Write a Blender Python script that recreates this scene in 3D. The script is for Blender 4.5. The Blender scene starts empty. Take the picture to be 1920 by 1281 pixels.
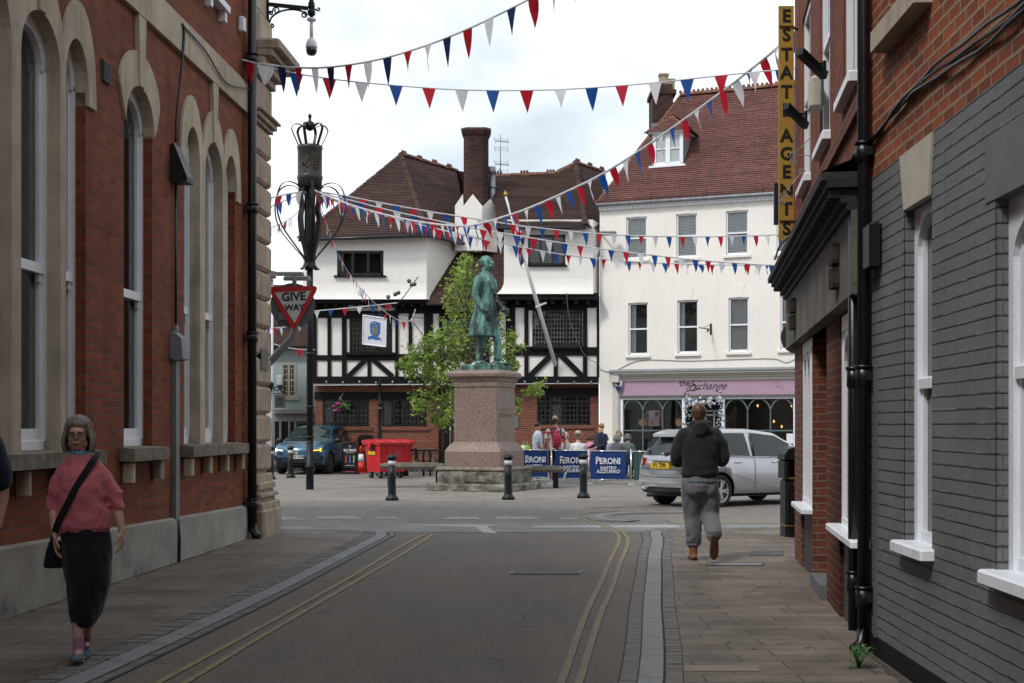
import bpy, bmesh, math, random
from mathutils import Vector, Matrix, noise
from mathutils.geometry import tessellate_polygon
R = math.radians
random.seed(7)
scene = bpy.context.scene
COL = scene.collection
F = 2666.7                      # focal length in photo pixels (50 mm lens)
EYE = 1.6
def at(x, y, Y):                # a photo pixel at distance Y -> point in the world
    return Vector(((x-960)/F*Y, Y, EYE-(y-800)/F*Y))
def gnd(x, y, z=0.0):           # a photo pixel on the ground
    Y = (EYE-z)*F/(y-800)
    return Vector(((x-960)/F*Y, Y, z))

# ------------------------------------------------------------------ objects
def tag(o, label=None, cat=None, group=None, kind=None):
    if label: o['label'] = label
    if cat: o['category'] = cat
    if group: o['group'] = group
    if kind: o['kind'] = kind
    return o
def thing(name, label, cat, loc=(0,0,0), rotz=0, group=None):
    o = bpy.data.objects.new(name, None); COL.objects.link(o)
    o.empty_display_size = .2
    o.location = loc; o.rotation_euler = (0,0,rotz)
    return tag(o, label, cat, group)
def copy_tree(o, parent=None):
    c = o.copy(); COL.objects.link(c); c.parent = parent
    for ch in KIDS.get(o.name, []):
        k = copy_tree(ch, c); KIDS.setdefault(c.name, []).append(k)
    return c
KIDS = {}
class MB:
    def __init__(s, M=None):
        s.v = []; s.f = []; s.m = []; s.sm = []; s.M = M or Matrix(); s.mi = 0; s.smooth = False; s.cuts = []
    def add(s, vs, fs, smooth=None):
        b = len(s.v)
        s.v += [s.M @ Vector(v) for v in vs]
        for f in fs:
            s.f.append([b+i for i in f]); s.m.append(s.mi); s.sm.append(s.smooth if smooth is None else smooth)
    def quad(s, *p): s.add(p, [list(range(len(p)))])
    def box(s, x0, x1, y0, y1, z0, z1):
        if x0 > x1: x0, x1 = x1, x0
        if y0 > y1: y0, y1 = y1, y0
        if z0 > z1: z0, z1 = z1, z0
        s.add([(x0,y0,z0),(x1,y0,z0),(x1,y1,z0),(x0,y1,z0),(x0,y0,z1),(x1,y0,z1),(x1,y1,z1),(x0,y1,z1)],
              [(0,3,2,1),(4,5,6,7),(0,1,5,4),(1,2,6,5),(2,3,7,6),(3,0,4,7)])
    def rbox(s, x0, x1, y0, y1, z0, z1, b=.02):     # box with chamfered vertical and top edges
        if x0 > x1: x0, x1 = x1, x0
        if y0 > y1: y0, y1 = y1, y0
        def ring(z, i): 
            a = b+i; c = i
            return [(x0+a,y0+c,z),(x1-a,y0+c,z),(x1-c,y0+a,z),(x1-c,y1-a,z),(x1-a,y1-c,z),(x0+a,y1-c,z),(x0+c,y1-a,z),(x0+c,y0+a,z)]
        rings = [ring(z0,0), ring(z1-b,0), ring(z1,b)]
        s.add([p for r in rings for p in r],
              [tuple(range(7,-1,-1)), tuple(range(16,24))]+[(k*8+i, k*8+(i+1)%8, k*8+8+(i+1)%8, k*8+8+i) for k in range(2) for i in range(8)])
    def obox(s, c, sx, sy, sz, rot):                # box at c with a rotation matrix / z angle
        if not isinstance(rot, Matrix): rot = Matrix.Rotation(rot, 4, 'Z')
        o = s.M; s.M = o @ Matrix.Translation(c) @ rot.to_4x4()
        s.box(-sx/2, sx/2, -sy/2, sy/2, -sz/2, sz/2); s.M = o
    def bar(s, p, q, w, h=None, up=(0,0,1)):        # rectangular bar from p to q
        h = h or w; p = Vector(p); q = Vector(q); d = (q-p); L = d.length
        if L < 1e-6: return
        d.normalize(); up = Vector(up)
        if abs(d.dot(up)) > .98: up = Vector((1,0,0))
        a = d.cross(up).normalized(); b = a.cross(d)
        vs = []
        for c in (p, q):
            for i, j in ((-1,-1),(1,-1),(1,1),(-1,1)): vs.append(c+a*(i*w/2)+b*(j*h/2))
        s.add(vs, [(3,2,1,0),(4,5,6,7),(0,1,5,4),(1,2,6,5),(2,3,7,6),(3,0,4,7)])
    def tube(s, pts, r, n=8, caps=True, closed=False, flat=1.0, smooth=True):
        pts = [Vector(p) for p in pts]
        rs = r if isinstance(r, (list, tuple)) else [r]*len(pts)
        prev = None; vs = []; N = len(pts)
        for i, p in enumerate(pts):
            if closed: t = pts[(i+1) % N]-pts[i-1]
            else: t = pts[min(i+1, N-1)]-pts[max(i-1, 0)]
            if t.length < 1e-9: t = Vector((0,0,1))
            t.normalize()
            if prev is None:
                u = Vector((0,0,1)) if abs(t.z) < .9 else Vector((1,0,0))
                a = t.cross(u).normalized()
            else:
                a = prev-t*prev.dot(t)
                a = a.normalized() if a.length > 1e-6 else t.orthogonal().normalized()
            prev = a; b = t.cross(a)
            for k in range(n):
                g = 2*math.pi*k/n
                vs.append(p+a*(math.cos(g)*rs[i])+b*(math.sin(g)*rs[i]*flat))
        fs = []
        for i in range(N if closed else N-1):
            j = (i+1) % N
            for k in range(n): fs.append((i*n+k, i*n+(k+1)%n, j*n+(k+1)%n, j*n+k))
        s.add(vs, fs, smooth)
        if caps and not closed:
            s.add(vs[:n], [tuple(range(n-1,-1,-1))], False); s.add(vs[-n:], [tuple(range(n))], False)
    def cyl(s, p, q, r, n=16, r2=None): s.tube([p, q], [r, r if r2 is None else r2], n)
    def lathe(s, prof, c=(0,0,0), n=24, a0=0, a1=360, smooth=True, sx=1, sy=1):
        c = Vector(c); full = abs(a1-a0) >= 359.9; m = n if full else n+1
        vs = []
        for r, z in prof:
            for k in range(m):
                g = R(a0+(a1-a0)*k/n); vs.append(c+Vector((math.cos(g)*r*sx, math.sin(g)*r*sy, z)))
        fs = []
        for i in range(len(prof)-1):
            for k in range(n):
                k2 = (k+1) % m
                fs.append((i*m+k, i*m+k2, (i+1)*m+k2, (i+1)*m+k))
        s.add(vs, fs, smooth)
        if full:
            s.add(vs[:m], [tuple(range(m-1,-1,-1))], False); s.add(vs[-m:], [tuple(range(m))], False)
    def prism(s, poly, d0, d1, ax='y', smooth=False):   # concave polygon (a,b) extruded: ax 'y' -> (a,d,b); 'z' -> (a,b,d); 'x' -> (d,a,b)
        n = len(poly)
        def P(a, b, d): return {'y':(a,d,b),'z':(a,b,d),'x':(d,a,b)}[ax]
        vs = [P(a,b,d0) for a,b in poly]+[P(a,b,d1) for a,b in poly]
        tr = tessellate_polygon([[Vector((a,b,0)) for a,b in poly]])
        fs = [tuple(t) for t in tr]+[tuple(n+i for i in reversed(t)) for t in tr]
        s.add(vs, fs, False)
        s.add(vs, [(i,(i+1)%n,n+(i+1)%n,n+i) for i in range(n)], smooth)
    def ell(s, c, rx, ry, rz, n=12, m=8, rot=None):
        c = Vector(c); vs = []; 
        for i in range(m+1):
            t = math.pi*i/m
            for k in range(n):
                g = 2*math.pi*k/n
                p = Vector((math.sin(t)*math.cos(g)*rx, math.sin(t)*math.sin(g)*ry, math.cos(t)*rz))
                if rot: p = rot @ p
                vs.append(c+p)
        s.add(vs, [(i*n+k, (i+1)*n+k, (i+1)*n+(k+1)%n, i*n+(k+1)%n) for i in range(m) for k in range(n)], True)
    def rings(s, rs, n=20, smooth=True, cap=True):      # rs: (cx,cy,cz,rx,ry[,power]) horizontal super-ellipses
        vs = []
        for q in rs:
            cx, cy, cz, rx, ry = q[:5]; pw = q[5] if len(q) > 5 else 1
            for k in range(n):
                g = 2*math.pi*k/n; c, d = math.cos(g), math.sin(g)
                vs.append((cx+math.copysign(abs(c)**pw, c)*rx, cy+math.copysign(abs(d)**pw, d)*ry, cz))
        fs = [(i*n+k, i*n+(k+1)%n, (i+1)*n+(k+1)%n, (i+1)*n+k) for i in range(len(rs)-1) for k in range(n)]
        s.add(vs, fs, smooth)
        if cap: s.add(vs[:n], [tuple(range(n-1,-1,-1))], False); s.add(vs[-n:], [tuple(range(n))], False)
    def mesh(s, name, mats, fix=True, uv=True):
        me = bpy.data.meshes.new(name)
        me.from_pydata([tuple(v) for v in s.v], [], s.f)
        for m in (mats if isinstance(mats, (list, tuple)) else [mats]): me.materials.append(m)
        me.polygons.foreach_set('material_index', s.m); me.polygons.foreach_set('use_smooth', s.sm)
        if fix:
            bm = bmesh.new(); bm.from_mesh(me); bmesh.ops.remove_doubles(bm, verts=bm.verts, dist=1e-5)
            bmesh.ops.recalc_face_normals(bm, faces=bm.faces); bm.to_mesh(me); bm.free()
        if uv: box_uv(me)
        return me
    def cut(s): s.cuts.append((len(s.v), len(s.f)))      # what follows is a separate piece: an object of its own
    def build(s, name, mats, parent=None, label=None, fix=True, local=False):
        if s.cuts:
            out = None; cs = [(0,0)]+s.cuts+[(len(s.v),len(s.f))]; s.cuts = []
            for (v0,f0),(v1,f1) in zip(cs, cs[1:]):
                if f1 <= f0: continue
                p = MB(); p.v = s.v[v0:v1]; p.f = [[i-v0 for i in f] for f in s.f[f0:f1]]; p.m = s.m[f0:f1]; p.sm = s.sm[f0:f1]
                o = p.build(name, mats, parent, label, fix, local); out = out or o
            return out
        me = s.mesh(name, mats, fix)
        o = bpy.data.objects.new(name, me); COL.objects.link(o)
        if parent is not None:
            o.parent = parent; KIDS.setdefault(parent.name, []).append(o)
            if not local: o.matrix_parent_inverse = wmat(parent).inverted()
        if label: o['label'] = label
        return o
def wmat(o):
    m = Matrix.Translation(o.location) @ o.rotation_euler.to_matrix().to_4x4() @ Matrix.Diagonal(list(o.scale)+[1])
    if o.parent is not None: m = wmat(o.parent) @ o.matrix_parent_inverse @ m
    return m
def box_uv(me):
    uvl = me.uv_layers.new(name='UVMap') if not me.uv_layers else me.uv_layers[0]
    vs = me.vertices
    for p in me.polygons:
        n = p.normal
        if abs(n.z) > .92: a, b = Vector((1,0,0)), Vector((0,1,0))
        else:
            a = Vector((-n.y, n.x, 0)).normalized(); b = n.cross(a)
            if b.z < 0: b = -b
        for li in p.loop_indices:
            c = vs[me.loops[li].vertex_index].co
            uvl.data[li].uv = (c.dot(a), c.dot(b))
def evaluated(ob):
    dg = bpy.context.evaluated_depsgraph_get(); dg.update()
    me = bpy.data.meshes.new_from_object(ob.evaluated_get(dg)); return me
def remesh(mb, mat, voxel=.012, smooth=4, disp=None, name='body'):
    me = mb.mesh('tmp', mat, fix=False, uv=False)
    ob = bpy.data.objects.new('tmp', me); COL.objects.link(ob)
    m = ob.modifiers.new('r', 'REMESH'); m.mode = 'VOXEL'; m.voxel_size = voxel
    if smooth: q = ob.modifiers.new('s', 'SMOOTH'); q.factor = .5; q.iterations = smooth
    out = evaluated(ob); bpy.data.objects.remove(ob)
    out.name = name
    if not out.materials: out.materials.append(mat)
    if disp:
        ns = [v.normal.copy() for v in out.vertices]
        for v, n in zip(out.vertices, ns): v.co = v.co+n*disp(v.co)
    for p in out.polygons: p.use_smooth = True; p.material_index = 0
    return out
def obj_of(me, name, parent, label=None, local=True):
    o = bpy.data.objects.new(name, me); COL.objects.link(o)
    o.parent = parent; KIDS.setdefault(parent.name, []).append(o)
    if not local: o.matrix_parent_inverse = wmat(parent).inverted()
    if label: o['label'] = label
    return o
def text_mb(mb, s, size, M, depth=.004, off=0.0, shear=0, spacing=1.0, align='CENTER', sx=1.0):
    # lettering as mesh: text lies in the local XY plane of M
    cu = bpy.data.curves.new('t', 'FONT'); cu.body = s; cu.size = size; cu.align_x = align; cu.align_y = 'CENTER'
    cu.extrude = depth/2; cu.offset = off; cu.shear = shear; cu.space_character = spacing; cu.resolution_u = 3
    ob = bpy.data.objects.new('t', cu); COL.objects.link(ob)
    me = evaluated(ob); bpy.data.objects.remove(ob)
    o = mb.M; mb.M = o @ M @ Matrix.Diagonal((sx,1,1,1))
    mb.add([v.co.copy() for v in me.vertices], [tuple(p.vertices) for p in me.polygons]); mb.M = o
    bpy.data.meshes.remove(me)
def frameM(origin, u, out):            # local (u, out, z) -> world
    u = Vector(u).normalized(); out = Vector(out).normalized()
    return Matrix(((u.x, out.x, 0, origin[0]), (u.y, out.y, 0, origin[1]), (0,0,1, origin[2]), (0,0,0,1)))
def spline(pts, n):                     # Catmull-Rom through points -> n+1 points
    pts = [Vector(p) for p in pts]; P = [2*pts[0]-pts[1]]+pts+[2*pts[-1]-pts[-2]]
    out = []; S = len(pts)-1
    for i in range(n+1):
        t = i/n*S; k = min(int(t), S-1); t -= k
        a, b, c, d = P[k:k+4]
        out.append(.5*((2*b)+(c-a)*t+(2*a-5*b+4*c-d)*t*t+(3*b-3*c+d-a)*t**3))
    return out

# ------------------------------------------------------------------ materials
class N:
    def __init__(s, name):
        s.m = bpy.data.materials.new(name); s.m.use_nodes = True; s.t = s.m.node_tree; s.n = s.t.nodes; s.l = s.t.links
        s.b = s.n['Principled BSDF']; s.out = s.n['Material Output']
        s.tc = s.n.new('ShaderNodeTexCoord')
    def new(s, t, **k):
        x = s.n.new(t)
        for a, b in k.items(): setattr(x, a, b)
        return x
    def link(s, a, b): s.l.new(a, b)
    def noise(s, scale, detail=4, rough=.55, src='Object', vec=None, stretch=None, dist=0):
        x = s.new('ShaderNodeTexNoise'); x.inputs['Scale'].default_value = scale; x.inputs['Detail'].default_value = detail
        x.inputs['Roughness'].default_value = rough; x.inputs['Distortion'].default_value = dist
        v = vec or s.tc.outputs[src]
        if stretch:
            mp = s.new('ShaderNodeMapping'); mp.inputs['Scale'].default_value = stretch; s.link(v, mp.inputs[0]); v = mp.outputs[0]
        s.link(v, x.inputs['Vector']); return x.outputs['Fac']
    def ramp(s, fac, stops):
        x = s.new('ShaderNodeValToRGB'); e = x.color_ramp.elements
        while len(e) < len(stops): e.new(.5)
        for i, (p, c) in enumerate(stops):
            e[i].position = p; e[i].color = (c, c, c, 1) if isinstance(c, (int, float)) else tuple(c)+(1,)
        s.link(fac, x.inputs[0]); return x.outputs[0]
    def mix(s, fac, a, b, mode='MIX'):
        x = s.new('ShaderNodeMix', data_type='RGBA', blend_type=mode)
        for i, v in ((0, fac), (6, a), (7, b)):
            if isinstance(v, bpy.types.NodeSocket): s.link(v, x.inputs[i])
            elif i == 0: x.inputs[i].default_value = v
            else: x.inputs[i].default_value = (v, v, v, 1) if isinstance(v, (int, float)) else tuple(v)+(1,)
        return x.outputs[2]
    def math(s, op, a, b=0):
        x = s.new('ShaderNodeMath', operation=op)
        for i, v in ((0, a), (1, b)):
            if isinstance(v, bpy.types.NodeSocket): s.link(v, x.inputs[i])
            else: x.inputs[i].default_value = v
        return x.outputs[0]
    def bump(s, h, strength=.5, dist=.01):
        x = s.new('ShaderNodeBump'); x.inputs['Strength'].default_value = strength; x.inputs['Distance'].default_value = dist
        s.link(h, x.inputs['Height'])
        if s.b.inputs['Normal'].is_linked: s.link(s.b.inputs['Normal'].links[0].from_socket, x.inputs['Normal'])
        s.link(x.outputs[0], s.b.inputs['Normal'])
    def base(s, c):
        if isinstance(c, bpy.types.NodeSocket): s.link(c, s.b.inputs['Base Color'])
        else: s.b.inputs['Base Color'].default_value = tuple(c)+(1,)
    def set(s, rough=None, metal=None, spec=None, **k):
        if rough is not None: s.b.inputs['Roughness'].default_value = rough
        if metal is not None: s.b.inputs['Metallic'].default_value = metal
        if spec is not None: s.b.inputs['Specular IOR Level'].default_value = spec
        for a, v in k.items(): s.b.inputs[a.replace('_', ' ')].default_value = v
def sh(c, k): return tuple(min(1, x*k) for x in c)
def plain(name, col, rough=.6, var=.25, scale=4, bump=0, bscale=60, metal=0, spec=.4, fine=.1, fscale=80, streak=0):
    n = N(name)
    c = n.mix(n.ramp(n.noise(scale, 5), [(.3, 0), (.7, 1)]), sh(col, 1-var), sh(col, 1+var*.7))
    if fine: c = n.mix(n.ramp(n.noise(fscale, 3), [(.35, 0), (.65, 1)]), c, n.mix(1, c, 1-fine*2.2, 'MULTIPLY'))
    if streak:
        f = n.ramp(n.noise(5, 5, .6, stretch=(1.6,1.6,.14)), [(.48, 0), (.72, streak)])
        c = n.mix(f, c, n.mix(1, c, (.5,.46,.4), 'MULTIPLY'))
    n.base(c); n.set(rough, metal, spec)
    if bump: n.bump(n.noise(bscale, 5), bump, .01)
    return n.m
def brick(name, c1, c2, mortar, w=.225, h=.075, ms=.011, mottle=.35, bump=.8, offs=.5, dark=None, rough=.85, fine=.15, squash=1.0, stain=0.0):
    n = N(name)
    # wobble the coordinates a little so that the courses are not ruler-straight
    wn = n.new('ShaderNodeTexNoise'); wn.inputs['Scale'].default_value = 9; n.link(n.tc.outputs['UV'], wn.inputs['Vector'])
    ad = n.new('ShaderNodeVectorMath', operation='MULTIPLY_ADD')
    n.link(wn.outputs['Color'], ad.inputs[0]); ad.inputs[1].default_value = (.010,.008,0); n.link(n.tc.outputs['UV'], ad.inputs[2])
    b = n.new('ShaderNodeTexBrick'); n.link(ad.outputs[0], b.inputs['Vector'])
    b.offset = offs; b.squash = squash
    b.inputs['Scale'].default_value = 1; b.inputs['Brick Width'].default_value = w; b.inputs['Row Height'].default_value = h
    b.inputs['Mortar Size'].default_value = ms; b.inputs['Mortar Smooth'].default_value = .3; b.inputs['Bias'].default_value = 0
    b.inputs['Color1'].default_value = c1+(1,); b.inputs['Color2'].default_value = c2+(1,); b.inputs['Mortar'].default_value = mortar+(1,)
    c = b.outputs['Color']
    c = n.mix(n.ramp(n.noise(1.1, 6, .6), [(.3, 0), (.7, mottle)]), c, n.mix(1, c, dark or (.55,.5,.5), 'MULTIPLY'))
    c = n.mix(n.ramp(n.noise(70, 4, .7, src='UV'), [(.35, fine*2), (.6, 0)]), c, n.mix(1, c, .45, 'MULTIPLY'))
    c = n.mix(n.ramp(n.noise(7, 5, .7, src='UV'), [(.55, 0), (.8, .4)]), c, n.mix(1, c, 1.35, 'MULTIPLY'))
    if stain:
        c = n.mix(n.ramp(n.noise(3, 5, .6, stretch=(1.5,1.5,.2)), [(.5, 0), (.75, stain)]), c, n.mix(1, c, (.35,.33,.3), 'MULTIPLY'))
    n.base(c); n.set(rough, 0, .25)
    n.bump(n.math('SUBTRACT', 1, b.outputs['Fac']), bump, .008)
    n.bump(n.noise(60, 4, .7, src='UV'), .35, .006)
    return n.m
def glass(name, tint=(.02,.025,.03), rough=.03, alpha=1.0, trans=0.0):
    n = N(name); n.base(tint); n.set(rough, 0, .9, IOR=1.5)
    n.b.inputs['Transmission Weight'].default_value = trans
    n.bump(n.noise(1.3, 2), .03, .05)
    return n.m
def flat(name, col, rough=.5, metal=0, spec=.4, emit=0, coat=0):
    n = N(name); n.base(n.mix(n.ramp(n.noise(25, 3), [(.4,0),(.6,1)]), sh(col,.93), sh(col,1.05))); n.set(rough, metal, spec)
    if emit: n.b.inputs['Emission Color'].default_value = col+(1,); n.b.inputs['Emission Strength'].default_value = emit
    if coat: n.b.inputs['Coat Weight'].default_value = coat; n.b.inputs['Coat Roughness'].default_value = .06
    return n.m
def seethrough(name, tint=(.965,.975,.975), rough=.02, mixf=.25):   # window pane: clear with a mirror sheen
    n = N(name); n.n.remove(n.b)
    tr = n.new('ShaderNodeBsdfTransparent'); tr.inputs[0].default_value = tint+(1,)
    gl = n.new('ShaderNodeBsdfGlossy'); gl.inputs['Roughness'].default_value = rough; gl.inputs['Color'].default_value = (.9,.93,.95,1)
    fr = n.new('ShaderNodeFresnel'); fr.inputs[0].default_value = 1.5
    bp = n.new('ShaderNodeBump'); bp.inputs['Strength'].default_value = .04; bp.inputs['Distance'].default_value = .05
    n.link(n.noise(1.5, 2), bp.inputs['Height']); n.link(bp.outputs[0], gl.inputs['Normal'])
    ad = n.math('MULTIPLY', fr.outputs[0], .9)
    mx = n.new('ShaderNodeMixShader'); n.link(ad, mx.inputs[0]); n.link(tr.outputs[0], mx.inputs[1]); n.link(gl.outputs[0], mx.inputs[2])
    n.link(mx.outputs[0], n.out.inputs[0]); return n.m

M = {}
M['redbrick'] = brick('red_brick', (.31,.076,.028), (.19,.047,.021), (.15,.11,.085), ms=.008, mottle=.55, stain=.45)
M['shopbrick'] = brick('orange_brick', (.34,.085,.032), (.17,.045,.022), (.30,.21,.14), ms=.012, mottle=.35, w=.22, h=.077)
M['facebrick'] = brick('dark_orange_brick', (.22,.06,.03), (.12,.035,.022), (.19,.13,.10), ms=.01, mottle=.5)
M['tudorbrick'] = brick('tudor_brick', (.27,.075,.04), (.15,.042,.028), (.24,.16,.12), ms=.012, w=.23, h=.075)
M['chimbrick'] = brick('chimney_brick', (.12,.042,.03), (.04,.024,.022), (.06,.05,.043), ms=.012, mottle=.8, dark=(.3,.3,.3))
def greybrickmat():
    n = N('painted_grey_brick')
    sx = n.new('ShaderNodeSeparateXYZ'); n.link(n.tc.outputs['UV'], sx.inputs[0])
    wob = n.math('MULTIPLY', n.math('SUBTRACT', n.noise(5, 5, .7, src='UV'), .5), .022)
    fr = n.math('FRACT', n.math('DIVIDE', n.math('ADD', sx.outputs[1], wob), .077))
    bed = n.ramp(n.math('ABSOLUTE', n.math('SUBTRACT', fr, .5)), [(.425,0),(.47,1)])
    bed = n.math('MULTIPLY', bed, n.ramp(n.noise(3.1, 5, .75, src='UV', stretch=(1,6,1)), [(.36,.25),(.55,1)]))
    b = n.new('ShaderNodeTexBrick'); n.link(n.tc.outputs['UV'], b.inputs['Vector']); b.inputs['Scale'].default_value = 1
    for k, v in (('Brick Width',.235),('Row Height',.077),('Mortar Size',.008),('Mortar Smooth',.8)): b.inputs[k].default_value = v
    c = n.mix(n.ramp(n.noise(1.3,6,.6),[(.3,0),(.7,1)]), (.118,.118,.120), (.160,.160,.162)); c = n.mix(n.math('MULTIPLY', bed, .42), c, (.04,.04,.042)); c = n.mix(n.math('MULTIPLY', b.outputs['Fac'], .14), c, (.05,.05,.052))
    c = n.mix(n.ramp(n.noise(26,5,.75,src='UV'),[(.60,0),(.75,.35)]), c, (.24,.24,.24)); c = n.mix(n.ramp(n.noise(3,6,.65,stretch=(1.4,1.4,.2)),[(.55,0),(.78,.4)]), c, (.085,.082,.078))
    n.base(c); n.set(.62,0,.35); n.bump(n.math('SUBTRACT',1,bed), 1, .014); n.bump(n.math('SUBTRACT',1,b.outputs['Fac']), .55, .008); n.bump(n.noise(22,6,.7,src='UV'), .6, .01); return n.m
M['greybrick'] = greybrickmat()
M['stone'] = plain('buff_stone', (.50,.43,.33), .85, .22, 2.5, .25, 90, fine=.12, streak=.55)
M['quoin'] = plain('weathered_stone', (.44,.355,.27), .9, .3, 4, .5, 45, fine=.15, streak=.6)
M['sillstone'] = plain('dirty_sill_stone', (.24,.21,.16), .9, .45, 7, .4, 60, fine=.2)
def plinthmat():
    n = N('cement_plinth')
    c = n.mix(n.ramp(n.noise(2.2, 6, .65), [(.35,0),(.65,1)]), (.24,.22,.195), (.36,.34,.30))
    f = n.ramp(n.noise(1.5, 7, .65), [(.50,0),(.60,.8)])
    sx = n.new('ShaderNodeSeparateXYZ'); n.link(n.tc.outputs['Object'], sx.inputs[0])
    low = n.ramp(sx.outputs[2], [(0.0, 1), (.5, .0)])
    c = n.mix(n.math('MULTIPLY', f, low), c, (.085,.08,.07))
    n.base(c); n.set(.9); n.bump(n.noise(35, 6, .7), .5, .01); n.bump(f, .3, .006); return n.m
M['plinth'] = plinthmat()
M['whitepaint'] = plain('white_paint', (.76,.79,.84), .45, .06, 3, 0, fine=.04, streak=.25)
M['sashwhite'] = plain('sash_white', (.80,.82,.86), .4, .05, 3, 0, fine=.03, streak=.15)
M['render'] = plain('cream_render', (.82,.785,.73), .9, .04, .9, .15, 30, fine=.02, fscale=14, streak=.07)
M['trender'] = plain('white_render', (.82,.795,.75), .9, .04, 1.2, .15, 40, fine=.02, fscale=14, streak=.07)
M['timber'] = plain('black_timber', (.006,.006,.007), .7, .3, 6, .3, 30, spec=.2, fine=.1)
M['blackpaint'] = plain('black_paint', (.010,.010,.011), .35, .3, 10, .1, 60, spec=.5, fine=.1)
M['castblack'] = plain('cast_black', (.007,.0075,.009), .45, .3, 14, .12, 80, spec=.3)
M['darkgreypaint'] = plain('charcoal_paint', (.045,.046,.05), .6, .2, 5, .1, 50)
M['greyplastic'] = plain('grey_plastic', (.16,.17,.18), .5, .1, 5)
M['lead'] = plain('lead', (.25,.27,.29), .55, .3, 5, .2, 30, metal=.2)
M['steel'] = flat('galvanised', (.30,.32,.33), .45, .6)
M['chrome'] = flat('chrome', (.62,.63,.65), .15, .95)
M['darkglass'] = glass('dark_glass', (.012,.014,.016))
M['blueglass'] = glass('pale_glass', (.035,.045,.05), .05)
M['pane'] = seethrough('clear_pane')
M['interior'] = plain('interior_dark', (.03,.028,.026), .9, .4, 1.5)
M['curtain'] = plain('curtain', (.40,.39,.36), .9, .12, 8)
M['netcurtain'] = plain('net_curtain', (.42,.45,.46), .9, .12, 8)
M['terracotta'] = plain('terracotta', (.27,.10,.055), .9, .5, 12, .3, 40)
# ================================================================= GROUND
def m_square():
    n = N('square_paving')
    b = n.new('ShaderNodeTexBrick'); n.link(n.tc.outputs['UV'], b.inputs['Vector'])
    for k, v in (('Scale',1),('Brick Width',.62),('Row Height',.30),('Mortar Size',.008),('Mortar Smooth',.2),('Bias',0)): b.inputs[k].default_value = v
    b.inputs['Color1'].default_value = (.265,.245,.222,1); b.inputs['Color2'].default_value = (.205,.19,.172,1); b.inputs['Mortar'].default_value = (.10,.09,.08,1)
    c = n.mix(n.ramp(n.noise(.7, 6, .65), [(.35,0),(.7,.6)]), b.outputs[0], n.mix(1, b.outputs[0], (.62,.60,.57), 'MULTIPLY'))
    c = n.mix(n.ramp(n.noise(40, 4), [(.4,.25),(.6,0)]), c, n.mix(1, c, .5, 'MULTIPLY'))
    n.base(c); n.set(.8, 0, .3); n.bump(n.math('SUBTRACT',1,b.outputs['Fac']), .3, .004); n.bump(n.noise(50,5), .2, .004); return n.m
def m_pave():
    n = N('pavement_slabs')
    b = n.new('ShaderNodeTexBrick'); n.link(n.tc.outputs['UV'], b.inputs['Vector'])
    for k, v in (('Scale',1),('Brick Width',.60),('Row Height',.25),('Mortar Size',.006),('Mortar Smooth',.2),('Bias',0)): b.inputs[k].default_value = v
    b.offset = .43; b.offset_frequency = 2; b.squash = 1.5; b.squash_frequency = 3
    b.inputs['Color1'].default_value = (.205,.166,.130,1); b.inputs['Color2'].default_value = (.140,.115,.092,1); b.inputs['Mortar'].default_value = (.055,.047,.04,1)
    c = n.mix(n.ramp(n.noise(1.3, 7, .7), [(.38,0),(.62,.9)]), b.outputs[0], n.mix(1, b.outputs[0], (.55,.54,.53), 'MULTIPLY'))
    c = n.mix(n.ramp(n.noise(90, 4, .7), [(.4,.3),(.62,0)]), c, n.mix(1, c, .5, 'MULTIPLY'))
    vo = n.new('ShaderNodeTexVoronoi'); vo.inputs['Scale'].default_value = 7; n.link(n.tc.outputs['Object'], vo.inputs[0])
    c = n.mix(n.ramp(vo.outputs['Distance'], [(.03,.45),(.07,0)]), c, n.mix(1, c, .45, 'MULTIPLY'))
    n.base(c); n.set(.72, 0, .35); n.bump(n.math('SUBTRACT',1,b.outputs['Fac']), .5, .005); n.bump(n.noise(30,6,.7), .35, .005); return n.m
def m_asphalt(name, a, red, speck=1.0):
    n = N(name)
    f1 = n.noise(.45, 5, .6); f2 = n.noise(60, 4, .8); f3 = n.noise(95, 3, .75)
    c = n.mix(n.ramp(f1, [(.42,0),(.60,1)]), a, red)
    c = n.mix(n.ramp(n.noise(1.6, 7, .7, stretch=(1.6,.22,1)), [(.42,0),(.68,.6)]), c, n.mix(1, c, (.62,.62,.65), 'MULTIPLY'))
    c = n.mix(n.ramp(n.noise(5, 5, .8), [(.60,0),(.70,.5)]), c, n.mix(1, c, (.6,.58,.56), 'MULTIPLY'))
    c = n.mix(n.ramp(f2, [(.36,.85*speck),(.52,0)]), c, n.mix(1, c, .28, 'MULTIPLY'))
    c = n.mix(n.ramp(f3, [(.56,0),(.66,.9*speck)]), c, (.26,.23,.20))
    vo = n.new('ShaderNodeTexVoronoi', feature='DISTANCE_TO_EDGE'); vo.inputs['Scale'].default_value = .55
    wn = n.new('ShaderNodeTexNoise'); wn.inputs['Scale'].default_value = 1.5; wn.inputs['Detail'].default_value = 6; n.link(n.tc.outputs['Object'], wn.inputs['Vector'])
    ad = n.new('ShaderNodeVectorMath', operation='MULTIPLY_ADD'); n.link(wn.outputs['Color'], ad.inputs[0]); ad.inputs[1].default_value = (1.2,1.2,0); n.link(n.tc.outputs['Object'], ad.inputs[2]); n.link(ad.outputs[0], vo.inputs['Vector'])
    crk = n.math('MULTIPLY', n.ramp(vo.outputs['Distance'], [(.0,1),(.006,0)]), n.ramp(n.noise(.8,2), [(.50,0),(.56,.75)]))
    c = n.mix(crk, c, (.025,.023,.02))
    n.base(c); n.set(.82, 0, .35); n.bump(f2, .7, .008); n.bump(n.noise(14,4), .2, .01); return n.m
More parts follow.
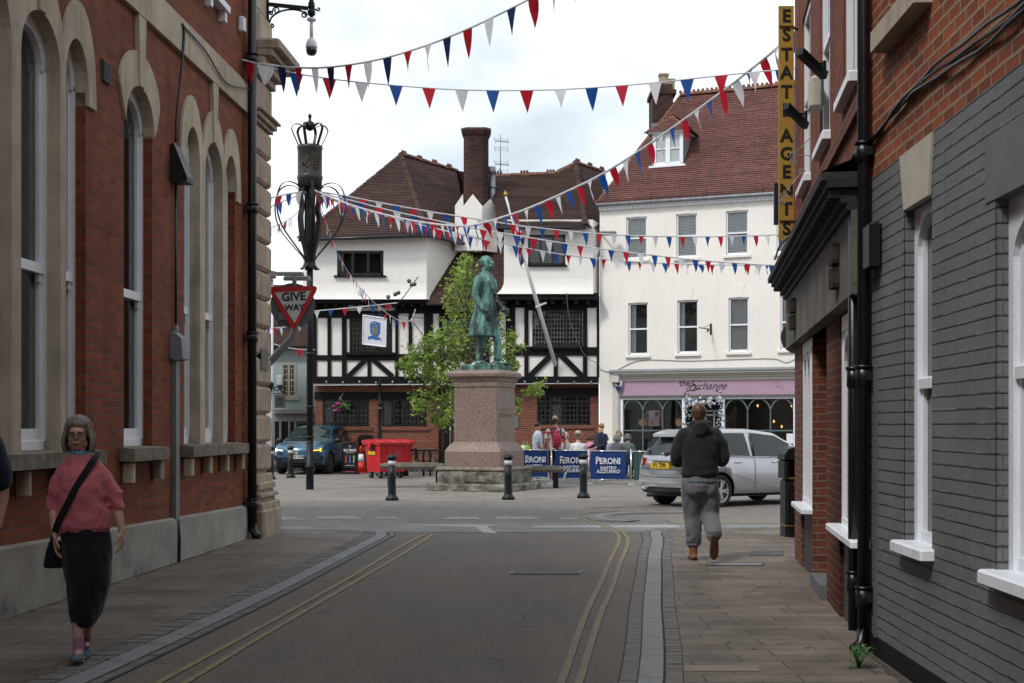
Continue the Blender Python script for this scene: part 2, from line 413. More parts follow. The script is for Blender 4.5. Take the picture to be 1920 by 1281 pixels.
def m_sett():
    n = N('granite_setts')
    n.base(n.mix(n.ramp(n.noise(6,6,.7),[(.3,0),(.7,1)]), (.105,.10,.092), (.19,.18,.165)))
    n.set(.8); n.bump(n.noise(28, 5, .7), .9, .02); return n.m
M['square'] = m_square(); M['pave'] = m_pave(); M['asphalt'] = m_asphalt('asphalt_street', (.135,.118,.100), (.152,.120,.100))
M['asphalt2'] = m_asphalt('asphalt_cross_street', (.165,.152,.14), (.18,.16,.145), .5)
M['sett'] = m_sett()
M['kerb'] = plain('pale_granite_kerb', (.205,.215,.22), .7, .16, 5, .2, 80, fine=.14, fscale=120)
def m_paint(name, col, worn, base):
    n = N(name)
    f = n.ramp(n.noise(16, 7, .75), [(worn-.06, 0), (worn+.06, 1)])
    n.base(n.mix(f, base, n.mix(n.noise(60,3), sh(col,.75), sh(col,1.1)))); n.set(.75); n.bump(n.noise(110,3,.7), .4, .004); return n.m
M['yellow'] = m_paint('yellow_road_paint', (.24,.19,.078), .45, (.10,.088,.07))
M['fadeyellow'] = m_paint('faded_yellow_road_paint', (.20,.17,.105), .48, (.115,.10,.085))
M['whiteline'] = m_paint('worn_white_road_paint', (.42,.42,.41), .47, (.16,.15,.14))
M['concstrip'] = plain('pale_concrete_band', (.20,.195,.185), .85, .25, 1.6, .2, 60)

def struct(name, mb, mat, fix=True):
    o = mb.build(name, mat, fix=fix); o['kind'] = 'structure'; return o
g = MB(); 
g.quad((-400,-60,-.06),(400,-60,-.06),(400,700,-.06),(-400,700,-.06)); struct('ground', g, plain('far_ground', (.12,.11,.10), .9, .3, .3))
g = MB(); g.quad((-45,21.5,0),(45,21.5,0),(45,75,0),(-45,75,0)); struct('square_paving', g, M['square'])

# kerb lines (world) from the photo's kerb positions
Lk = [(-3.05,4.0),(-2.61,8.87),(-2.26,13.0),(-2.02,17.0),(-1.83,20.2),(-1.80,20.9),(-1.93,21.45),(-2.35,21.75),(-3.2,21.95),(-8.0,22.3),(-20,23)]
Rk = [(.05,3.0),(.788,8.87),(1.144,12.4),(1.44,15.2),(1.69,17.6),(1.93,19.6),(2.03,20.9),(2.10,21.5),(2.30,21.9),(2.9,22.15),(4.2,22.35),(9.0,22.6),(20,23)]
Lk = [(-3.6,-14)]+Lk; Rk = [(-1.9,-14)]+Rk
def smooth2(pts, n=90): return [(p.x, p.y) for p in spline([(a,b,0) for a,b in pts], n)]
def offset(pts, d):
    out = []
    for i, p in enumerate(pts):
        a = Vector(pts[max(i-1,0)]); b = Vector(pts[min(i+1,len(pts)-1)]); t = (b-a).normalized()
        out.append((p[0]-t.y*d, p[1]+t.x*d))
    return out
def strip(name, a, b, z0, z1, mat, kind='structure', rnd=0):
    g = MB()
    n = len(a)
    vs = [(x,y,z1) for x,y in a]+[(x,y,z1) for x,y in b]+[(x,y,z0) for x,y in a]+[(x,y,z0) for x,y in b]
    fs = []
    for i in range(n-1): fs += [(i,i+1,n+i+1,n+i),(i,2*n+i,2*n+i+1,i+1),(n+i,n+i+1,3*n+i+1,3*n+i)]
    g.add(vs, fs); return struct(name, g, mat)
Ls = smooth2(Lk); Rs = smooth2(Rk)
HK = .03
def blocks(name, line, d0, d1, z, mat, step, gap=.008, rough=0):   # row of stone blocks along a line
    g = MB(); L = 0; a = offset(line, d0); b = offset(line, d1)
    # resample by length
    def resamp(pts, base):
        return pts
    acc = [0]
    for i in range(1, len(line)): acc.append(acc[-1]+math.dist(line[i], line[i-1]))
    def P(pts, s):
        s = max(0, min(acc[-1]-1e-6, s))
        k = next(i for i in range(1, len(acc)) if acc[i] > s)-1
        t = (s-acc[k])/(acc[k+1]-acc[k]); return (pts[k][0]+(pts[k+1][0]-pts[k][0])*t, pts[k][1]+(pts[k+1][1]-pts[k][1])*t)
    s = 0
    while s < acc[-1]-step:
        if P(line, s)[1] > 2.5:
            e = s+step*(1+random.uniform(-.2,.2))-gap
            c = [P(a,s),P(b,s),P(b,e),P(a,e)]; zz = z+random.uniform(-rough,rough); q = .006 if rough else .003
            cx = sum(p[0] for p in c)/4; cy = sum(p[1] for p in c)/4
            tp = [(p[0]+(cx-p[0])*.06, p[1]+(cy-p[1])*.06) for p in c]
            vs = [(p[0],p[1],-.03) for p in c]+[(p[0],p[1],zz-q) for p in c]+[(p[0],p[1],zz) for p in tp]
            g.add(vs, [(8,9,10,11)]+[(k,(k+1)%4,4+(k+1)%4,4+k) for k in range(4)]+[(4+k,4+(k+1)%4,8+(k+1)%4,8+k) for k in range(4)])
            s = e+gap
        else: s += .5
    return struct(name, g, mat)
# offsets: positive = left of travel direction (away from camera)
# left side: travel forward, pavement on the left (positive)
grout = plain('dark_grout', (.05,.045,.04), .9, .3, 30)
strip('kerb_bed', offset(Ls,-.09), offset(Ls,.40), -.02, HK-.018, grout)
blocks('gutter_setts', Ls, -.075, -.005, HK-.012, M['sett'], .10, .01, .003)
blocks('kerbstones', Ls, 0, .17, HK, M['kerb'], .92)
blocks('sett_edging', Ls, .185, .36, HK+.002, M['sett'], .085, .012, .004)
strip('kerb_bed', offset(Rs,.13), offset(Rs,-.30), -.02, HK-.018, grout)
blocks('gutter_setts', Rs, .118, .008, HK-.012, M['sett'], .10, .01, .003)
blocks('kerbstones', Rs, 0, -.155, HK, M['kerb'], .92)
blocks('sett_edging', Rs, -.17, -.28, HK+.002, M['sett'], .085, .012, .004)
def sheet(name, poly, z, mat):
    g = MB(); tr = tessellate_polygon([[Vector((a,b,0)) for a,b in poly]])
    g.add([(a,b,z) for a,b in poly], [tuple(t) for t in tr]); me = g
    o = struct(name, g, mat, fix=False)
    if o.data.polygons[0].normal.z < 0: o.data.flip_normals()
    return o
la = offset(Ls, .362); ra = offset(Rs, -.282)
sheet('left_pavement', la+[(-20,15),(-6,-14)], HK, M['pave'])
sheet('right_pavement', ra+[(20,12),(5,-14)], HK, M['pave'])
# road between kerbs
road = offset(Ls,-.075)[:64]; 
Lr = [p for p in offset(Ls,-.06) if p[1] < 20.8 and p[0] > -4]; Rr = [p for p in offset(Rs,.11) if p[1] < 20.8]
sheet('street_road', Lr+[(-1.84,21.5),(2.0,21.5)]+Rr[::-1], .004, M['asphalt'])
sheet('cross_road', [(-45,22.9),(45,22.9),(45,30.6),(-45,30.6)], .004, M['asphalt2'])
sheet('concrete_band', [(-20,22.6),(-3.4,21.75),(-2.2,21.5),(2.1,21.5),(3,21.95),(9,22.4),(20,22.7),(20,23.6),(4.0,23.25),(1.2,23.5),(-1.6,23.4),(-3.4,22.95),(-20,23.8)], .008, M['concstrip'])
# triangle arrow head of the give way line
def mark(name, poly, mat=M['whiteline'], z=.0095):
    o = sheet(name, poly, z, mat); return o
def G2(x, y): p = gnd(x, y); return (p.x, p.y)
mark('road_marking', [G2(760,984.5),G2(932,985),G2(912,988),G2(934,1002),G2(905,1000),G2(893,989)])
mark('road_marking', [G2(1000,987),G2(1270,985.5),G2(1275,990),G2(1000,990)])
def paint_line(name, px, w, mat, n=60, z=.012):
    pts = smooth2([G2(*p) for p in px], n)
    return strip(name, offset(pts,-w/2), offset(pts,w/2), z-.003, z, mat)
paint_line('yellow_line', [(120,1380),(300,1281),(480,1183),(655,1085),(742,1032),(780,1011),(796,1004)], .052, M['yellow'])
paint_line('yellow_line', [(175,1380),(350,1281),(480,1202),(655,1099),(742,1048),(790,1018),(812,1003)], .052, M['yellow'])
paint_line('yellow_line', [(1020,1360),(1053,1281),(1097,1157),(1125,1098),(1142,1056)], .052, M['fadeyellow'])
paint_line('yellow_line', [(1055,1360),(1086,1281),(1125,1157),(1148,1103),(1163,1056)], .052, M['fadeyellow'])
paint_line('yellow_line', [(1142,1055.5),(1152,1035),(1160,1017),(1158,1003),(1140,992),(1110,981),(1086,972),(1079,968.5),(1092,964.5),(1120,961.5),(1160,959.5)], .052, M['yellow'], 90)
paint_line('yellow_line', [(1163,1055.5),(1170,1040),(1177,1021),(1174,1006),(1158,994),(1125,982),(1104,973),(1099,970),(1108,966.5),(1130,964),(1170,962)], .052, M['yellow'], 90)
paint_line('yellow_line', [(1100,953),(1200,951),(1290,949),(1420,946),(1600,940)], .09, M['yellow'])
paint_line('yellow_line', [(505,985),(560,986),(640,989)], .07, M['yellow'])
for x0, x1, y in ((505,572,974.5),(513,556,971.5),(594,678,972.5),(596,668,970.5),(705,745,972),(832,902,973.5),(838,895,971),(928,1010,973),(930,1000,970.8),(1048,1085,973)):
    mark('road_marking', [G2(x0,y+.8),G2(x1,y+.8),G2(x1,y-.7),G2(x0,y-.7)])
# little kerbed island corner right of the road and tactile slabs
isl = smooth2([G2(1300,962),G2(1200,963),G2(1150,965),G2(1124,969),G2(1134,976),G2(1185,979)], 40)
strip('kerb_bed', offset(isl,-.22), offset(isl,.22), 0, .018, M['sett'])
strip('kerbstones', offset(isl,-.09), offset(isl,.09), 0, .024, M['kerb'])
def m_tactile():
    n = N('tactile_paving'); vo = n.new('ShaderNodeTexBrick'); n.link(n.tc.outputs['UV'], vo.inputs[0])
    for k, v in (('Scale',1),('Brick Width',.067),('Row Height',.067),('Mortar Size',.02),('Mortar Smooth',.3),('Bias',0)): vo.inputs[k].default_value = v
    vo.offset = 0
    vo.inputs['Color1'].default_value = (.30,.25,.17,1); vo.inputs['Color2'].default_value = (.27,.22,.15,1); vo.inputs['Mortar'].default_value = (.13,.11,.085,1)
    n.base(vo.outputs[0]); n.bump(n.math('SUBTRACT',1,vo.outputs['Fac']), 1, .01); return n.m
sheet('tactile_paving', [G2(1262,983.5),G2(1490,983.5),G2(1490,974),G2(1245,974)], .013, m_tactile())
# reinstated trench patch and sealed joint in the road, gum spots and stains on the paving
random.seed(9)
g = MB(); 
for i in range(170):
    y = random.uniform(7,21); x = random.uniform(-4.0,-2.6) if i%2 else random.uniform(1.3,2.9)
    if x > 0: x += (y-9)*.075
    else: x += (y-9)*.055
    r = random.uniform(.010,.026); q = random.uniform(.7,1.3)
    g.add([(x+math.cos(k*.785)*r,y+math.sin(k*.785)*r*q,HK+.0025) for k in range(8)], [tuple(range(8))])
o = g.build('gum_spots', plain('old_gum', (.06,.055,.05), .8, .4, 30), None, fix=False); o['kind'] = 'structure'
g = MB(); dirt = plain('gutter_dirt', (.07,.058,.042), .95, .5, 20, .4, 60)
for i in range(60):       # grit along the foot of the walls
    t_ = i/60; 
    for X0, a, b in ((-4.805,.053,11.6+8*t_),(2.206,.03,6.5+3.3*t_)):
        Y0 = b; X = X0+a*Y0; w_ = random.uniform(.02,.09)*(1 if X < 0 else -1); L_ = .16
        g.add([(X+(.055 if X<0 else -.02),Y0,HK+.002),(X+(.055 if X<0 else -.02)+w_,Y0+L_*.3,HK+.0022),(X+(.055 if X<0 else -.02)+w_*.7,Y0+L_,HK+.0022),(X+(.055 if X<0 else -.02),Y0+L_*1.2,HK+.002)],[(0,1,2,3)])
o = g.build('gutter_dirt', dirt, None, fix=False); o['kind'] = 'stuff'; o['label'] = 'thin strip of grit and dirt along the foot of the walls'; o['category'] = 'dirt'
# iron covers
def grate(label, x0, x1, y0, y1, z, sk=0):
    a = gnd(x0,y1,z); b = gnd(x1,y1,z); c = gnd(x1+sk,y0,z); d = gnd(x0+sk,y0,z)
    t = thing('drain_grate', label, 'drain', (a+c)/2)
    g = MB(); 
    for p, q in ((a,b),(b,c),(c,d),(d,a)): g.bar(p, q, .022, .008)
    g.build('grate_frame', flat('worn_iron', (.12,.125,.13), .5, .4), t)
    g = MB(); n = 26
    for i in range(1, n):
        p = a.lerp(b, i/n); q = d.lerp(c, i/n); g.bar(p, q, .018, .006)
    g.build('grate_bars', flat('grate_iron', (.07,.07,.075), .5, .7), t)
    g = MB(); g.quad(a-Vector((0,0,.002)), b-Vector((0,0,.002)), c-Vector((0,0,.002)), d-Vector((0,0,.002))); g.build('grate_well', flat('well_dark', (.01,.01,.01), .9), t)
grate('narrow iron drain grate set across the middle of the road', 958, 1086, 1070, 1076, .012, 4)
t = thing('access_cover', 'slim grey metal access cover in the right pavement by the walking man', 'manhole cover', gnd(1385,1058,HK))
g = MB(); a,b,c,d = gnd(1325,1061,HK),gnd(1428,1061,HK),gnd(1432,1056,HK),gnd(1328,1056,HK)
g.add([v+Vector((0,0,.005)) for v in (a,b,c,d)], [(0,1,2,3)]); g.build('cover_plate', flat('cover_metal', (.16,.165,.17), .5, .5), t, fix=False)
g = MB()
for p, q in ((a,b),(b,c),(c,d),(d,a)): g.bar(p, q, .02, .014)
g.build('cover_rim', M['castblack'], t)
t = thing('access_cover', 'small dark access cover in the pavement beside the shop corner', 'manhole cover', gnd(1440,1040,HK))
g = MB(); a,b,c,d = gnd(1408,1042,HK),gnd(1468,1042,HK),gnd(1466,1034,HK),gnd(1408,1034,HK)
g.add([v+Vector((0,0,.004)) for v in (a,b,c,d)], [(0,1,2,3)]); g.build('cover_plate', flat('cover_dark', (.09,.085,.08), .7, .1), t, fix=False)
g = MB()
for p, q in ((a,b),(b,c),(c,d),(d,a)): g.bar(p, q, .015, .012)
g.build('cover_rim', M['castblack'], t)
# pale slab in the near right pavement
sheet('pavement_patch', [G2(1283,1268),G2(1425,1268),G2(1421,1257),G2(1284,1257)], HK+.003, plain('pale_slab', (.22,.19,.15), .8, .2, 5))
# ================================================================= LEFT BRICK BUILDING
# wall line: X = -4.805 + .053 Y ; local frame: u along the wall (u ~ Y), d outward towards the street, z up
UL = Vector((.053,1,0)); LU = UL.length; UL.normalize(); OL = Vector((1,-.053,0)).normalized()
ML = frameM((-4.805,0,0), UL, OL)
def uY(Y): return Y*LU
lb = thing('brick_building', 'red brick building with pale stone arched windows and a cement plinth along the left pavement', 'building', (-4.2,12,0))
def wall_cells(mb, u0, u1, z0, z1, holes, d=0.0):    # front face with rectangular holes
    us = sorted({u0,u1,*[h[0] for h in holes],*[h[1] for h in holes]}); zs = sorted({z0,z1,*[h[2] for h in holes],*[h[3] for h in holes]})
    us = [u for u in us if u0 <= u <= u1]; zs = [z for z in zs if z0 <= z <= z1]
    for a, b in zip(us, us[1:]):
        run = None
        for c, e in zip(zs, zs[1:]):
            m = ((a+b)/2, (c+e)/2)
            if any(h[0] < m[0] < h[1] and h[2] < m[1] < h[3] for h in holes):
                if run: mb.quad((a,d,run[0]),(b,d,run[0]),(b,d,run[1]),(a,d,run[1])); run = None
            else: run = (run[0], e) if run else (c, e)
        if run: mb.quad((a,d,run[0]),(b,d,run[0]),(b,d,run[1]),(a,d,run[1]))
def reveals(mb, h, dep):
    a, b, c, e = h[:4]
    mb.quad((a,0,c),(a,0,e),(a,-dep,e),(a,-dep,c)); mb.quad((b,0,c),(b,0,e),(b,-dep,e),(b,-dep,c))
    mb.quad((a,0,e),(b,0,e),(b,-dep,e),(a,-dep,e)); mb.quad((a,0,c),(b,0,c),(b,-dep,c),(a,-dep,c))
SIL, SPR, TOP = 1.38, 4.80, 5.23
singles = [(14.74,15.70),(8.55,9.5),(1.6,2.55),(-5.3,-4.35)]
triples = [((16.94,17.54),(17.79,18.64),(18.78,19.40)),((11.15,11.80),(12.0,12.9),(13.03,13.62)),((4.2,4.85),(5.05,5.95),(6.1,6.7)),((-2.8,-2.15),(-1.95,-1.05),(-.9,-.3))]
holes = []; wins = []
for a, b in singles: holes.append((uY(a),uY(b),SIL-.12,TOP+.02)); wins.append(([(a,b)], True))
for t in triples: holes.append((uY(t[0][0]),uY(t[2][1]),SIL-.12,TOP+.02)); wins.append((list(t), False))
up = []                                  # upper storey windows above the band
for a, b in [(16.9,17.6),(17.85,18.6),(14.7,15.7),(12.0,12.9),(8.5,9.5),(5.0,6.0),(1.6,2.6)]: up.append((uY(a),uY(b),7.12,8.6))
u0, u1 = uY(-14), uY(20.15); HT = 9.6
g = MB(ML); wall_cells(g, u0, u1, 0, HT, holes+up)
for h in holes+up: reveals(g, h, .30)
g.quad((u1,0,0),(u1,-11,0),(u1,-11,HT),(u1,0,HT)); g.quad((u0,0,0),(u0,-11,0),(u0,-11,HT),(u0,0,HT)); g.quad((u0,-11,0),(u1,-11,0),(u1,-11,HT),(u0,-11,HT))
g.build('wall', M['redbrick'], lb, fix=False)
g2 = MB(ML)
for h in holes+up:
    g2.cut(); a,b,c,e = h; a -= .6; b += .6; c -= .4; e += .5
    g2.quad((a,-2.2,c),(b,-2.2,c),(b,-2.2,e),(a,-2.2,e)); g2.quad((a,-.35,c),(a,-2.2,c),(a,-2.2,e),(a,-.35,e)); g2.quad((b,-.35,c),(b,-2.2,c),(b,-2.2,e),(b,-.35,e))
    g2.quad((a,-.35,c),(b,-.35,c),(b,-2.2,c),(a,-2.2,c)); g2.quad((a,-.35,e),(b,-.35,e),(b,-2.2,e),(a,-2.2,e))
g2.build('interior_lining', M['interior'], lb, fix=False)
g = MB(ML); g.quad((u0-.2,.15,HT),(u1+1.2,.15,HT),(u1+1.2,-5.5,HT+3),(u0-.2,-5.5,HT+3)); g.quad((u0-.2,-11.2,HT),(u1+1.2,-11.2,HT),(u1+1.2,-5.5,HT+3),(u0-.2,-5.5,HT+3))
g.build('roof', plain('slate', (.06,.065,.07), .7, .3, 3, .3, 20), lb, fix=False)
g = MB(ML); g.rbox(u0, uY(20.3), -.05, .055, 5.99, 6.38, .02); g.box(u0, uY(20.3), -.05, .03, 6.38, 6.42); g.build('stone_band', M['stone'], lb)
# plinth: top slopes slightly with the street
g = MB(ML)
n = 40
for i in range(n):
    a = u0+(u1-u0)*i/n; b = u0+(u1-u0)*(i+1)/n
    za = .77-.0148*a; zb = .77-.0148*b
    g.add([(a,-.02,-.05),(b,-.02,-.05),(b,.055,-.05),(a,.055,-.05),(a,-.02,za+.03),(b,-.02,zb+.03),(b,.055,zb),(a,.055,za)],
          [(3,2,6,7),(7,6,5,4)]+([(0,3,7,4)] if i==0 else [])+([(1,2,6,5)] if i==n-1 else []))
for a in (uY(10.3), uY(12.6), uY(16.5), uY(18.7)): pass
g.build('plinth', M['plinth'], lb)
def arc(a, b, spr, top, n=14, flip=False):
    c = (a+b)/2; r = (b-a)/2; h = top-spr
    pts = [(c-r*math.cos(math.pi*i/n), spr+h*math.sin(math.pi*i/n)) for i in range(n+1)]
    return pts[::-1] if flip else pts
def lobe_outline(lobes, tail=.0):
    # union outline of overlapping outer arcs, sampled over u
    out = []
    a = lobes[0][0]; b = lobes[-1][1]; n = 70
    for i in range(n+1):
        u = a+(b-a)*(.5-.5*math.cos(math.pi*i/n)) if len(lobes)==1 else a+(b-a)*i/n
        z = SPR
        for l0, l1, top in lobes:
            c = (l0+l1)/2; r = (l1-l0)/2
            if abs(u-c) <= r: z = max(z, SPR+(top-SPR)*math.sqrt(max(0, 1-((u-c)/r)**2)))
        out.append((u, z))
    return out
frosty = M['netcurtain']
for lights, single in wins:
    L = [(uY(a),uY(b)) for a,b in lights]
    wparent = None
    # stone surround over the arches
    if single:
        a, b = L[0]; outer = [(a,SPR-.02),(a-.10,SPR+.16),(a-.19,SPR+.32)]+[p for p in arc(a-.21,b+.21,SPR+.28,5.60) ][1:-1]+[(b+.19,SPR+.32),(b+.10,SPR+.1),(b,SPR-.02)]
    else:
        lobes = [(L[0][0]-.22,L[0][1]+.16,5.60),(L[1][0]-.13,L[1][1]+.13,5.63),(L[2][0]-.12,L[2][1]+.22,5.60)]
        outer = [(lobes[0][0],SPR-.13)]+lobe_outline(lobes)+[(lobes[-1][1],SPR-.13)]
        outer += [(L[2][1],SPR-.13)]
    poly = list(outer)
    for a, b in L[::-1]:
        poly += arc(a, b, SPR, TOP, flip=True)
        if (a,b) != L[0] : pass
    if not single: poly += [(L[0][0],SPR-.13)]
    # remove duplicates
    pp = []
    for p in poly:
        if not pp or (abs(p[0]-pp[-1][0])+abs(p[1]-pp[-1][1])) > 1e-4: pp.append(p)
    g = MB(ML); g.prism(pp, .03, -.28)
    g.build('window_surround', M['stone'], lb)
    # keystone running up into the band
    c = sum(L[len(L)//2])/2
    g = MB(ML); g.prism([(c-.075,TOP+.0),(c+.075,TOP+.0),(c+.13,5.985),(c-.13,5.985)], .05, -.02); g.build('keystone', M['stone'], lb)
    if not single:
        g = MB(ML)
        for (a, b) in ((L[0][1],L[1][0]),(L[1][1],L[2][0])):
            g.cut(); g.box(a, b, .028, -.28, SIL, SPR+.02)
            g.box(a-.012, b+.012, .04, -.2, SPR-.05, SPR-.02) if False else None
        g.build('mullion', M['stone'], lb)
    g = MB(ML); a, b = L[0][0]-.14, L[-1][1]+.14
    g.add([(a,-.28,SIL+.03),(b,-.28,SIL+.03),(b,.16,SIL-.01),(a,.16,SIL-.01),(a,-.28,SIL-.14),(b,-.28,SIL-.14),(b,.16,SIL-.14),(a,.16,SIL-.14)],
          [(0,1,2,3),(3,2,6,7),(0,3,7,4),(1,2,6,5),(4,5,6,7)])
    sl_ = g.build('window_sill', M['sillstone'], lb)
    g = MB(ML); n = 2 if single else 4
    for k in range(n):
        uu = a+.12+(b-a-.24)*k/(n-1); g.cut(); g.rbox(uu-.05, uu+.05, 0, .12, SIL-.36, SIL-.142, .02)
    g.build('sill_corbel', M['stone'], sl_)
    # sash windows
    for a, b in L:
        fr = MB(ML); D = -.10; w = .07
        for uu in (a, b-w): fr.box(uu, uu+w, D, D-.10, SIL, SPR+.05)
        for uu in (a+w, b-w-.035): fr.box(uu, uu+.035, D-.03, D-.09, SIL, SPR+.05)
        fr.box(a, b, D, D-.10, SIL, SIL+.09); fr.box(a, b, D-.02, D-.09, SIL+.09, SIL+.2)
        o1 = arc(a-.01, b+.01, SPR, TOP+.01); o2 = arc(a+w+.03, b-w-.03, SPR, TOP-w-.04, flip=True)
        fr.prism(o1+o2, D, D-.10)
        zm = 3.02; fr.rbox(a+w, b-w, D+.005, D-.07, zm-.045, zm+.045, .008)      # meeting rail
        for uu in (a+w+.02, b-w-.08): fr.prism([(uu,zm-.12),(uu+.06,zm-.12),(uu+.06,zm-.04),(uu,zm-.04)], D-.01, D-.05)   # horns
        f = fr.build('window_frame', M['sashwhite'], lb)
        pg = MB(ML); pp_ = [(a+w,SIL+.1),(b-w,SIL+.1)]+arc(a+w, b-w, SPR, TOP-w, flip=True)
        pg.prism(pp_, D-.065, D-.069); pg.build('pane', M['pane'], f)
        cu = MB(ML)                       # curtains / blinds
        m = 16
        for k in range(m):
            x0 = a+(b-a)*k/m; x1 = a+(b-a)*(k+1)/m; y0 = -.26+.02*math.sin(k*2.1); y1 = -.26+.02*math.sin((k+1)*2.1)
            cu.quad((x0,y0,SIL),(x1,y1,SIL),(x1,y1,TOP+.1),(x0,y0,TOP+.1))
        cu.build('curtain', M['netcurtain'], f, fix=False)
# upper windows
for h in up:
    a,b,c,e = h
    fr = MB(ML); fr.box(a,a+.06,-.1,-.18,c,e); fr.box(b-.06,b,-.1,-.18,c,e); fr.box(a,b,-.1,-.18,c,c+.07); fr.box(a,b,-.1,-.18,e-.06,e); fr.box(a,b,-.1,-.17,(c+e)/2-.03,(c+e)/2+.03)
    f = fr.build('window_frame', M['sashwhite'], lb); pg = MB(ML); pg.box(a+.05,b-.05,-.135,-.14,c+.05,e-.05); pg.build('pane', M['darkglass'], f)
    g = MB(ML); g.rbox(a-.1,b+.1,-.1,.12,c-.10,c,.015); g.box(a-.02,a+.08,0,.09,c-.24,c-.101); g.box(b-.08,b+.02,0,.09,c-.24,c-.101); g.build('window_sill', M['whitepaint'], lb)
# stone pilaster with rusticated quoins at the corner
q0, q1 = uY(20.12), uY(21.15)
g = MB(ML); g.box(q0+.02, q1-.02, -.6, .035, .9, 6.1)
z = .95; k = 0
while z < 5.95:
    hgt = .405; e = 0 if k%2 == 0 else .0
    x0 = q0+.0; x1 = q1+.02
    g.add([(x0,-.5,z),(x1,-.5,z),(x1,.10,z+.05),(x0,.10,z+.05),(x0,-.5,z+hgt),(x1,-.5,z+hgt),(x1,.10,z+hgt-.05),(x0,.10,z+hgt-.05),(x0,.06,z+.008),(x1,.06,z+.008),(x0,.06,z+hgt-.008),(x1,.06,z+hgt-.008)],
          [(8,9,3,2+0) if False else (8,9,2,3),(3,2,6,7),(7,6,11,10),(1,9,2,6,11,5),(0,4,10,7,3,8),(0,1,9,8),(4,5,11,10)])
    z += hgt+.012; k += 1
g.build('corner_pilaster', M['quoin'], lb)
g = MB(ML)
g.rbox(q0-.02, q1+.10, -.6, .24, -.03, .42, .03)            # base block
for (zz, hh, pr) in ((.42,.10,.22),(.52,.07,.15),(.59,.06,.20),(.65,.05,.13),(.70,.10,.16),(.80,.12,.12)):
    g.rbox(q0-.0, q1+pr*.4, -.6, pr, zz, zz+hh-.002, .02)
g.build('pilaster_base', M['quoin'], lb)
g = MB(ML)
for (zz, hh, pr) in ((5.95,.06,.12),(6.01,.08,.17),(6.09,.05,.22),(6.14,.45,.10),(6.6,.12,.15),(6.72,.14,.24),(6.86,.10,.36)):
    g.rbox(q0, q1+pr*.8, -.6, pr, zz, zz+hh-.002, .02)
g.rbox(q0, q1+.40, -.6, .46, 6.96, 7.10, .03)
g.build('cornice', M['quoin'], lb)
g = MB(ML); g.rbox(q0+.08, q1+.0, -.6, .14, 7.1, 7.62, .10); g.box(q0+.10, q1-.04, -.6, .07, 7.62, HT+.4)
g.build('upper_pilaster', M['stone'], lb)
g = MB(ML); g.box(q0, q1, -10.8, -.6, 0, HT); g.build('side_wall', M['stone'], lb)
# plaque on pilaster
g = MB(ML); g.box(q0+.35, q0+.8, .102, .115, 2.42, 2.72); g.build('plaque', plain('slate_plaque', (.07,.07,.075), .5), lb)
# cast iron downpipe
def downpipe(mb, x, d, z0, z1, r, joints, n=14):
    mb.cyl((x,d,z0),(x,d,z1), r, n)
    for z in joints: mb.cyl((x,d,z-.07),(x,d,z+.07), r*1.28, n); mb.cyl((x,d,z+.055),(x,d,z+.075), r*1.5, n); mb.box(x-r*1.9,x+r*1.9,d-r*1.2,d-r*.2,z-.03,z+.03)
g = MB(ML); px = uY(19.93)
downpipe(g, px, .11, .18, HT, .062, (.52, 2.85, 4.65, 6.75, 8.6))
g.tube([(px,.11,.30),(px,.115,.16),(px,.16,.08),(px,.23,.05)], [.06,.06,.06,.062], 12)
pipe = g.build('downpipe', M['blackpaint'], lb)
# cables, lamp, trunking, vent, sensor
cx = uY(16.5)
g = MB(ML); g.tube(spline([(uY(16.65),.06,6.32),(uY(16.7),.07,6.2),(uY(16.6),.06,5.7),(cx,.04,5.2),(cx,.03,4.9)],24), .017, 6); g.tube([(cx,.03,4.4),(cx,.03,2.75)], .015, 6)
g.tube(spline([(uY(16.65),.07,6.3),(uY(17.6),.08,6.25),(uY(18.6),.08,6.1),(uY(19.8),.1,6.3)],20), .012, 6)
g.build('cable', M['blackpaint'], lb)
g = MB(ML); g.prism([(.0,4.42),(.0,4.85),(.05,4.86),(.20,4.48),(.20,4.42)], cx-.14, cx+.14, 'x'); g.build('wall_lamp', M['castblack'], lb)
g = MB(ML); g.box(cx-.075,cx+.075,.0,.055,.50,2.45); g.build('trunking', M['greyplastic'], lb)
g = MB(ML); g.prism([(0,2.40),(0,2.68),(.03,2.70),(.13,2.62),(.15,2.38),(.06,2.36)], cx-.13, cx+.13, 'x'); g.box(cx-.03,cx+.05,0,.05,2.7,2.78); g.build('junction_box', plain('grey_box', (.20,.21,.23), .5, .1), lb)
g = MB(ML); g.box(uY(14.05),uY(14.27),.0,.02,5.02,5.24)
for k in range(7): g.box(uY(14.05),uY(14.27),.02,.032,5.03+k*.03,5.045+k*.03)
g.build('vent', M['darkgreypaint'], lb)
g = MB(ML); g.tube([(cx,.06,.5),(cx+.02,.065,.3),(cx,.062,.03)], .022, 8); g.build('cable', M['blackpaint'], lb)
g = MB(ML); g.rbox(uY(19.55),uY(19.68),0,.09,7.05,7.25,.02); g.build('sensor_box', M['whitepaint'], lb)
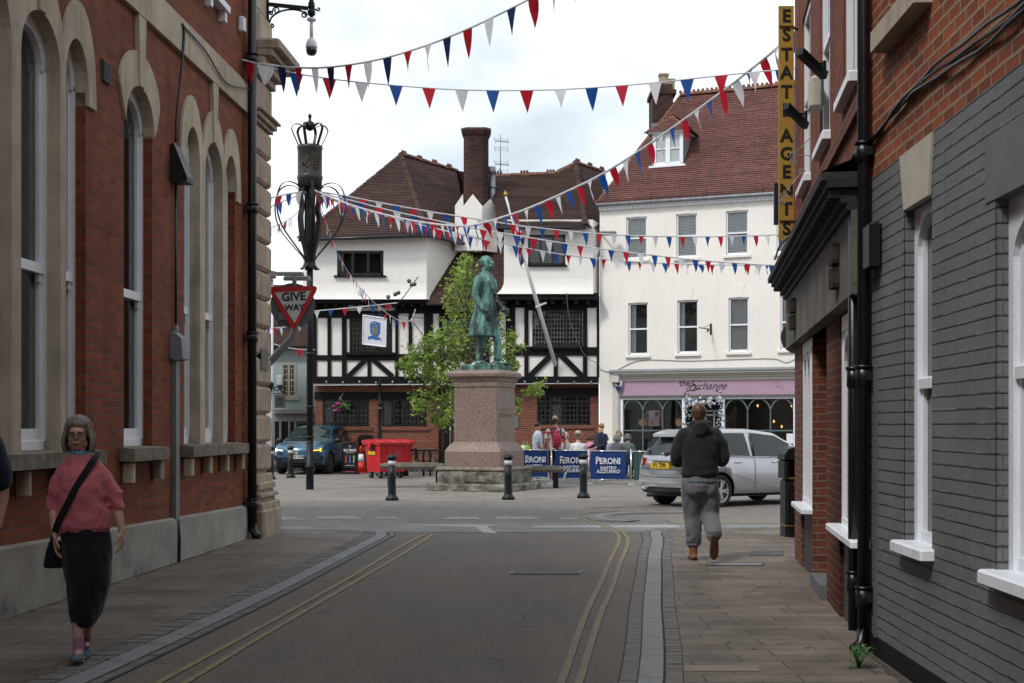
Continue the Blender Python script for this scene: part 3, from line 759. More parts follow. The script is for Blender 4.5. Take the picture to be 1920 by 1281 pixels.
# bracket arm with hanging CCTV dome
bx = at(497, 20, 21.0); t = thing('wall_bracket', 'black wrought iron scroll bracket on the stone corner pilaster at upper left', 'bracket', (bx.x,bx.y,bx.z))
g = MB()
def A(x, y): return at(x, y, 21.0)
g.bar(A(501,-25), A(502,55), .045); g.bar(A(496,43), A(507,53), .10, .05)
g.bar(A(501,8), A(578,16), .05); g.lathe([(.02,.0),(.055,.03),(.06,.08),(.035,.11),(.05,.14),(.05,.2),(.03,.24),(.02,.26)], A(584,32), 14)
g.lathe([(.0,.0),(.03,.03),(.035,.06),(.02,.09),(.028,.12),(.0,.16)], A(584,8), 12)
def scroll(c, r0, r1, a0, a1, n=24):
    return [A(c[0]+math.cos(R(a0+(a1-a0)*i/n))*(r0+(r1-r0)*i/n), c[1]-math.sin(R(a0+(a1-a0)*i/n))*(r0+(r1-r0)*i/n)) for i in range(n+1)]
g.tube(spline([A(505,44),A(510,32),A(525,22),A(545,18),A(562,20),A(573,25)],30), .014, 6)
g.tube(scroll((518,20),7,2,200,-260), .012, 6); g.tube(scroll((570,28),6,2,90,-400), .012, 6); g.tube(scroll((510,49),4,1,120,-300), .012, 6); g.tube(scroll((508,25),4,1,180,-300), .012, 6)
g.tube(scroll((597,17),4,1,180,520), .012, 6); g.bar(A(587,16), A(595,20), .02)
g.build('bracket_arm', M['castblack'], t)
t = thing('security_camera', 'white dome camera hanging from the scroll bracket on a white pole at upper left', 'camera', tuple(A(584,80)))
g = MB(); c = A(584,34); g.lathe([(.05,0),(.07,-.015),(.065,-.04),(.03,-.05)], c, 18); g.cyl(c, A(584,72), .026, 12); g.build('pole', M['whitepaint'], t)
g = MB(); c = A(584,88); g.lathe([(.02,.13),(.055,.11),(.08,.05),(.088,.0),(.085,-.02)], c, 20); g.build('housing', M['whitepaint'], t)
g = MB(); c = A(584,88); g.lathe([(.084,-.021),(.084,-.06),(.07,-.10),(.045,-.125),(.0,-.135)], c, 20); g.build('dome', glass('camera_dome', (.01,.01,.012)), t)
# ================================================================= RIGHT: GREY PAINTED HOUSE
VR = Vector((.03,1,0)); RU = VR.length; VR.normalize(); OR_ = Vector((-1,.03,0)).normalized()
MR = frameM((2.206,0,0), VR, OR_)
def uG(Y): return Y*RU
gb = thing('painted_house', 'brick house with its ground floor painted charcoal grey and white arched sash windows', 'house', (2.5,6,0))
gw = [(8.30,8.96,.88,2.96),(5.75,7.10,.88,2.74),(2.2,3.6,.88,2.74),(-1.5,-.1,.88,2.74),(-6,-4.6,.88,2.74)]
gu = [(8.36,9.4,4.22,5.9),(5.6,6.7,4.22,5.9),(2.4,3.5,4.22,5.9),(-1.4,-.3,4.22,5.9)]
GH = 9.0; g0, g1 = uG(-14), uG(9.93); GB = 3.32
hg = [(uG(a),uG(b),c,e) for a,b,c,e in gw]; hu = [(uG(a),uG(b),c,e) for a,b,c,e in gu]
g = MB(MR); wall_cells(g, g0, g1, .16, GB, hg, .004)
for h in hg: reveals(g, h, .25)
g.build('ground_floor_wall', M['greybrick'], gb, fix=False)
g = MB(MR); wall_cells(g, g0, g1, GB, GH, hu)
for h in hu: reveals(g, h, .2)
g.quad((g1,0,GB),(g1,-9,GB),(g1,-9,GH),(g1,0,GH)); g.quad((g0,0,0),(g0,-9,0),(g0,-9,GH),(g0,0,GH)); g.quad((g0,-9,0),(g1,-9,0),(g1,-9,GH),(g0,-9,GH))
g.build('wall', M['shopbrick'], gb, fix=False)
g = MB(MR); g.box(g0,g1,-.05,.012,-.02,.165); g.build('plinth', M['timber'], gb)
g = MB(MR); g.quad((g0,.3,GH),(g1,.3,GH),(g1,-4.5,GH+3),(g0,-4.5,GH+3)); g.quad((g0,-9,GH),(g1,-9,GH),(g1,-4.5,GH+3),(g0,-4.5,GH+3)); g.build('roof', M['terracotta'], gb, fix=False)
g2 = MB(MR)
for h in hg+hu:
    g2.cut(); a,b,c,e = h; a -= .3; b += .3; c -= .2; e += .2
    g2.quad((a,-1.6,c),(b,-1.6,c),(b,-1.6,e),(a,-1.6,e)); g2.quad((a,-.27,c),(a,-1.6,c),(a,-1.6,e),(a,-.27,e)); g2.quad((b,-.27,c),(b,-1.6,c),(b,-1.6,e),(b,-.27,e)); g2.quad((a,-.27,c),(b,-.27,c),(b,-1.6,c),(a,-1.6,c)); g2.quad((a,-.27,e),(b,-.27,e),(b,-1.6,e),(a,-1.6,e))
g2.build('interior_lining', plain('pale_interior', (.20,.21,.20), .9, .2, 2), gb, fix=False)
def archpoly(a, b, spr, top, n=12): return arc(a, b, spr, top, n)
for i, (a, b, c, e) in enumerate(hg):
    sp = e-.30; w = .07; D = -.06
    fr = MB(MR)
    # spandrel board with segmental arch and jambs
    o = [(a,c),(a,e),(b,e),(b,c),(b-w,c),(b-w,sp)]+archpoly(a+w,b-w,sp,e-.06)[::-1]+[(a+w,sp),(a+w,c)]
    pp = []
    for p in o:
        if not pp or abs(p[0]-pp[-1][0])+abs(p[1]-pp[-1][1]) > 1e-4: pp.append(p)
    fr.prism(pp, D, D-.09)
    fr.box(a+w,a+w+.04,D-.03,D-.08,c,sp+.1); fr.box(b-w-.04,b-w,D-.03,D-.08,c,sp+.1)
    zm = 1.87; fr.rbox(a+w,b-w,D-.005,D-.08,zm-.035,zm+.035,.01); fr.box(a+w,b-w,D-.02,D-.08,c,c+.07)
    if b-a > 1: fr.box((a+b)/2-.02,(a+b)/2+.02,D-.03,D-.08,c,e-.08)
    f = fr.build('window_frame', M['whitepaint'], gb)
    pg = MB(MR); pg.box(a+w,b-w,D-.055,D-.058,c+.05,e-.06); pg.build('pane', M['pane'], f)
    cu = MB(MR)                                             # frosted lower film with pattern, seen as a dark strip
    cu.box(a+w,b-w,D-.06,D-.064,c+.07,c+.34); cu.build('window_film', plain('film', (.20,.21,.21), .5, .1), f)
    cu = MB(MR)
    for k in range(9):
        x = a+w+(b-a-2*w)*(k+.5)/9; s = (b-a-2*w)/18
        if k%2: cu.bar((x-s*.7,D-.066,c+.11),(x+s*.7,D-.066,c+.27),.007,.003); cu.bar((x+s*.7,D-.066,c+.11),(x-s*.7,D-.066,c+.27),.007,.003)
        else: cu.bar((x-s*.4,D-.066,c+.10),(x-s*.4,D-.066,c+.28),.006,.003); cu.bar((x+s*.4,D-.066,c+.10),(x+s*.4,D-.066,c+.28),.006,.003)
    for zz in (.09,.295,.32): cu.box(a+w,b-w,D-.064,D-.068,c+zz,c+zz+.007)
    cu.build('film_pattern', M['blackpaint'], f)
    g = MB(MR); g.rbox(a-.05,b+.05,-.16,.085,c-.06,c+.006,.012); g.build('window_sill', M['whitepaint'], gb)
    cb = MB(MR)
    m = 14
    for k in range(m):
        x0 = a+(b-a)*k/m; x1 = a+(b-a)*(k+1)/m; y0 = -.5+.03*math.sin(k*1.9); y1 = -.5+.03*math.sin(k*1.9+1.9)
        cb.quad((x0,y0,c),(x1,y1,c),(x1,y1,e),(x0,y0,e))
    cb.build('curtain', plain('grey_curtain', (.16,.17,.17), .9, .15), f, fix=False)
    if i == 0:
        g = MB(MR); g.prism([(a+.03,2.955),(b-.04,2.955),(b+.06,3.31),(a-.05,3.31)][::-1], .02, -.02); g.build('lintel', plain('cream_stone', (.50,.46,.38), .8, .1, 4, .15), gb)
    else:
        g = MB(MR); g.box(a-.16,b+.16,-.05,.010,2.735,3.07); g.build('lintel', plain('grey_painted_stone', (.148,.148,.15), .6, .1, 4, .15) if i == 1 else bpy.data.materials['grey_painted_stone'], gb)
for a, b, c, e in hu:
    fr = MB(MR); D = -.08
    fr.box(a,a+.06,D,D-.08,c,e); fr.box(b-.06,b,D,D-.08,c,e); fr.box(a,b,D,D-.08,e-.06,e); fr.box(a,b,D,D-.08,c,c+.06); fr.box(a,b,D,D-.07,(c+e)/2-.03,(c+e)/2+.03)
    f = fr.build('window_frame', M['whitepaint'], gb); pg = MB(MR); pg.box(a+.05,b-.05,D-.04,D-.044,c+.05,e-.05); pg.build('pane', M['darkglass'], f)
    g = MB(MR); g.rbox(a-.05,b+.05,-.05,.11,c-.14,c+.005,.012); g.build('window_sill', M['stone'], gb)
# cables on the upper brickwork
g = MB(MR)
for off, zz in ((.02,0),(.035,.02),(.025,-.025)):
    pts = [(uG(Y), off+.01*math.sin(Y*7+zz*90), 3.60+zz+.05*math.sin(Y*1.7+zz*20)+(.012*math.sin(Y*23))) for Y in [9.85-.25*k for k in range(40)]]
    g.tube(pts, .011, 5)
g.tube([(uG(9.83),.03,3.6),(uG(9.86),.03,3.4),(uG(9.86),.03,2.9),(uG(9.84),.03,1.9)], .012, 5)
g.build('cable', M['blackpaint'], gb)
g = MB(MR)
downpipe(g, uG(9.86), .065, .12, 9.2, .042, (.42,1.95,3.5,5.6)); g.tube([(uG(9.86),.065,.2),(uG(9.86),.08,.10),(uG(9.83),.14,.05)], .042, 10)
g.build('downpipe', M['blackpaint'], gb)
g = MB(MR); g.rbox(uG(9.55),uG(9.78),.0,.09,2.68,2.98,.02); g.build('meter_box', M['castblack'], gb)
g = MB(MR); g.box(uG(9.70),uG(9.76),.004,.022,.16,2.0); g.build('conduit', plain('grey_conduit', (.11,.11,.112), .6), gb)

# ================================================================= RIGHT: BRICK SHOP
VS = Vector((.128,1,0)); SU = VS.length; VS.normalize(); OS = Vector((-1,.128,0)).normalized()
MS = frameM((1.204,0,0), VS, OS)
def uS(Y): return Y*SU
sb = thing('brick_shop', 'old brick shop with black dentil cornice, weathered fascia and white framed shop windows', 'shop', (2.9,13,0))
s0, s1 = uS(9.93), uS(17.0); SH = 9.2
wA = (uS(9.96),uS(11.75),.80,2.50); door = (uS(12.92),uS(14.42),0,2.50); wB = (uS(14.5),uS(15.95),.76,2.52)
ups = [(uS(14.72),uS(15.8),4.22,6.1),(uS(12.6),uS(13.55),4.22,6.1),(uS(10.5),uS(11.45),4.22,6.1)]
ups += [(a,b,7.1,8.5) for a,b,c,e in ups]
g = MB(MS); wall_cells(g, s0, s1, 0, 2.52, [(wA[0],wA[1],0,2.52),(door[0],door[1],0,2.52),(wB[0],wB[1],0,2.53)])
g.box(uS(11.75),uS(12.9),-.12,.0,0,2.5)
for h in (wA, wB): reveals(g, (h[0],h[1],0,2.52), .16)
# door recess jambs
g.quad((door[1],0,0),(door[1],0,2.5),(door[1],-.9,2.5),(door[1],-.9,0)); g.quad((door[0],0,0),(door[0],0,2.5),(door[0],-.9,2.5),(door[0],-.9,0))
g.build('ground_floor_wall', M['facebrick'], sb, fix=False)
g = MB(MS); wall_cells(g, s0, s1, 2.52, SH, ups, .001)
for h in ups: reveals(g, h, .14)
g.quad((s1,0,0),(s1,-8,0),(s1,-8,SH),(s1,0,SH)); g.quad((s0,-8,0),(s1,-8,0),(s1,-8,SH),(s0,-8,SH)); g.quad((s0,0,2.52),(s0,-8,2.52),(s0,-8,SH),(s0,0,SH))
g.build('wall', M['redbrick'], sb, fix=False)
g = MB(MS); g.quad((s0,.3,SH),(s1,.3,SH),(s1,-4,SH+3),(s0,-4,SH+3)); g.quad((s0,-8,SH),(s1,-8,SH),(s1,-4,SH+3),(s0,-4,SH+3)); g.build('roof', M['terracotta'], sb, fix=False)
# interior wall, door
g = MB(MS); g.box(door[0],door[1],-.88,-.94,0,2.5); g.build('door', plain('dark_door', (.03,.028,.03), .5), sb)
g = MB(MS); g.box(door[0]-.02,door[1]-.4,-.85,.06,-.02,.16); g.build('step', plain('grey_step', (.13,.135,.14), .8, .2, 5, .2), sb)
for nm, (a,b,c,e) in (('a',wA),('b',wB)):
    g = MB(MS); g.box(a,b,-.03,-.10,0,c-.03); g.build('stall_riser', M['darkgreypaint'], sb)
    g = MB(MS); g.rbox(a-.04,b+.06,-.06,.11,c-.05,c,.01); g.build('window_sill', M['sashwhite'], sb)
    fr = MB(MS); D = -.015
    n = 3; 
    for k in range(n+1):
        x = a+.04+(b-a-.08)*k/n; fr.box(x-.035,x+.035,D,D-.07,c,e-.12)
    for k in range(n):
        x0 = a+.075+(b-a-.08)*k/n; x1 = a+.005+(b-a-.08)*(k+1)/n
        fr.prism([(x0,e-.12),(x0,e-.45)]+[(x0+(x1-x0)*(.5-.5*math.cos(math.pi*j/10)), e-.45+.28*math.sin(math.pi*j/10)) for j in range(1,10)]+[(x1,e-.45),(x1,e-.12)], D-.01, D-.05)
    fr.box(a,b,D+.002,D-.07,e-.12,e); fr.box(a,b,D+.002,D-.07,c,c+.05)
    for x in (a+.05, a+.11, a+.17): fr.box(x,x+.02,D+.02,D-.0,c,e-.1)
    f = fr.build('window_frame', M['sashwhite'], sb)
    pg = MB(MS); pg.box(a,b,D-.035,D-.04,c,e); pg.build('pane', M['darkglass'], f)
# fascia, cornice
g = MB(MS); g.box(s0+.02,s1+.06,-.02,.10,2.53,3.12)
g.build('fascia', plain('weathered_fascia', (.17,.155,.135), .85, .5, 2.2, .4, 40, fine=.2, streak=.8), sb)
g = MB(MS)
for zz, hh, pr in ((3.12,.05,.13),(3.17,.05,.17),(3.28,.05,.27),(3.33,.06,.31)): g.box(s0+.02,s1+pr*.5,-.02,pr,zz,zz+hh-.002)
g.add([(s0+.02,.31,3.392),(s1+.15,.31,3.392),(s1+.15,-.02,3.52),(s0+.02,-.02,3.52)], [(0,1,2,3)])
k = 0; x = s0+.06
while x < s1+.05: g.rbox(x,x+.075,.0,.25,3.215,3.282,.01); x += .125
g.build('cornice', plain('black_cornice', (.028,.026,.024), .8, .5, 8, .6, 40), sb)
g = MB(MS)                                                    # old iron number brackets on the fascia
for yy in (10.9, 15.5):
    g.cut(); u = uS(yy)
    for zz in (2.66,2.84): 
        g.box(u-.14,u+.14,.10,.15,zz,zz+.03); g.box(u-.14,u-.11,.10,.16,zz,zz+.15); g.box(u+.11,u+.14,.10,.16,zz,zz+.15); g.box(u-.14,u+.14,.12,.15,zz+.12,zz+.15); g.box(u-.02,u+.02,.11,.17,zz,zz+.15)
g.build('fascia_ironwork', plain('rusty_iron', (.05,.035,.028), .8, .5, 12, .4), sb)
g = MB(MS); g.tube(spline([(uS(15.4),.33,3.42),(uS(15),.34,3.38),(uS(14.4),.32,3.45),(uS(14.0),.15,3.6),(uS(13.9),.05,3.85)],30), .010, 5); g.build('cable', M['greyplastic'], sb)
for a, b, c, e in ups:
    fr = MB(MS); D = -.02
    fr.box(a,a+.10,D,D-.08,c,e); fr.box(b-.10,b,D,D-.08,c,e); fr.box(a,b,D,D-.08,e-.07,e); fr.box(a,b,D,D-.08,c,c+.06); fr.box(a,b,D,D-.06,(c+e)/2-.03,(c+e)/2+.03); fr.box((a+b)/2-.015,(a+b)/2+.015,D-.02,D-.06,c,e)
    f = fr.build('window_frame', M['sashwhite'], sb); pg = MB(MS); pg.box(a+.08,b-.08,D-.045,D-.05,c+.05,e-.05); pg.build('pane', M['darkglass'], f)
    g = MB(MS); g.rbox(a-.07,b+.07,-.03,.075,c-.08,c,.012); g.build('window_sill', M['sashwhite'], sb)
g = MB(MS); g.box(s0,s1,0,.04,3.86,3.98) ; g.build('brick_band', M['facebrick'], sb)
g = MB(MS)
downpipe(g, uS(10.12), .07, .15, 3.35, .036, (.5,1.95)); g.tube([(uS(10.12),.07,3.3),(uS(10.12),.08,3.42),(uS(10.0),.06,3.5),(uS(9.95),.0,3.55)], .036, 10)
g.build('downpipe', M['blackpaint'], sb)
g = MB(MS); g.rbox(uS(13.15),uS(13.45),0,.13,4.58,4.86,.03); g.build('alarm_box', plain('cream_plastic', (.52,.48,.40), .5, .08), sb)
for (xa,ya,xb,yb,Yy) in ((1546,142,1500,97,13.1),(1511,236,1474,199,15.3)):
    g = MB(); p = at(xa,ya,Yy); q = at(xb,yb,Yy-.25)
    g.bar(p, q, .07, .07); g.bar(at(xa,ya-28,Yy), at(xa,ya+6,Yy), .03); g.bar(at(xa,ya-22,Yy), at(xa-30,ya-22,Yy-.1), .02); g.build('spot_lamp', M['castblack'], sb)

# hanging signs
ES = 16.4
def E(x, y): return at(x, y, ES)
t = thing('estate_agents_sign', 'tall narrow yellow board with black stacked letters ESTATE AGENTS projecting from the shop wall', 'sign', tuple(E(1474,450)))
g = MB(); p, q = E(1460,452), E(1488,12); g.box(p.x,q.x,ES-.02,ES+.02,p.z,q.z); g.build('board', plain('yellow_board', (.40,.235,.030), .6, .12, 4, .1, fine=.1), t)
g = MB()
for ch, y in zip('ESTATEAGENTS', (32,67,104,138,174,208,256,290,324,359,393,430)):
    if y == 256: g.cut()
    text_mb(g, ch, .205, Matrix.Translation(E(1474,y)+Vector((0,-.024,0))) @ Matrix.Rotation(R(90),4,'X'), .004, .006)
g.build('letters', flat('black_letters', (.008,.008,.009), .5), t)
g = MB(); 
for y in (50,414): c = E(1474,y); g.bar(c+Vector((-.085,-.03,0)), c+Vector((.085,-.03,0)), .022, .012); g.bar(c+Vector((.06,0,0)), c+Vector((.17,.15,0)), .022)
g.build('bracket', plain('ochre_metal', (.22,.13,.03), .5), t)
t = thing('hanging_sign', 'dark navy and red square sign partly hidden behind the yellow board', 'sign', tuple(at(1472,422,17.4)))
g = MB(); p, q = at(1451,422,17.4), at(1472,344,17.4); g.box(p.x,q.x,17.38,17.42,p.z,q.z); g.build('navy_panel', flat('navy_sign', (.012,.012,.035), .5), t)
g = MB(); p, q = at(1472,422,17.4), at(1497,344,17.4); g.box(p.x+.001,q.x,17.38,17.42,p.z,q.z); g.build('red_panel', flat('red_sign', (.25,.01,.02), .5), t)
def scrollbracket(label, xa, ya, xb, yb, Y):
    t = thing('scroll_bracket', label, 'bracket', tuple(at(xb, yb, Y)))
    g = MB(); a = at(xa, ya, Y); b = at(xb, yb, Y)
    g.tube([a, b], .005, 6); g.tube([a+Vector((0,0,0)), b+Vector((0,0,.30))], .005, 6)
    for c, s in ((a,1),(a+Vector((0,0,-.06)),-1),(b+Vector((-.03,0,.27)),1)):
        g.tube([c+Vector((math.cos(k*.35)*(.04-.0012*k), 0, s*math.sin(k*.35)*(.04-.0012*k))) for k in range(26)], .005, 5)
    g.build('scroll_iron', plain('pale_iron', (.32,.30,.28), .5), t)
scrollbracket('upper pale wrought iron scroll bracket beside the yellow letter board', 1487, 291, 1540, 293, 14.6)
scrollbracket('lower pale wrought iron scroll bracket in front of the yellow letter board', 1465, 369, 1508, 368, 15.7)
t = thing('round_sign', 'dark round sign seen beside the end of the shop fascia', 'sign', tuple(at(1492,632,17.25)))
g = MB(MS); u = s1+.10; g.M = Matrix(); c = at(1496,632,17.3)
g.cyl(c+Vector((0,-.03,0)), c+Vector((0,.03,0)), .205, 32); g.build('disc', M['darkgreypaint'], t)
g = MB(); g.cyl(c+Vector((.0,0,.1)), c+Vector((.1,0,.1)), .012, 6); g.cyl(c+Vector((.0,0,-.1)), c+Vector((.1,0,-.1)), .012, 6); g.build('bracket', M['castblack'], t)
# litter bin at the corner
bp = gnd(1500,1000,HK); bx = at(1500,1000,bp.y)
t = thing('litter_bin', 'tall black litter bin with gold bands at the corner of the brick shop', 'bin', (3.69,19.3,0))
def litter_bin(t, cx, cy, z0, k=1.0, lid=True):
    g = MB(); w = .27*k
    g.rbox(cx-w*.9,cx+w*.9,cy-w*.9,cy+w*.9,z0,z0+.85*k,.05); 
    for i in range(9): x = cx-w*.75+i*w*1.5/8; g.box(x-.008,x+.008,cy-w*.9-.012,cy-w*.9,z0+.12,z0+.74*k)
    g.build('bin_body', M['castblack'], t)
    g = MB()
    for sx in (-1,1):
        g.rbox(cx+sx*w*.70,cx+sx*w*.98,cy-w,cy+w,z0+.85*k,z0+1.12*k,.03)
    g.rbox(cx-w*.7,cx+w*.7,cy+w*.2,cy+w,z0+.851*k,z0+1.119*k,.03)
    g.prism([(-w,1.12*k),(w,1.12*k),(w*.85,1.24*k),(w*.4,1.29*k),(-w*.4,1.29*k),(-w*.85,1.24*k)], cy-w, cy+w) if False else None
    g.add([], [])
    o = g.M; g.M = Matrix.Translation((cx,0,z0)); g.prism([(-w,1.12*k),(w,1.12*k),(w*.97,1.2*k),(w*.75,1.28*k),(w*.3,1.31*k),(-w*.3,1.31*k),(-w*.75,1.28*k),(-w*.97,1.2*k)], cy-w, cy+w); g.M = o
    g.build('bin_hood', M['castblack'], t)
    g = MB(); g.box(cx-w*.93,cx+w*.93,cy-w*.93,cy+w*.93,z0+.845*k,z0+.862*k); g.box(cx-w*.93,cx+w*.93,cy-w*.93,cy+w*.93,z0+.16*k,z0+.175*k)
    text_mb(g, 'LITTER', .09*k, Matrix.Translation((cx,cy-w*.9-.013,z0+.78*k)) @ Matrix.Rotation(R(90),4,'X'), .003)
    g.build('gold_trim', flat('gold_paint', (.30,.19,.05), .4, .3), t)
litter_bin(t, 4.12, 20.4, HK, .98)
# weed at the foot of the pipe
t = thing('weed', 'leafy green weed growing at the foot of the black downpipe', 'plant', tuple(gnd(1612,1245,HK)))
g = MB(); c = gnd(1610,1252,HK); random.seed(3)
for i in range(150):
    a = random.uniform(0,6.28); r = random.uniform(0,.085); z = random.uniform(.01,.17)*(1-r*3)
    p = c+Vector((math.cos(a)*r, math.sin(a)*r, z)); d = Vector((math.cos(a),math.sin(a),random.uniform(-.4,.7))).normalized(); s = random.uniform(.015,.032)
    u = d.cross(Vector((0,0,1))).normalized()
    g.add([p, p+d*s*.6+u*s*.4, p+d*s*1.3, p+d*s*.6-u*s*.4], [(0,1,2,3)])
n = N('weed_leaf'); n.base(n.mix(n.noise(40,2), (.03,.10,.02), (.07,.19,.04))); n.set(.5); M['weed'] = n.m
g.build('leaves', n.m, t, fix=False)
g = MB()
for i in range(14):
    a = random.uniform(0,6.28); r = random.uniform(.02,.08); g.tube([c+Vector((0,0,-.01)), c+Vector((math.cos(a)*r*.5,math.sin(a)*r*.5,.07)), c+Vector((math.cos(a)*r,math.sin(a)*r,.14))], .003, 4)
g.build('stems', M['weed'], t)
# ================================================================= roofs in real courses
def tilemat(name, c1, c2, mort, lichen=.5):
    n = N(name)
    wn = n.new('ShaderNodeTexNoise'); wn.inputs['Scale'].default_value = 3; n.link(n.tc.outputs['UV'], wn.inputs['Vector'])
    ad = n.new('ShaderNodeVectorMath', operation='MULTIPLY_ADD'); n.link(wn.outputs['Color'], ad.inputs[0]); ad.inputs[1].default_value = (.03,.0,0); n.link(n.tc.outputs['UV'], ad.inputs[2])
    b = n.new('ShaderNodeTexBrick'); n.link(ad.outputs[0], b.inputs['Vector'])
    for k, v in (('Scale',1),('Brick Width',.17),('Row Height',.115),('Mortar Size',.007),('Mortar Smooth',.1),('Bias',0)): b.inputs[k].default_value = v
    b.inputs['Color1'].default_value = c1+(1,); b.inputs['Color2'].default_value = c2+(1,); b.inputs['Mortar'].default_value = mort+(1,)
    c = b.outputs[0]
    c = n.mix(n.ramp(n.noise(.5,6,.7), [(.35,0),(.7,.7)]), c, n.mix(1, c, (.55,.5,.52), 'MULTIPLY'))
    c = n.mix(n.ramp(n.noise(3.2,5,.7), [(.55,0),(.72,.5)]), c, n.mix(1, c, (1.7,1.35,1.2), 'MULTIPLY'))
    c = n.mix(n.ramp(n.noise(16,4,.8), [(.66,0),(.72,lichen)]), c, (.30,.28,.25))
    n.base(c); n.set(.85,0,.25); n.bump(n.math('SUBTRACT',1,b.outputs['Fac']), .6, .01); n.bump(n.noise(10,4), .3, .02); return n.m
M['tile'] = tilemat('brown_roof_tiles', (.105,.055,.043), (.058,.037,.031), (.02,.014,.012))
M['tile2'] = tilemat('red_roof_tiles', (.20,.088,.072), (.125,.060,.052), (.035,.02,.018), .25)
M['ridge'] = plain('ridge_tile', (.17,.075,.05), .85, .5, 5, .3, 30)
def roof(name, poly, mat, parent, step=.115, lift=.022):
    """poly: planar roof face, first edge = eaves. Courses of tiles, each lapped over the one below, clipped to the outline."""
    P = [Vector(p) for p in poly]; e = (P[1]-P[0]).normalized(); nrm = None
    for p in P[2:]:
        c = e.cross(p-P[0])
        if c.length > 1e-3: nrm = c.normalized(); break
    if nrm.z < 0: nrm = -nrm
    s = nrm.cross(e); s = s if s.z > 0 else -s
    q = [((p-P[0]).dot(e), (p-P[0]).dot(s)) for p in P]; H = max(b for a, b in q)
    def span(h):
        xs = []
        for (a,b),(c,d) in zip(q, q[1:]+q[:1]):
            if (b-h)*(d-h) <= 0 and abs(b-d) > 1e-9: xs.append(a+(c-a)*(h-b)/(d-b))
        return (min(xs), max(xs)) if len(xs) >= 2 else None
    g = MB(); n = max(1, int(H/step)); st = H/n; random.seed(len(name)+n)
    for i in range(n):
        h0, h1 = i*st+1e-4, (i+1)*st-1e-4
        s0, s1 = span(h0), span(h1)
        if not s0 or not s1: continue
        k = max(1, int((s0[1]-s0[0])/.9)); prevv = None; vs = []
        for j in range(k+1):
            t = j/k; w = noise.noise(Vector((s0[0]+t*3.7*(s0[1]-s0[0])/3, i*.35, 2.3)))*.018
            lo = P[0]+e*(s0[0]+(s0[1]-s0[0])*t)+s*h0+nrm*(lift+w); hi = P[0]+e*(s1[0]+(s1[1]-s1[0])*t)+s*(h1+.01)+nrm*(.0+w*.5)
            vs += [lo, hi, lo-nrm*(lift+.004)]
        g.add(vs, [(3*j,3*j+3,3*j+4,3*j+1) for j in range(k)]+[(3*j,3*j+2,3*j+5,3*j+3) for j in range(k)])
    return g.build(name, mat, parent, fix=False)
def ridge_tiles(mb, a, b, r=.11, step=.33, crest=False, dz=0):
    a = Vector(a); b = Vector(b); L = (b-a).length; n = max(1, int(L/step)); d = (b-a)/n
    side = d.cross(Vector((0,0,1))).normalized(); 
    for i in range(n):
        p = a+d*i; q = a+d*(i+1.06); rr = r*random.uniform(.95,1.05); z = Vector((0,0,dz+random.uniform(-.012,.012)))
        vs = []
        for c in (p, q):
            for k in range(7):
                g = math.pi*k/6; vs.append(c+z+side*math.cos(g)*rr+Vector((0,0,math.sin(g)*rr-.03)))
            rr *= .93
        mb.add(vs, [(k,k+1,8+k,7+k) for k in range(6)], True)
        if crest and (i % 3 == 0):
            c = (p+q)/2+Vector((0,0,rr+.0)); u = d.normalized()
            for o in (-.11,0,.11): mb.lathe([(.045,-.05),(.05,.03),(.03,.08),(.0,.09)], c+u*o, 6)
def brow(x0, x1, y0, y1, Y):   # px rectangle -> X0,X1,Z0,Z1 at distance Y
    a = at(x0, y1, Y); b = at(x1, y0, Y); return a.x, b.x, a.z, b.z
def leaded(parent, X0, X1, Z0, Z1, Y, cols, lights, transom=None, frame=.07, mat=None, pw=.13, ph=.17, curtain=None, recess=.06):
    """casement window: black frame, mullions, leaded lights; Y is the wall face, window set back behind it"""
    y = Y+recess; g = MB()
    g.box(X0,X1,y-.05,y+.03,Z1-frame,Z1); g.box(X0,X1,y-.05,y+.03,Z0,Z0+frame); g.box(X0,X0+frame,y-.05,y+.03,Z0,Z1); g.box(X1-frame,X1,y-.05,y+.03,Z0,Z1)
    for i in range(1, lights):
        x = X0+(X1-X0)*i/lights; g.box(x-frame*.45,x+frame*.45,y-.045,y+.03,Z0,Z1)
    if transom: z = Z0+(Z1-Z0)*transom; g.box(X0,X1,y-.04,y+.03,z-.03,z+.03)
    f = g.build('window_frame', M['blackpaint'], parent)
    g = MB(); g.box(X0+.01,X1-.01,y+.012,y+.016,Z0+.01,Z1-.01); g.build('pane', M['pane'], f)
    if cols:
        g = MB(); nx = max(2, int((X1-X0)/pw)); nz = max(2, int((Z1-Z0)/ph))
        for i in range(1, nx): x = X0+(X1-X0)*i/nx; g.box(x-.008,x+.008,y+.0,y+.011,Z0,Z1)
        for i in range(1, nz): z = Z0+(Z1-Z0)*i/nz; g.box(X0,X1,y+.001,y+.0105,z-.008,z+.008)
        g.build('leading', cols, f)
    g = MB(); g.quad((X0,y+.35,Z0),(X1,y+.35,Z0),(X1,y+.35,Z1),(X0,y+.35,Z1)); g.quad((X0,y+.35,Z0),(X0,y+.02,Z0),(X0,y+.02,Z1),(X0,y+.35,Z1)); g.quad((X1,y+.35,Z0),(X1,y+.02,Z0),(X1,y+.02,Z1),(X1,y+.35,Z1))
    g.build('interior_lining', M['interior'], f, fix=False)
    for (c0, c1) in (curtain or []):
        g = MB(); a = X0+(X1-X0)*c0; b = X0+(X1-X0)*c1; m = 10
        for k in range(m):
            x0 = a+(b-a)*k/m; x1 = a+(b-a)*(k+1)/m; ya = y+.09+.02*math.sin(k*2.2); yb = y+.09+.02*math.sin(k*2.2+2.2)
            g.quad((x0,ya,Z0+.05),(x1,yb,Z0+.05),(x1,yb,Z1-.05),(x0,ya,Z1-.05))
        g.build('curtain', M['curtain'], f, fix=False)
    return f

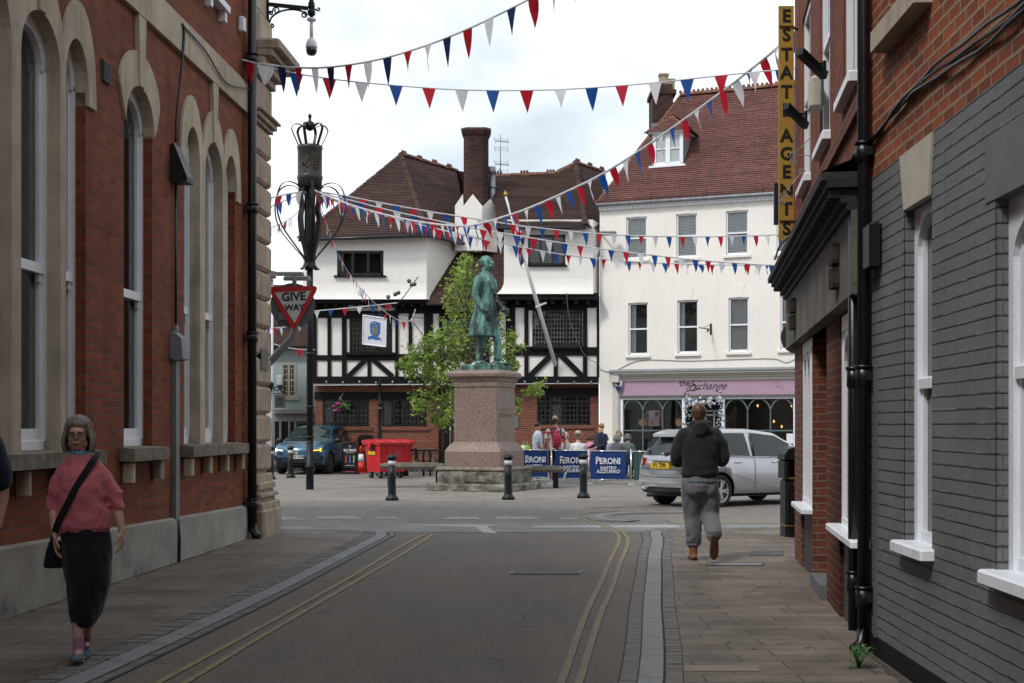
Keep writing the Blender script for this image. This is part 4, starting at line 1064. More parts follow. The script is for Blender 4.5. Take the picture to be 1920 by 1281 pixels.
# ================================================================= TUDOR HOUSE
YT = 50.0; YG = 50.35
M['leadline'] = flat('lead_strip', (.055,.06,.065), .6, .2)
tb = thing('timber_framed_house', 'black and white timber framed house with brown tiled roof behind the statue', 'house', (-2,50.5,0))
def TX(x, Y=YT): return (x-960)/F*Y
def TZ(y, Y=YT): return EYE+(800-y)/F*Y
xl, xr = TX(588), TX(1124)
# ---- ground floor brick with window holes
ops = [(605,692,748,800),(716,800,748,800),(843,905,728,868),(1007,1107,742,797)]
H = []
for a,b,c,e in ops: X0,X1,Z0,Z1 = brow(a,b,c,e,YG); H.append((X0,X1,max(Z0,0),Z1))
g = MB(Matrix.Translation((0,YG,0)))
wall_cells(g, xl, xr, 0, TZ(716,YG), H)
def rev(mb, h, dep):
    a,b,c,e = h; mb.quad((a,0,c),(a,0,e),(a,dep,e),(a,dep,c)); mb.quad((b,0,c),(b,0,e),(b,dep,e),(b,dep,c)); mb.quad((a,0,e),(b,0,e),(b,dep,e),(a,dep,e)); mb.quad((a,0,c),(b,0,c),(b,dep,c),(a,dep,c))
for h in H: rev(g, h, .12)
g.quad((xl,0,0),(xl,12,0),(xl,12,3.2),(xl,0,3.2)); g.quad((xr,0,0),(xr,12,0),(xr,12,3.2),(xr,0,3.2))
g.build('brick_wall', M['tudorbrick'], tb, fix=False)
for k, (a,b,c,e) in enumerate(H):
    if k == 2: continue
    leaded(tb, a, b, c, e, YG, M['leadline'], 4, .78 if k != 1 else None, .06, pw=.135, ph=.17, curtain=[[(.02,.22)],[(.0,.2)],None,[(.27,.45)]][k])
    g = MB(); g.rbox(a-.08,b+.12,YG-.05,YG+.05,c-.13,c-.02,.01); g.build('window_sill', M['tudorbrick'], tb)
g = MB(); g.box(TX(590,YG),TX(842,YG),YG-.06,YG+.02,TZ(748,YG),TZ(735,YG)); g.cut(); g.box(TX(1004,YG),TX(1122,YG),YG-.06,YG+.02,TZ(742,YG),TZ(727,YG)); g.build('lintel_beam', M['timber'], tb)
g = MB(); g.box(xl,xr,YG-.02,YG,0,.30); g.build('plinth', M['darkgreypaint'], tb)
g = MB(); g.box(TX(833,YG),TX(843,YG),YG-.1,YG+.05,0,TZ(720,YG)); g.box(TX(905,YG),TX(913,YG),YG-.1,YG+.05,0,TZ(720,YG)); g.box(TX(843,YG),TX(905,YG),YG-.08,YG+.05,TZ(728,YG),TZ(718,YG)); g.build('door_frame', M['timber'], tb)
g = MB(); a, b = TX(844,YG), TX(904,YG); m = 8
for k in range(m): g.rbox(a+(b-a)*k/m+.004, a+(b-a)*(k+1)/m-.004, YG+.04, YG+.10, .05, TZ(728,YG), .006)
g.build('door', plain('brown_door', (.13,.055,.022), .6, .2, 3, .1, 30), tb)
g = MB(); g.box(TX(729,YG),TX(744,YG),YG-.012,YG,TZ(827,YG),TZ(822,YG)); g.build('air_brick', M['blackpaint'], tb)
g = MB(); a,b,c,e = brow(964,972,780,803,YG); g.box(a,b,YG-.03,YG,c,e); g.build('notice_plate', M['greyplastic'], tb)
g = MB(); g.cyl((TX(825,YG),YG-.08,.1),(TX(825,YG),YG-.08,TZ(722,YG)),.05,10); g.cut(); g.cyl((TX(712,YG),YG-.06,2),(TX(712,YG),YG-.06,TZ(722,YG)),.03,8); g.build('downpipe', M['blackpaint'], tb)
# ---- first floor: white panels with timbers standing proud
Zb, Zt = TZ(720), TZ(556)
g = MB(); hw = [brow(655,735,598,661,YT), brow(838,905,598,661,YT), brow(998,1092,582,649,YT)]
gg = MB(Matrix.Translation((0,YT+.03,0))); wall_cells(gg, xl, xr, Zb, Zt+.1, [(h[0],h[1],h[2],h[3]) for h in hw]); 
for h in hw: rev(gg, h, .1)
gg.quad((xl,0,Zb),(xl,12,Zb),(xl,12,Zt+3),(xl,0,Zt)); gg.quad((xr,0,Zb),(xr,12,Zb),(xr,12,Zt+3),(xr,0,Zt)); gg.quad((xl,0,Zb),(xr,0,Zb),(xr,.6,Zb),(xl,.6,Zb))
gg.build('plaster_infill', M['trender'], tb, fix=False)
def beam(mb, x0, x1, y0, y1, d=.05): a,b,c,e = brow(x0,x1,y0,y1,YT); mb.box(a,b,YT-d+.03,YT+.06,c,e)
def brace(mb, x0, y0, x1, y1, w=.17):
    p, q = at(x0,y0,YT+.0), at(x1,y1,YT+.0); mb.bar(p, q, w, .05, up=(0,1,0)) if False else mb.bar(p, q, .055, w, up=Vector((q-p)).cross(Vector((0,1,0))))
g = MB()
beam(g,586,1122,706,719,.06)                                          # sill beam
beam(g,586,1122,580 if False else 556,572,.05)                        # head
for x0,x1,(y0,y1) in ((586,594,(572,707)),(614,621,(572,707)),(641,650,(572,707)),(741,747,(572,707)),(766,773,(572,707)),(795,812,(572,707)),(823,833,(572,707)),(907,918,(572,707)),(926,936,(572,707)),(948,966,(572,707)),(983,991,(572,707)),(1093,1101,(572,707)),(1119,1124,(556,707))):
    beam(g,x0,x1,y0,y1,.052)
beam(g,594,655,666,676,.046); beam(g,650,741,661,676,.055); beam(g,735,835,664,676,.046); beam(g,833,912,662,676,.05); beam(g,948,1122,651,667,.046); beam(g,650,741,583,598,.045)
beam(g,991,1093,571,582,.045); beam(g,594,641,571,596,.045) ; beam(g,833,912,585,598,.045); beam(g,948,1122,571,577,.044); beam(g,741,835,571,588,.044)
beam(g,689,696,676,707,.05); beam(g,1038,1046,667,707,.05)
g.build('timber_frame', M['timber'], tb)
g = MB(); brace(g,688,672,653,706); g.cut(); brace(g,697,672,736,706); g.cut(); brace(g,1037,662,993,706,.2); g.cut(); brace(g,1048,662,1092,706,.2); g.build('timber_brace', M['timber'], tb)
leaded(tb, *hw[0], YT+.0, M['leadline'], 3, None, .05, pw=.12, ph=.15); leaded(tb, *hw[1], YT, M['leadline'], 2, None, .05, pw=.12, ph=.15); leaded(tb, *hw[2], YT, flat('pale_lead', (.18,.19,.2), .5, .2), 3, None, .05, pw=.105, ph=.15)
g = MB(); g.box(TX(648),TX(740),YT-.12,YT,TZ(666),TZ(661)); g.cut(); g.box(TX(993),TX(1097),YT-.1,YT,TZ(655),TZ(650)); g.build('timber_sill', M['timber'], tb)
g = MB(); g.tube([(TX(588),YT-.06,TZ(722.5)),(TX(850),YT-.06,TZ(721)),(TX(1122),YT-.06,TZ(719))], .014, 5); g.build('white_cable', M['whitepaint'], tb)
# festoon lamps along the jetty
fg = MB()
for k in range(17): fg.cut(); x = 612+k*31.0; fg.ell(at(x, 716.5+(k%2), YT-.09), .035,.035,.05, 8, 6)
fg.build('festoon_lamp', plain('coloured_bulbs', (.30,.36,.42), .4, .5, 1.5), tb)
# black jetty beams / bressumers under the second floor
g = MB(); g.box(TX(583),TX(800),YT-.45,YT+.1,TZ(569,49.6),TZ(558,49.6)); g.cut(); g.box(TX(938),TX(1121),YT-.50,YT+.1,TZ(562,49.5),TZ(549,49.5)); g.build('bressumer', M['timber'], tb)
g = MB()
for x in range(592,800,18): g.cut(); g.box(TX(x),TX(x+6),YT-.40,YT+.1,TZ(575,49.6),TZ(569.5,49.6))
for x in range(944,1118,22): g.cut(); g.box(TX(x),TX(x+7),YT-.45,YT+.1,TZ(570,49.5),TZ(562.5,49.5))
g.build('joist_end', M['timber'], tb)
# ---- second floor rendered gables (flared bottoms)
YF = 49.6
def gable_wall(name, x0, x1, yb, yt, win, leftflare, ret=None):
    X0, X1 = TX(x0,YF), TX(x1,YF); Zbm, Ztp = TZ(yb,YF), TZ(yt,YF)
    h = brow(*win, YF)
    mb = MB(Matrix.Translation((0,YF,0))); zf = Zbm+.55
    wall_cells(mb, X0, X1, zf, Ztp, [h]); rev(mb, h, .12)
    prof = [(0,zf),(-.02,Zbm+.35),(-.07,Zbm+.16),(-.16,Zbm)]
    fl = .25 if leftflare else .0
    vs = []
    for i,(d,z) in enumerate(prof):
        k = (0,.05,.4,1)[i]; vs += [(X0-fl*k,d,z),(X1,d,z)]
    mb.add(vs, [(2*i,2*i+1,2*i+3,2*i+2) for i in range(3)], True)
    vs2 = [(X0-fl*k,d,z) for (d,z),k in zip(prof,(0,.05,.4,1))]+[(X0,2.5,z) for d,z in prof]
    mb.add(vs2+[(X0,0,Ztp),(X0,2.5,Ztp)], [(i,i+1,5+i,4+i) for i in range(3)]+[(0,8,9,4)])
    if ret:   # oblique return on the right: top/bottom px points at given depth
        xa, Ya = ret; Xa = TX(xa,Ya)
        mb.M = Matrix()
        vs = [(X1,YF+d,z) for d,z in prof]+[(Xa,Ya,z) for d,z in prof]+[(X1,YF,Ztp),(Xa,Ya,Ztp+.0)]
        mb.add(vs, [(i,i+1,5+i,4+i) for i in range(3)]+[(0,4,9,8)])
    mb.build(name, M['trender'], tb, fix=False)
    return h
h1 = gable_wall('upper_wall', 568, 800, 562, 436, (632,719,470,517), False, (870,52.3))
h2 = gable_wall('upper_wall', 945, 1112, 552, 412, (990,1060,440,497), True, (1124,50.6))
leaded(tb, *h1, YF, None, 3, None, .09); leaded(tb, *h2, YF, None, 3, None, .08)
g = MB(); g.box(h1[0]-.1,h1[1]+.1,YF-.1,YF+.02,h1[2]-.06,h1[2]); g.cut(); g.box(h2[0]-.06,h2[1]+.06,YF-.1,YF+.02,h2[2]-.06,h2[2]); g.build('timber_sill', M['timber'], tb)
g = MB(); X0,X1,Z0,Z1 = h1
g.box(X0+.08,X0+.22,YF+.12,YF+.14,Z0+.08,Z1-.08); g.build('curtain', plain('ochre_curtain', (.26,.20,.11), .9), tb)
# ---- main roofs. eaves z and ridge z in metres
ze = TZ(444,49.2); Yr = 54.0; zr = TZ(290,Yr)
A0 = Vector((TX(560,49.2),49.2,ze-.05)); A1 = Vector((TX(800,49.2),49.2,ze+.1)); ap = Vector((TX(752,Yr),Yr,zr))
LB = Vector((TX(560,49.2)-.2,58,ze)); BR = Vector((TX(880,51.6),51.6,ze+.1)); RR = ap+(BR-A1)*1.4
roof('roof_front', [A0,A1,ap], M['tile'], tb); roof('roof_side', [LB,A0,ap], M['tile'], tb); roof('roof_side', [A1,BR,RR,ap], M['tile'], tb)
g = MB(); g.add([LB,ap,RR,(RR.x,58,ze)], [(0,1,2,3)]); g.build('roof_back', M['tile'], tb, fix=False)
# right hand roof
zE = TZ(424,49.2); E0 = Vector((TX(930,49.2),49.2,zE)); E1 = Vector((TX(1098,49.2),49.2,TZ(420,49.2))); E2 = Vector((TX(1128,50.2),50.2,TZ(416,50.2)))
def rpl(x, Y): return Vector((TX(x,Y),Y,zE+.545*(Y-49.2)))
Rg0 = rpl(925,53.9); Rg1 = rpl(1040,54.1); RA = rpl(1079,55.3); E2.z = E1.z = zE; RE = RA+Vector((E2.x-E1.x,E2.y-E1.y,0))*2
roof('roof_front', [E0,E1,RA,Rg1,Rg0], M['tile'], tb); roof('roof_side', [E1,E2,RE,RA], M['tile'], tb)
g = MB(); g.add([Rg0,Rg1,RE,(RE.x,58,zE),(Rg0.x-3,58,zE)], [(0,1,2,3,4)]); g.add([RR,Rg0,(Rg0.x,58,zE),(RR.x,58,zE)],[(0,1,2,3)]); g.build('roof_back', M['tile'], tb, fix=False)
# catslide between the gables
C0 = Vector((TX(799,49.5),49.5,TZ(569,49.5))); C1 = Vector((TX(945,49.5),49.5,TZ(569,49.5))); C2 = Vector((TX(945,53.6),53.6,TZ(405,53.6))); C3 = Vector((TX(868,53.6),53.6,TZ(405,53.6)))
roof('catslide_roof', [C0,C1,C2,C3], M['tile'], tb)
g = MB(); random.seed(5)
ridge_tiles(g, ap, RR, .12, .33, True); g.cut(); ridge_tiles(g, Rg0, Rg1, .12, .33, True); g.cut(); ridge_tiles(g, Rg1, RA, .12, .3, False); g.cut(); ridge_tiles(g, RA, RE, .12, .33, True)
g.build('ridge_tiles', M['ridge'], tb, fix=False)
g = MB(); g.cut(); ridge_tiles(g, A0, ap, .10, .14); g.cut(); ridge_tiles(g, A1+Vector((0,0,.02)), ap, .12, .12); g.cut(); ridge_tiles(g, E1, RA, .14, .12); g.cut(); ridge_tiles(g, E2, RE, .1, .14)
g.build('hip_tiles', M['tile'], tb, fix=False)
# gutters with wire guards
def gutter(mb, a, b, r=.06):
    mb.tube([a,b], r, 8)
    a = Vector(a); b = Vector(b); n = int((b-a).length/.5)
    for i in range(n+1): p = a.lerp(b, i/n); mb.cyl(p+Vector((0,0,0)), p+Vector((0,0,.16)), .008, 4)
    for z in (.06,.10,.14): mb.tube([a+Vector((0,0,z)), b+Vector((0,0,z))], .006, 4)
g = MB(); gutter(g, A0+Vector((0,-.06,-.07)), A1+Vector((0,-.06,-.07))); gutter(g, A1+Vector((.02,-.06,-.07)), BR+Vector((0,-.06,-.07))); gutter(g, E0+Vector((0,-.06,-.07)), E1+Vector((0,-.06,-.07)))
g.build('gutter', M['blackpaint'], tb)
# rainwater brackets on catslide eave
g = MB(); g.tube([C0+Vector((0,-.05,-.03)), C1+Vector((0,-.05,-.03))], .05, 8); g.build('gutter', M['blackpaint'], tb)
# ---- chimney
cY = 51.2
g = MB()
def CX(x): return TX(x,cY)
def CZ(y): return TZ(y,cY)
cy0, cy1 = cY-.0, cY+1.3
g.box(CX(853),CX(904),cy0,cy1,CZ(470),CZ(386)); g.add([(CX(904),cy0,CZ(470)),(CX(932),cy0+.6,CZ(470)),(CX(932),cy0+.6,CZ(386)),(CX(904),cy0,CZ(386)),(CX(904),cy1,CZ(470)),(CX(932),cy1,CZ(470)),(CX(932),cy1,CZ(386)),(CX(904),cy1,CZ(386))],[(0,1,2,3),(1,5,6,2),(3,2,6,7)])
for xa, xb, ya, yb in ((853,869,0,0),(869,904,0,0),(906,932,.05,.6)):
    z = CZ(386); zt = CZ(364 if xb != 932 else 370); xm = (xa+xb)/2 if xa != 853 else xb-1
    g.add([(CX(xa),cy0+ya,z),(CX(xb),cy0+yb,z),(CX(xm),cy0+(ya+yb)/2,zt),(CX(xm),cy0+.6,z+.25)],[(0,1,2),(1,3,2),(0,2,3)])
g.build('chimney_base', M['trender'], tb, fix=False)
g = MB(); cx = CX(892); cyy = cY+.65
def octo(rx, z, p=.6): return [(cx+math.copysign(abs(math.cos(R(22.5+45*k)))**p,math.cos(R(22.5+45*k)))*rx, cyy+math.copysign(abs(math.sin(R(22.5+45*k)))**p,math.sin(R(22.5+45*k)))*rx, z) for k in range(8)]
def ringstack(mb, rs):
    vs = [p for r, z in rs for p in octo(r, z)]
    mb.add(vs, [(8*i+k,8*i+(k+1)%8,8*i+8+(k+1)%8,8*i+8+k) for i in range(len(rs)-1) for k in range(8)]+[tuple(8*(len(rs)-1)+k for k in range(8))])
ringstack(g, [(.47,CZ(390)),(.47,CZ(252)),(.50,CZ(250)),(.55,CZ(244)),(.56,CZ(238))]); 
g.build('chimney_shaft', M['chimbrick'], tb)
g = MB(); ringstack(g, [(.57,CZ(239.5)),(.57,CZ(237)),(.3,CZ(235))]); g.build('chimney_cap', M['sillstone'], tb)
g = MB(); g.cyl((CX(922),cY+.9,CZ(400)),(CX(922),cY+.9,CZ(318)),.12,16); g.cyl((CX(920),cY+.9,CZ(318)),(CX(920),cY+.9,CZ(305)),.17,16); g.cyl((CX(922),cY+.9,CZ(345)),(CX(922),cY+.9,CZ(342)),.15,16); g.build('flue', M['steel'], tb)
g = MB(); mx_ = CX(938); yy = cY+1
g.cyl((mx_,yy,CZ(322)),(mx_,yy,CZ(242)),.018,6); g.tube([(CX(924),yy,CZ(330)),(CX(930),yy,CZ(318)),(mx_,yy,CZ(306))],.018,6)
for z0 in (258, 302):
    g.bar((CX(930),yy-.3,CZ(z0-1)),(CX(955),yy+.2,CZ(z0-4)),.02)
    for dy in (-7, 9):
        for o in (0,3,6): g.bar((CX(926),yy,CZ(z0+dy+o-2)),(CX(953),yy,CZ(z0+dy+o)),.009)
        g.bar((CX(926),yy,CZ(z0+dy-4)),(CX(929),yy,CZ(z0+dy+8)),.014); g.bar((CX(953),yy,CZ(z0+dy-4)),(CX(951),yy,CZ(z0+dy+8)),.014)
g.build('aerial', M['steel'], tb)
# flood lamp near the corner
g = MB(); p = at(1140,438,49.3); g.rbox(p.x-.28,p.x+.28,49.1,49.5,p.z-.05,p.z+.06,.03); g.bar(p, p+Vector((-.2,.6,.1)),.04); g.build('flood_lamp', M['greyplastic'], tb)
g = MB(); g.tube(spline([at(1062,548,49.4),at(1068,600,49.6),at(1085,645,49.7),at(1100,670,49.8),at(1124,683,49.9)],20),.012,5); g.build('cable', M['greyplastic'], tb)

# ================================================================= WHITE CREAM BUILDING
WA = Vector((TX(1124.5,50),50,0)); WB = Vector((9.24,47.37,0)); du = (WB-WA).normalized(); wo = Vector((du.y,-du.x,0)).normalized()
if wo.y > 0: wo = -wo
MW = frameM((WA.x,WA.y,0), du, wo); ME = du.y/du.x
def wu(x):       # photo column -> (u along the facade, distance Y)
    k = (x-960)/F; X = (WA.y-ME*WA.x)*k/(1-ME*k) if abs(1-ME*k) > 1e-9 else 0
    Y = X/k if abs(k)>1e-9 else WA.y
    return (X-WA.x)/du.x, Y
def wz(x, y): u, Y = wu(x); return EYE+(800-y)/F*Y
wb = thing('cream_building', 'cream rendered three storey building with red tiled roof, dormer and lilac shop sign', 'building', (6,50,0))
zE2 = wz(1300,378)
UL_ = 12.0
def wrect(x0,x1,y0,y1): return (wu(x0)[0], wu(x1)[0], wz((x0+x1)/2,y1), wz((x0+x1)/2,y0))
upW = [wrect(1174,1213,407,486), wrect(1268,1307,401,483), wrect(1361,1403,395,478), wrect(1456,1500,388,474)]
loW = [wrect(1178,1215,568,666), wrect(1270,1309,563,663), wrect(1366,1404,558,660), wrect(1463,1503,552,656)]
zs = wz(1320,742); shop = (wu(1164)[0], wu(1488)[0]+.05, 0.0, zs-.02)
allh = upW+loW+[shop]
g = MB(MW); wall_cells(g, 0, UL_, 0, zE2+.05, allh)
for h in upW+loW: a,b,c,e = h; g.quad((a,0,c),(a,0,e),(a,-.13,e),(a,-.13,c)); g.quad((b,0,c),(b,0,e),(b,-.13,e),(b,-.13,c)); g.quad((a,0,e),(b,0,e),(b,-.13,e),(a,-.13,e)); g.quad((a,0,c),(b,0,c),(b,-.13,c),(a,-.13,c))
g.quad((0,0,0),(0,-9,0),(0,-9,zE2),(0,0,zE2)); g.quad((UL_,0,0),(UL_,-9,0),(UL_,-9,zE2),(UL_,0,zE2)); g.quad((0,-9,0),(UL_,-9,0),(UL_,-9,zE2),(0,-9,zE2))
g.build('wall', M['render'], wb, fix=False)
M['shutter'] = plain('white_shutter', (.78,.81,.81), .5, .05, 3, 0)
for i, h in enumerate(upW+loW):
    a,b,c,e = h; D = -.06; g = MB(MW); w = .055
    g.box(a,a+w,D,D-.08,c,e); g.box(b-w,b,D,D-.08,c,e); g.box(a,b,D,D-.08,e-w,e); g.box(a,b,D,D-.08,c,c+.08); g.box(a,b,D+.01,D-.06,(c+e)/2-.025,(c+e)/2+.03)
    f = g.build('window_frame', M['sashwhite'], wb)
    pg = MB(MW); pg.box(a+w,b-w,D-.045,D-.05,c+.05,e-w); pg.build('pane', M['pane'], f)
    g = MB(MW); sides = [(a+w,(a+b)/2-.01),((a+b)/2+.01,b-w)]
    if i in (4,5): sides = sides[:1]
    for (x0,x1) in sides:
        if i == 4 : x1 -= .12
        if i == 5 : x1 -= .14
        g.box(x0,x0+.035,D-.10,D-.13,c,e); g.box(x1-.035,x1,D-.10,D-.13,c,e); zc = (c+e)/2; g.box(x0,x1,D-.10,D-.13,zc-.03,zc+.03)
        n = int((e-c)/.052)
        ang = R(58 if i not in (3,7) else 70)
        for k in range(n):
            z = c+.05+(e-c-.08)*k/n; g.add([(x0+.03,D-.10,z),(x1-.03,D-.10,z),(x1-.03,D-.10-.05*math.cos(ang),z+.05*math.sin(ang)),(x0+.03,D-.10-.05*math.cos(ang),z+.05*math.sin(ang))],[(0,1,2,3)])
    g.build('shutter', M['shutter'], f, fix=False)
    g = MB(MW); g.quad((a,-.6,c),(b,-.6,c),(b,-.6,e),(a,-.6,e)); g.quad((a,-.14,c),(a,-.6,c),(a,-.6,e),(a,-.14,e)); g.quad((b,-.14,c),(b,-.6,c),(b,-.6,e),(b,-.14,e)); g.build('interior_lining', M['interior'], f, fix=False)
    g = MB(MW); g.rbox(a-.09,b+.09,-.05,.08,c-.09,c-.002,.01); g.build('window_sill', M['render'], wb)
    g = MB(MW); m = (a+b)/2; g.prism([(m-.13,e+.01),(m+.13,e+.01),(m+.20,e+.42),(m-.20,e+.42)], .012, -.02); g.build('keystone', M['render'], wb)
# cornice + gutter with wire guard
g = MB(MW); g.box(0,UL_,-.05,.08,zE2-.13,zE2-.05); g.box(0,UL_,-.05,.14,zE2-.05,zE2+.02)
for k in range(int(UL_/.16)): g.box(.04+k*.16,.12+k*.16,.075,.125,zE2-.12,zE2-.055)
g.build('eaves_cornice', M['sashwhite'], wb)
ev0 = MW @ Vector((-.05,.22,zE2+.06)); ev1 = MW @ Vector((UL_,.22,zE2+.06))
g = MB(); g.tube([ev0,ev1], .055, 8); g.build('gutter', M['lead'], wb)
g = MB(); gd = M['castblack']
for z in (.05,.09,.13,.17): g.tube([ev0+Vector((0,0,z)), ev1+Vector((0,0,z))], .005, 4)
for k in range(90): p = ev0.lerp(ev1,k/90); g.tube([p+Vector((0,0,.04)), ev0.lerp(ev1,(k+1)/90)+Vector((0,0,.17))], .004, 3, caps=False)
for k in range(7): p = ev0.lerp(ev1,k/6*.97+.005); g.cyl(p, p+Vector((0,0,.28)), .012, 4)
g.build('gutter_guard', gd, wb)
# roof
def wl(u, d, z): return MW @ Vector((u, d, z))
rz = 14.0; rd = -4.3
_k = (1276-960)/F; _o = wl(0,rd,0); uR = (_k*_o.y-_o.x)/(du.x-_k*du.y)
P0, P1, P2, P3 = wl(-.1,.2,zE2+.08), wl(UL_,.2,zE2+.08), wl(UL_,rd,rz), wl(uR,rd,rz)
roof('roof_front', [P0,P1,P2,P3], M['tile2'], wb)
roof('roof_side', [wl(-.1,-9,zE2+.08),P0,P3,wl(uR,rd-.5,rz)], M['tile2'], wb)
g = MB(); g.add([P3,P2,wl(UL_,-9,zE2),wl(0,-9,zE2)],[(0,1,2,3)]); g.build('roof_back', M['tile2'], wb, fix=False)
g = MB(); g.cut(); ridge_tiles(g, P3+Vector((0,0,.02)), P2+Vector((0,0,.02)), .13, .3, False)
for k in range(60): p = P3.lerp(P2,k/60); g.lathe([(.05,.0),(.055,.07),(.02,.11),(0,.11)], p+Vector((0,0,.09)), 6)
ridge_tiles(g, P0, P3, .08, .14); g.build('ridge_tiles', M['ridge'], wb, fix=False)
# dormer : px box (1222..1280, 250..310)
g = MB(); 
zb_ = wz(1250,312)
def onroof(u, z): return .2+(z-zE2-.08)/(rz-zE2-.08)*(rd-.2)
u0d, u1d = 2.02, 3.12
# solve the front plane: where the roof reaches the window bottom
tgt = 310
best = min((abs((800-(F*( (lambda z:(z-EYE))(zE2+.08+t*(rz-zE2-.08)))/ (wl(2.5,onroof(0,zE2+.08+t*(rz-zE2-.08)),0).y) ))-tgt), t) for t in [i/400 for i in range(400)])[1]
zd0 = zE2+.08+best*(rz-zE2-.08); dd = onroof(0, zd0)
zd1 = zd0+1.22
def ucol(x, d):   # u for photo column x at offset d
    k = (x-960)/F; o = wl(0,d,0); return (k*o.y-o.x)/(du.x-k*du.y)
ua, ub = ucol(1224,dd), ucol(1281,dd)
back = onroof(0, zd1)
g.M = MW
g.quad((ua,dd,zd0),(ua,back,zd1),(ua,dd,zd1)); g.quad((ub,dd,zd0),(ub,back,zd1),(ub,dd,zd1)); g.build('dormer_cheek', M['lead'], wb, fix=False)
g = MB(MW); w = .08; D = dd+.03
for x in (ua, ub-w): g.box(x,x+w,D,D-.1,zd0,zd1)
g.box(ua,ub,D,D-.1,zd1-.1,zd1); g.box(ua,ub,D,D-.1,zd0,zd0+.09); g.box(ua-.12,ub+.1,D+.08,D-.1,zd0-.05,zd0+.02)
m = (ua+ub)/2; g.box(m-.04,m+.04,D,D-.09,zd0,zd1); zc = (zd0+zd1)/2
for (x0,x1) in ((ua+w,m-.04),(m+.04,ub-w)): g.box(x0,x0+.045,D-.01,D-.08,zd0,zd1); g.box(x1-.045,x1,D-.01,D-.08,zd0,zd1); g.box(x0,x1,D-.02,D-.07,zc-.02,zc+.02); g.box(x0,x1,D-.01,D-.08,zd0+.08,zd0+.14); g.box(x0,x1,D-.01,D-.08,zd1-.15,zd1-.1)
f = g.build('dormer_window', M['sashwhite'], wb); pg = MB(MW); pg.box(ua+w,ub-w,D-.06,D-.065,zd0+.08,zd1-.1); pg.build('pane', plain('pale_blind_glass', (.42,.45,.46), .15, .1, 2, spec=.8), f)
oh = .24; e0 = wl(ua-oh,dd+.2,zd1-.02); e1 = wl(ub+oh,dd+.2,zd1-.02); top = wl(m-.05,dd-.75,zd1+.70); e2 = wl(ub+oh,back-.5,zd1-.02); e3 = wl(ua-oh,back-.5,zd1-.02); topb = wl(m+.05,dd-1.9,zd1+.70)
roof('dormer_roof', [e0,e1,top], M['tile2'], wb, .1, .018); roof('dormer_roof', [e1,e2,topb,top], M['tile2'], wb, .1, .018); roof('dormer_roof', [e3,e0,top,topb], M['tile2'], wb, .1, .018)
g = MB(MW); g.box(ua-.12,ub+.12,dd+.16,back,zd1-.06,zd1-.01); g.build('dormer_soffit', M['sashwhite'], wb)
g = MB(); g.cut(); ridge_tiles(g, e0, top, .06, .12); g.cut(); ridge_tiles(g, e1, top, .06, .12); g.cut(); ridge_tiles(g, top, topb, .09, .25); g.build('dormer_hip_tiles', M['ridge'], wb, fix=False)
# chimney on the hip
cq = at(1249,230,53.0); Yc = 53.0
def K(x, y, Y=Yc): return at(x,y,Y)
g = MB(); a = K(1224,250); b = K(1262,163); g.box(a.x,b.x,Yc,Yc+1.5,a.z-1.0,b.z); a2 = K(1222,176); b2 = K(1267,168); g.box(a2.x-.03,b2.x+.02,Yc-.05,Yc+1.55,a2.z,b2.z); g.box(a.x+.02,b.x-.02,Yc+.02,Yc+1.45,b.z,b.z+.12); g.build('chimney_stack', M['chimbrick'], wb)
g = MB()
for x, yy, hh in ((1246,.35,.46),(1262,1.0,.42)):
    g.cut(); c = K(x,161); g.rbox(c.x-.16,c.x+.16,Yc+yy-.16,Yc+yy+.16,c.z-.05,c.z+hh,.02); g.rbox(c.x-.19,c.x+.19,Yc+yy-.19,Yc+yy+.19,c.z+hh-.02,c.z+hh+.06,.02)
g.build('chimney_pot', plain('buff_pot', (.34,.28,.2), .85, .3, 6), wb)
g = MB()
for k in range(11):
    p = K(1268-k*3.6, 206+k*9.5, Yc-.02); 
    g.box(b.x+.01-.0,b.x+.05,Yc+1.3-k*.13,Yc+1.42-k*.13,K(0,195+k*8).z-.05,K(0,195+k*8).z+.16)
p = K(1224,250); q = K(1262,232); g.box(p.x-.05,q.x+.05,Yc-.08,Yc-.0,K(0,244).z,K(0,232).z); g.build('lead_flashing', M['lead'], wb)
# ---- shopfront
pil = plain('shopfront_cream', (.60,.58,.52), .6, .08, 3)
g = MB(MW); uA = wu(1150)[0]; uB = wu(1163)[0]; zt = wz(1150,697)
g.rbox(uA,uB,-.1,.10,0,zt-.35,.01); g.rbox(uA+.04,uB-.04,-.1,.13,.3,zt-.45,.01); g.rbox(uA-.06,uB+.05,-.1,.28,zt-.38,zt,.03); g.build('pilaster', pil, wb)
zc0 = wz(1320,712); zc1 = wz(1320,693); u9 = wu(1500)[0]+.5
g = MB(MW)
for d, z0, z1 in ((.10,zc0-.02,zc0+.08),(.15,zc0+.081,zc0+.15),(.22,zc0+.151,zc0+.22),(.32,zc0+.221,zc1-.03)): g.box(uA+.1,u9,-.05,d,z0,z1)
g.build('shop_cornice', pil, wb)
g = MB(MW); g.add([(uA-.1,.36,zc1-.03),(u9,.36,zc1-.03),(u9,-.0,zc1+.05),(uA-.1,-.0,zc1+.05),(uA-.1,.36,zc1-.06),(u9,.36,zc1-.06),(u9,0,zc1-.06),(uA-.1,0,zc1-.06)],[(0,1,2,3),(4,5,1,0),(3,7,4,0),(5,4,7,6)]); g.build('lead_flashing', M['lead'], wb)
zf0, zf1 = wz(1320,741), wz(1320,713)
g = MB(MW); g.box(uB+.0,u9,-.05,.07,zf0,zf1); sg = g.build('shop_sign', plain('lilac_fascia', (.45,.31,.41), .6, .05, 2), wb)
dk = flat('dark_lettering', (.02,.018,.02), .5)
g = MB(); 
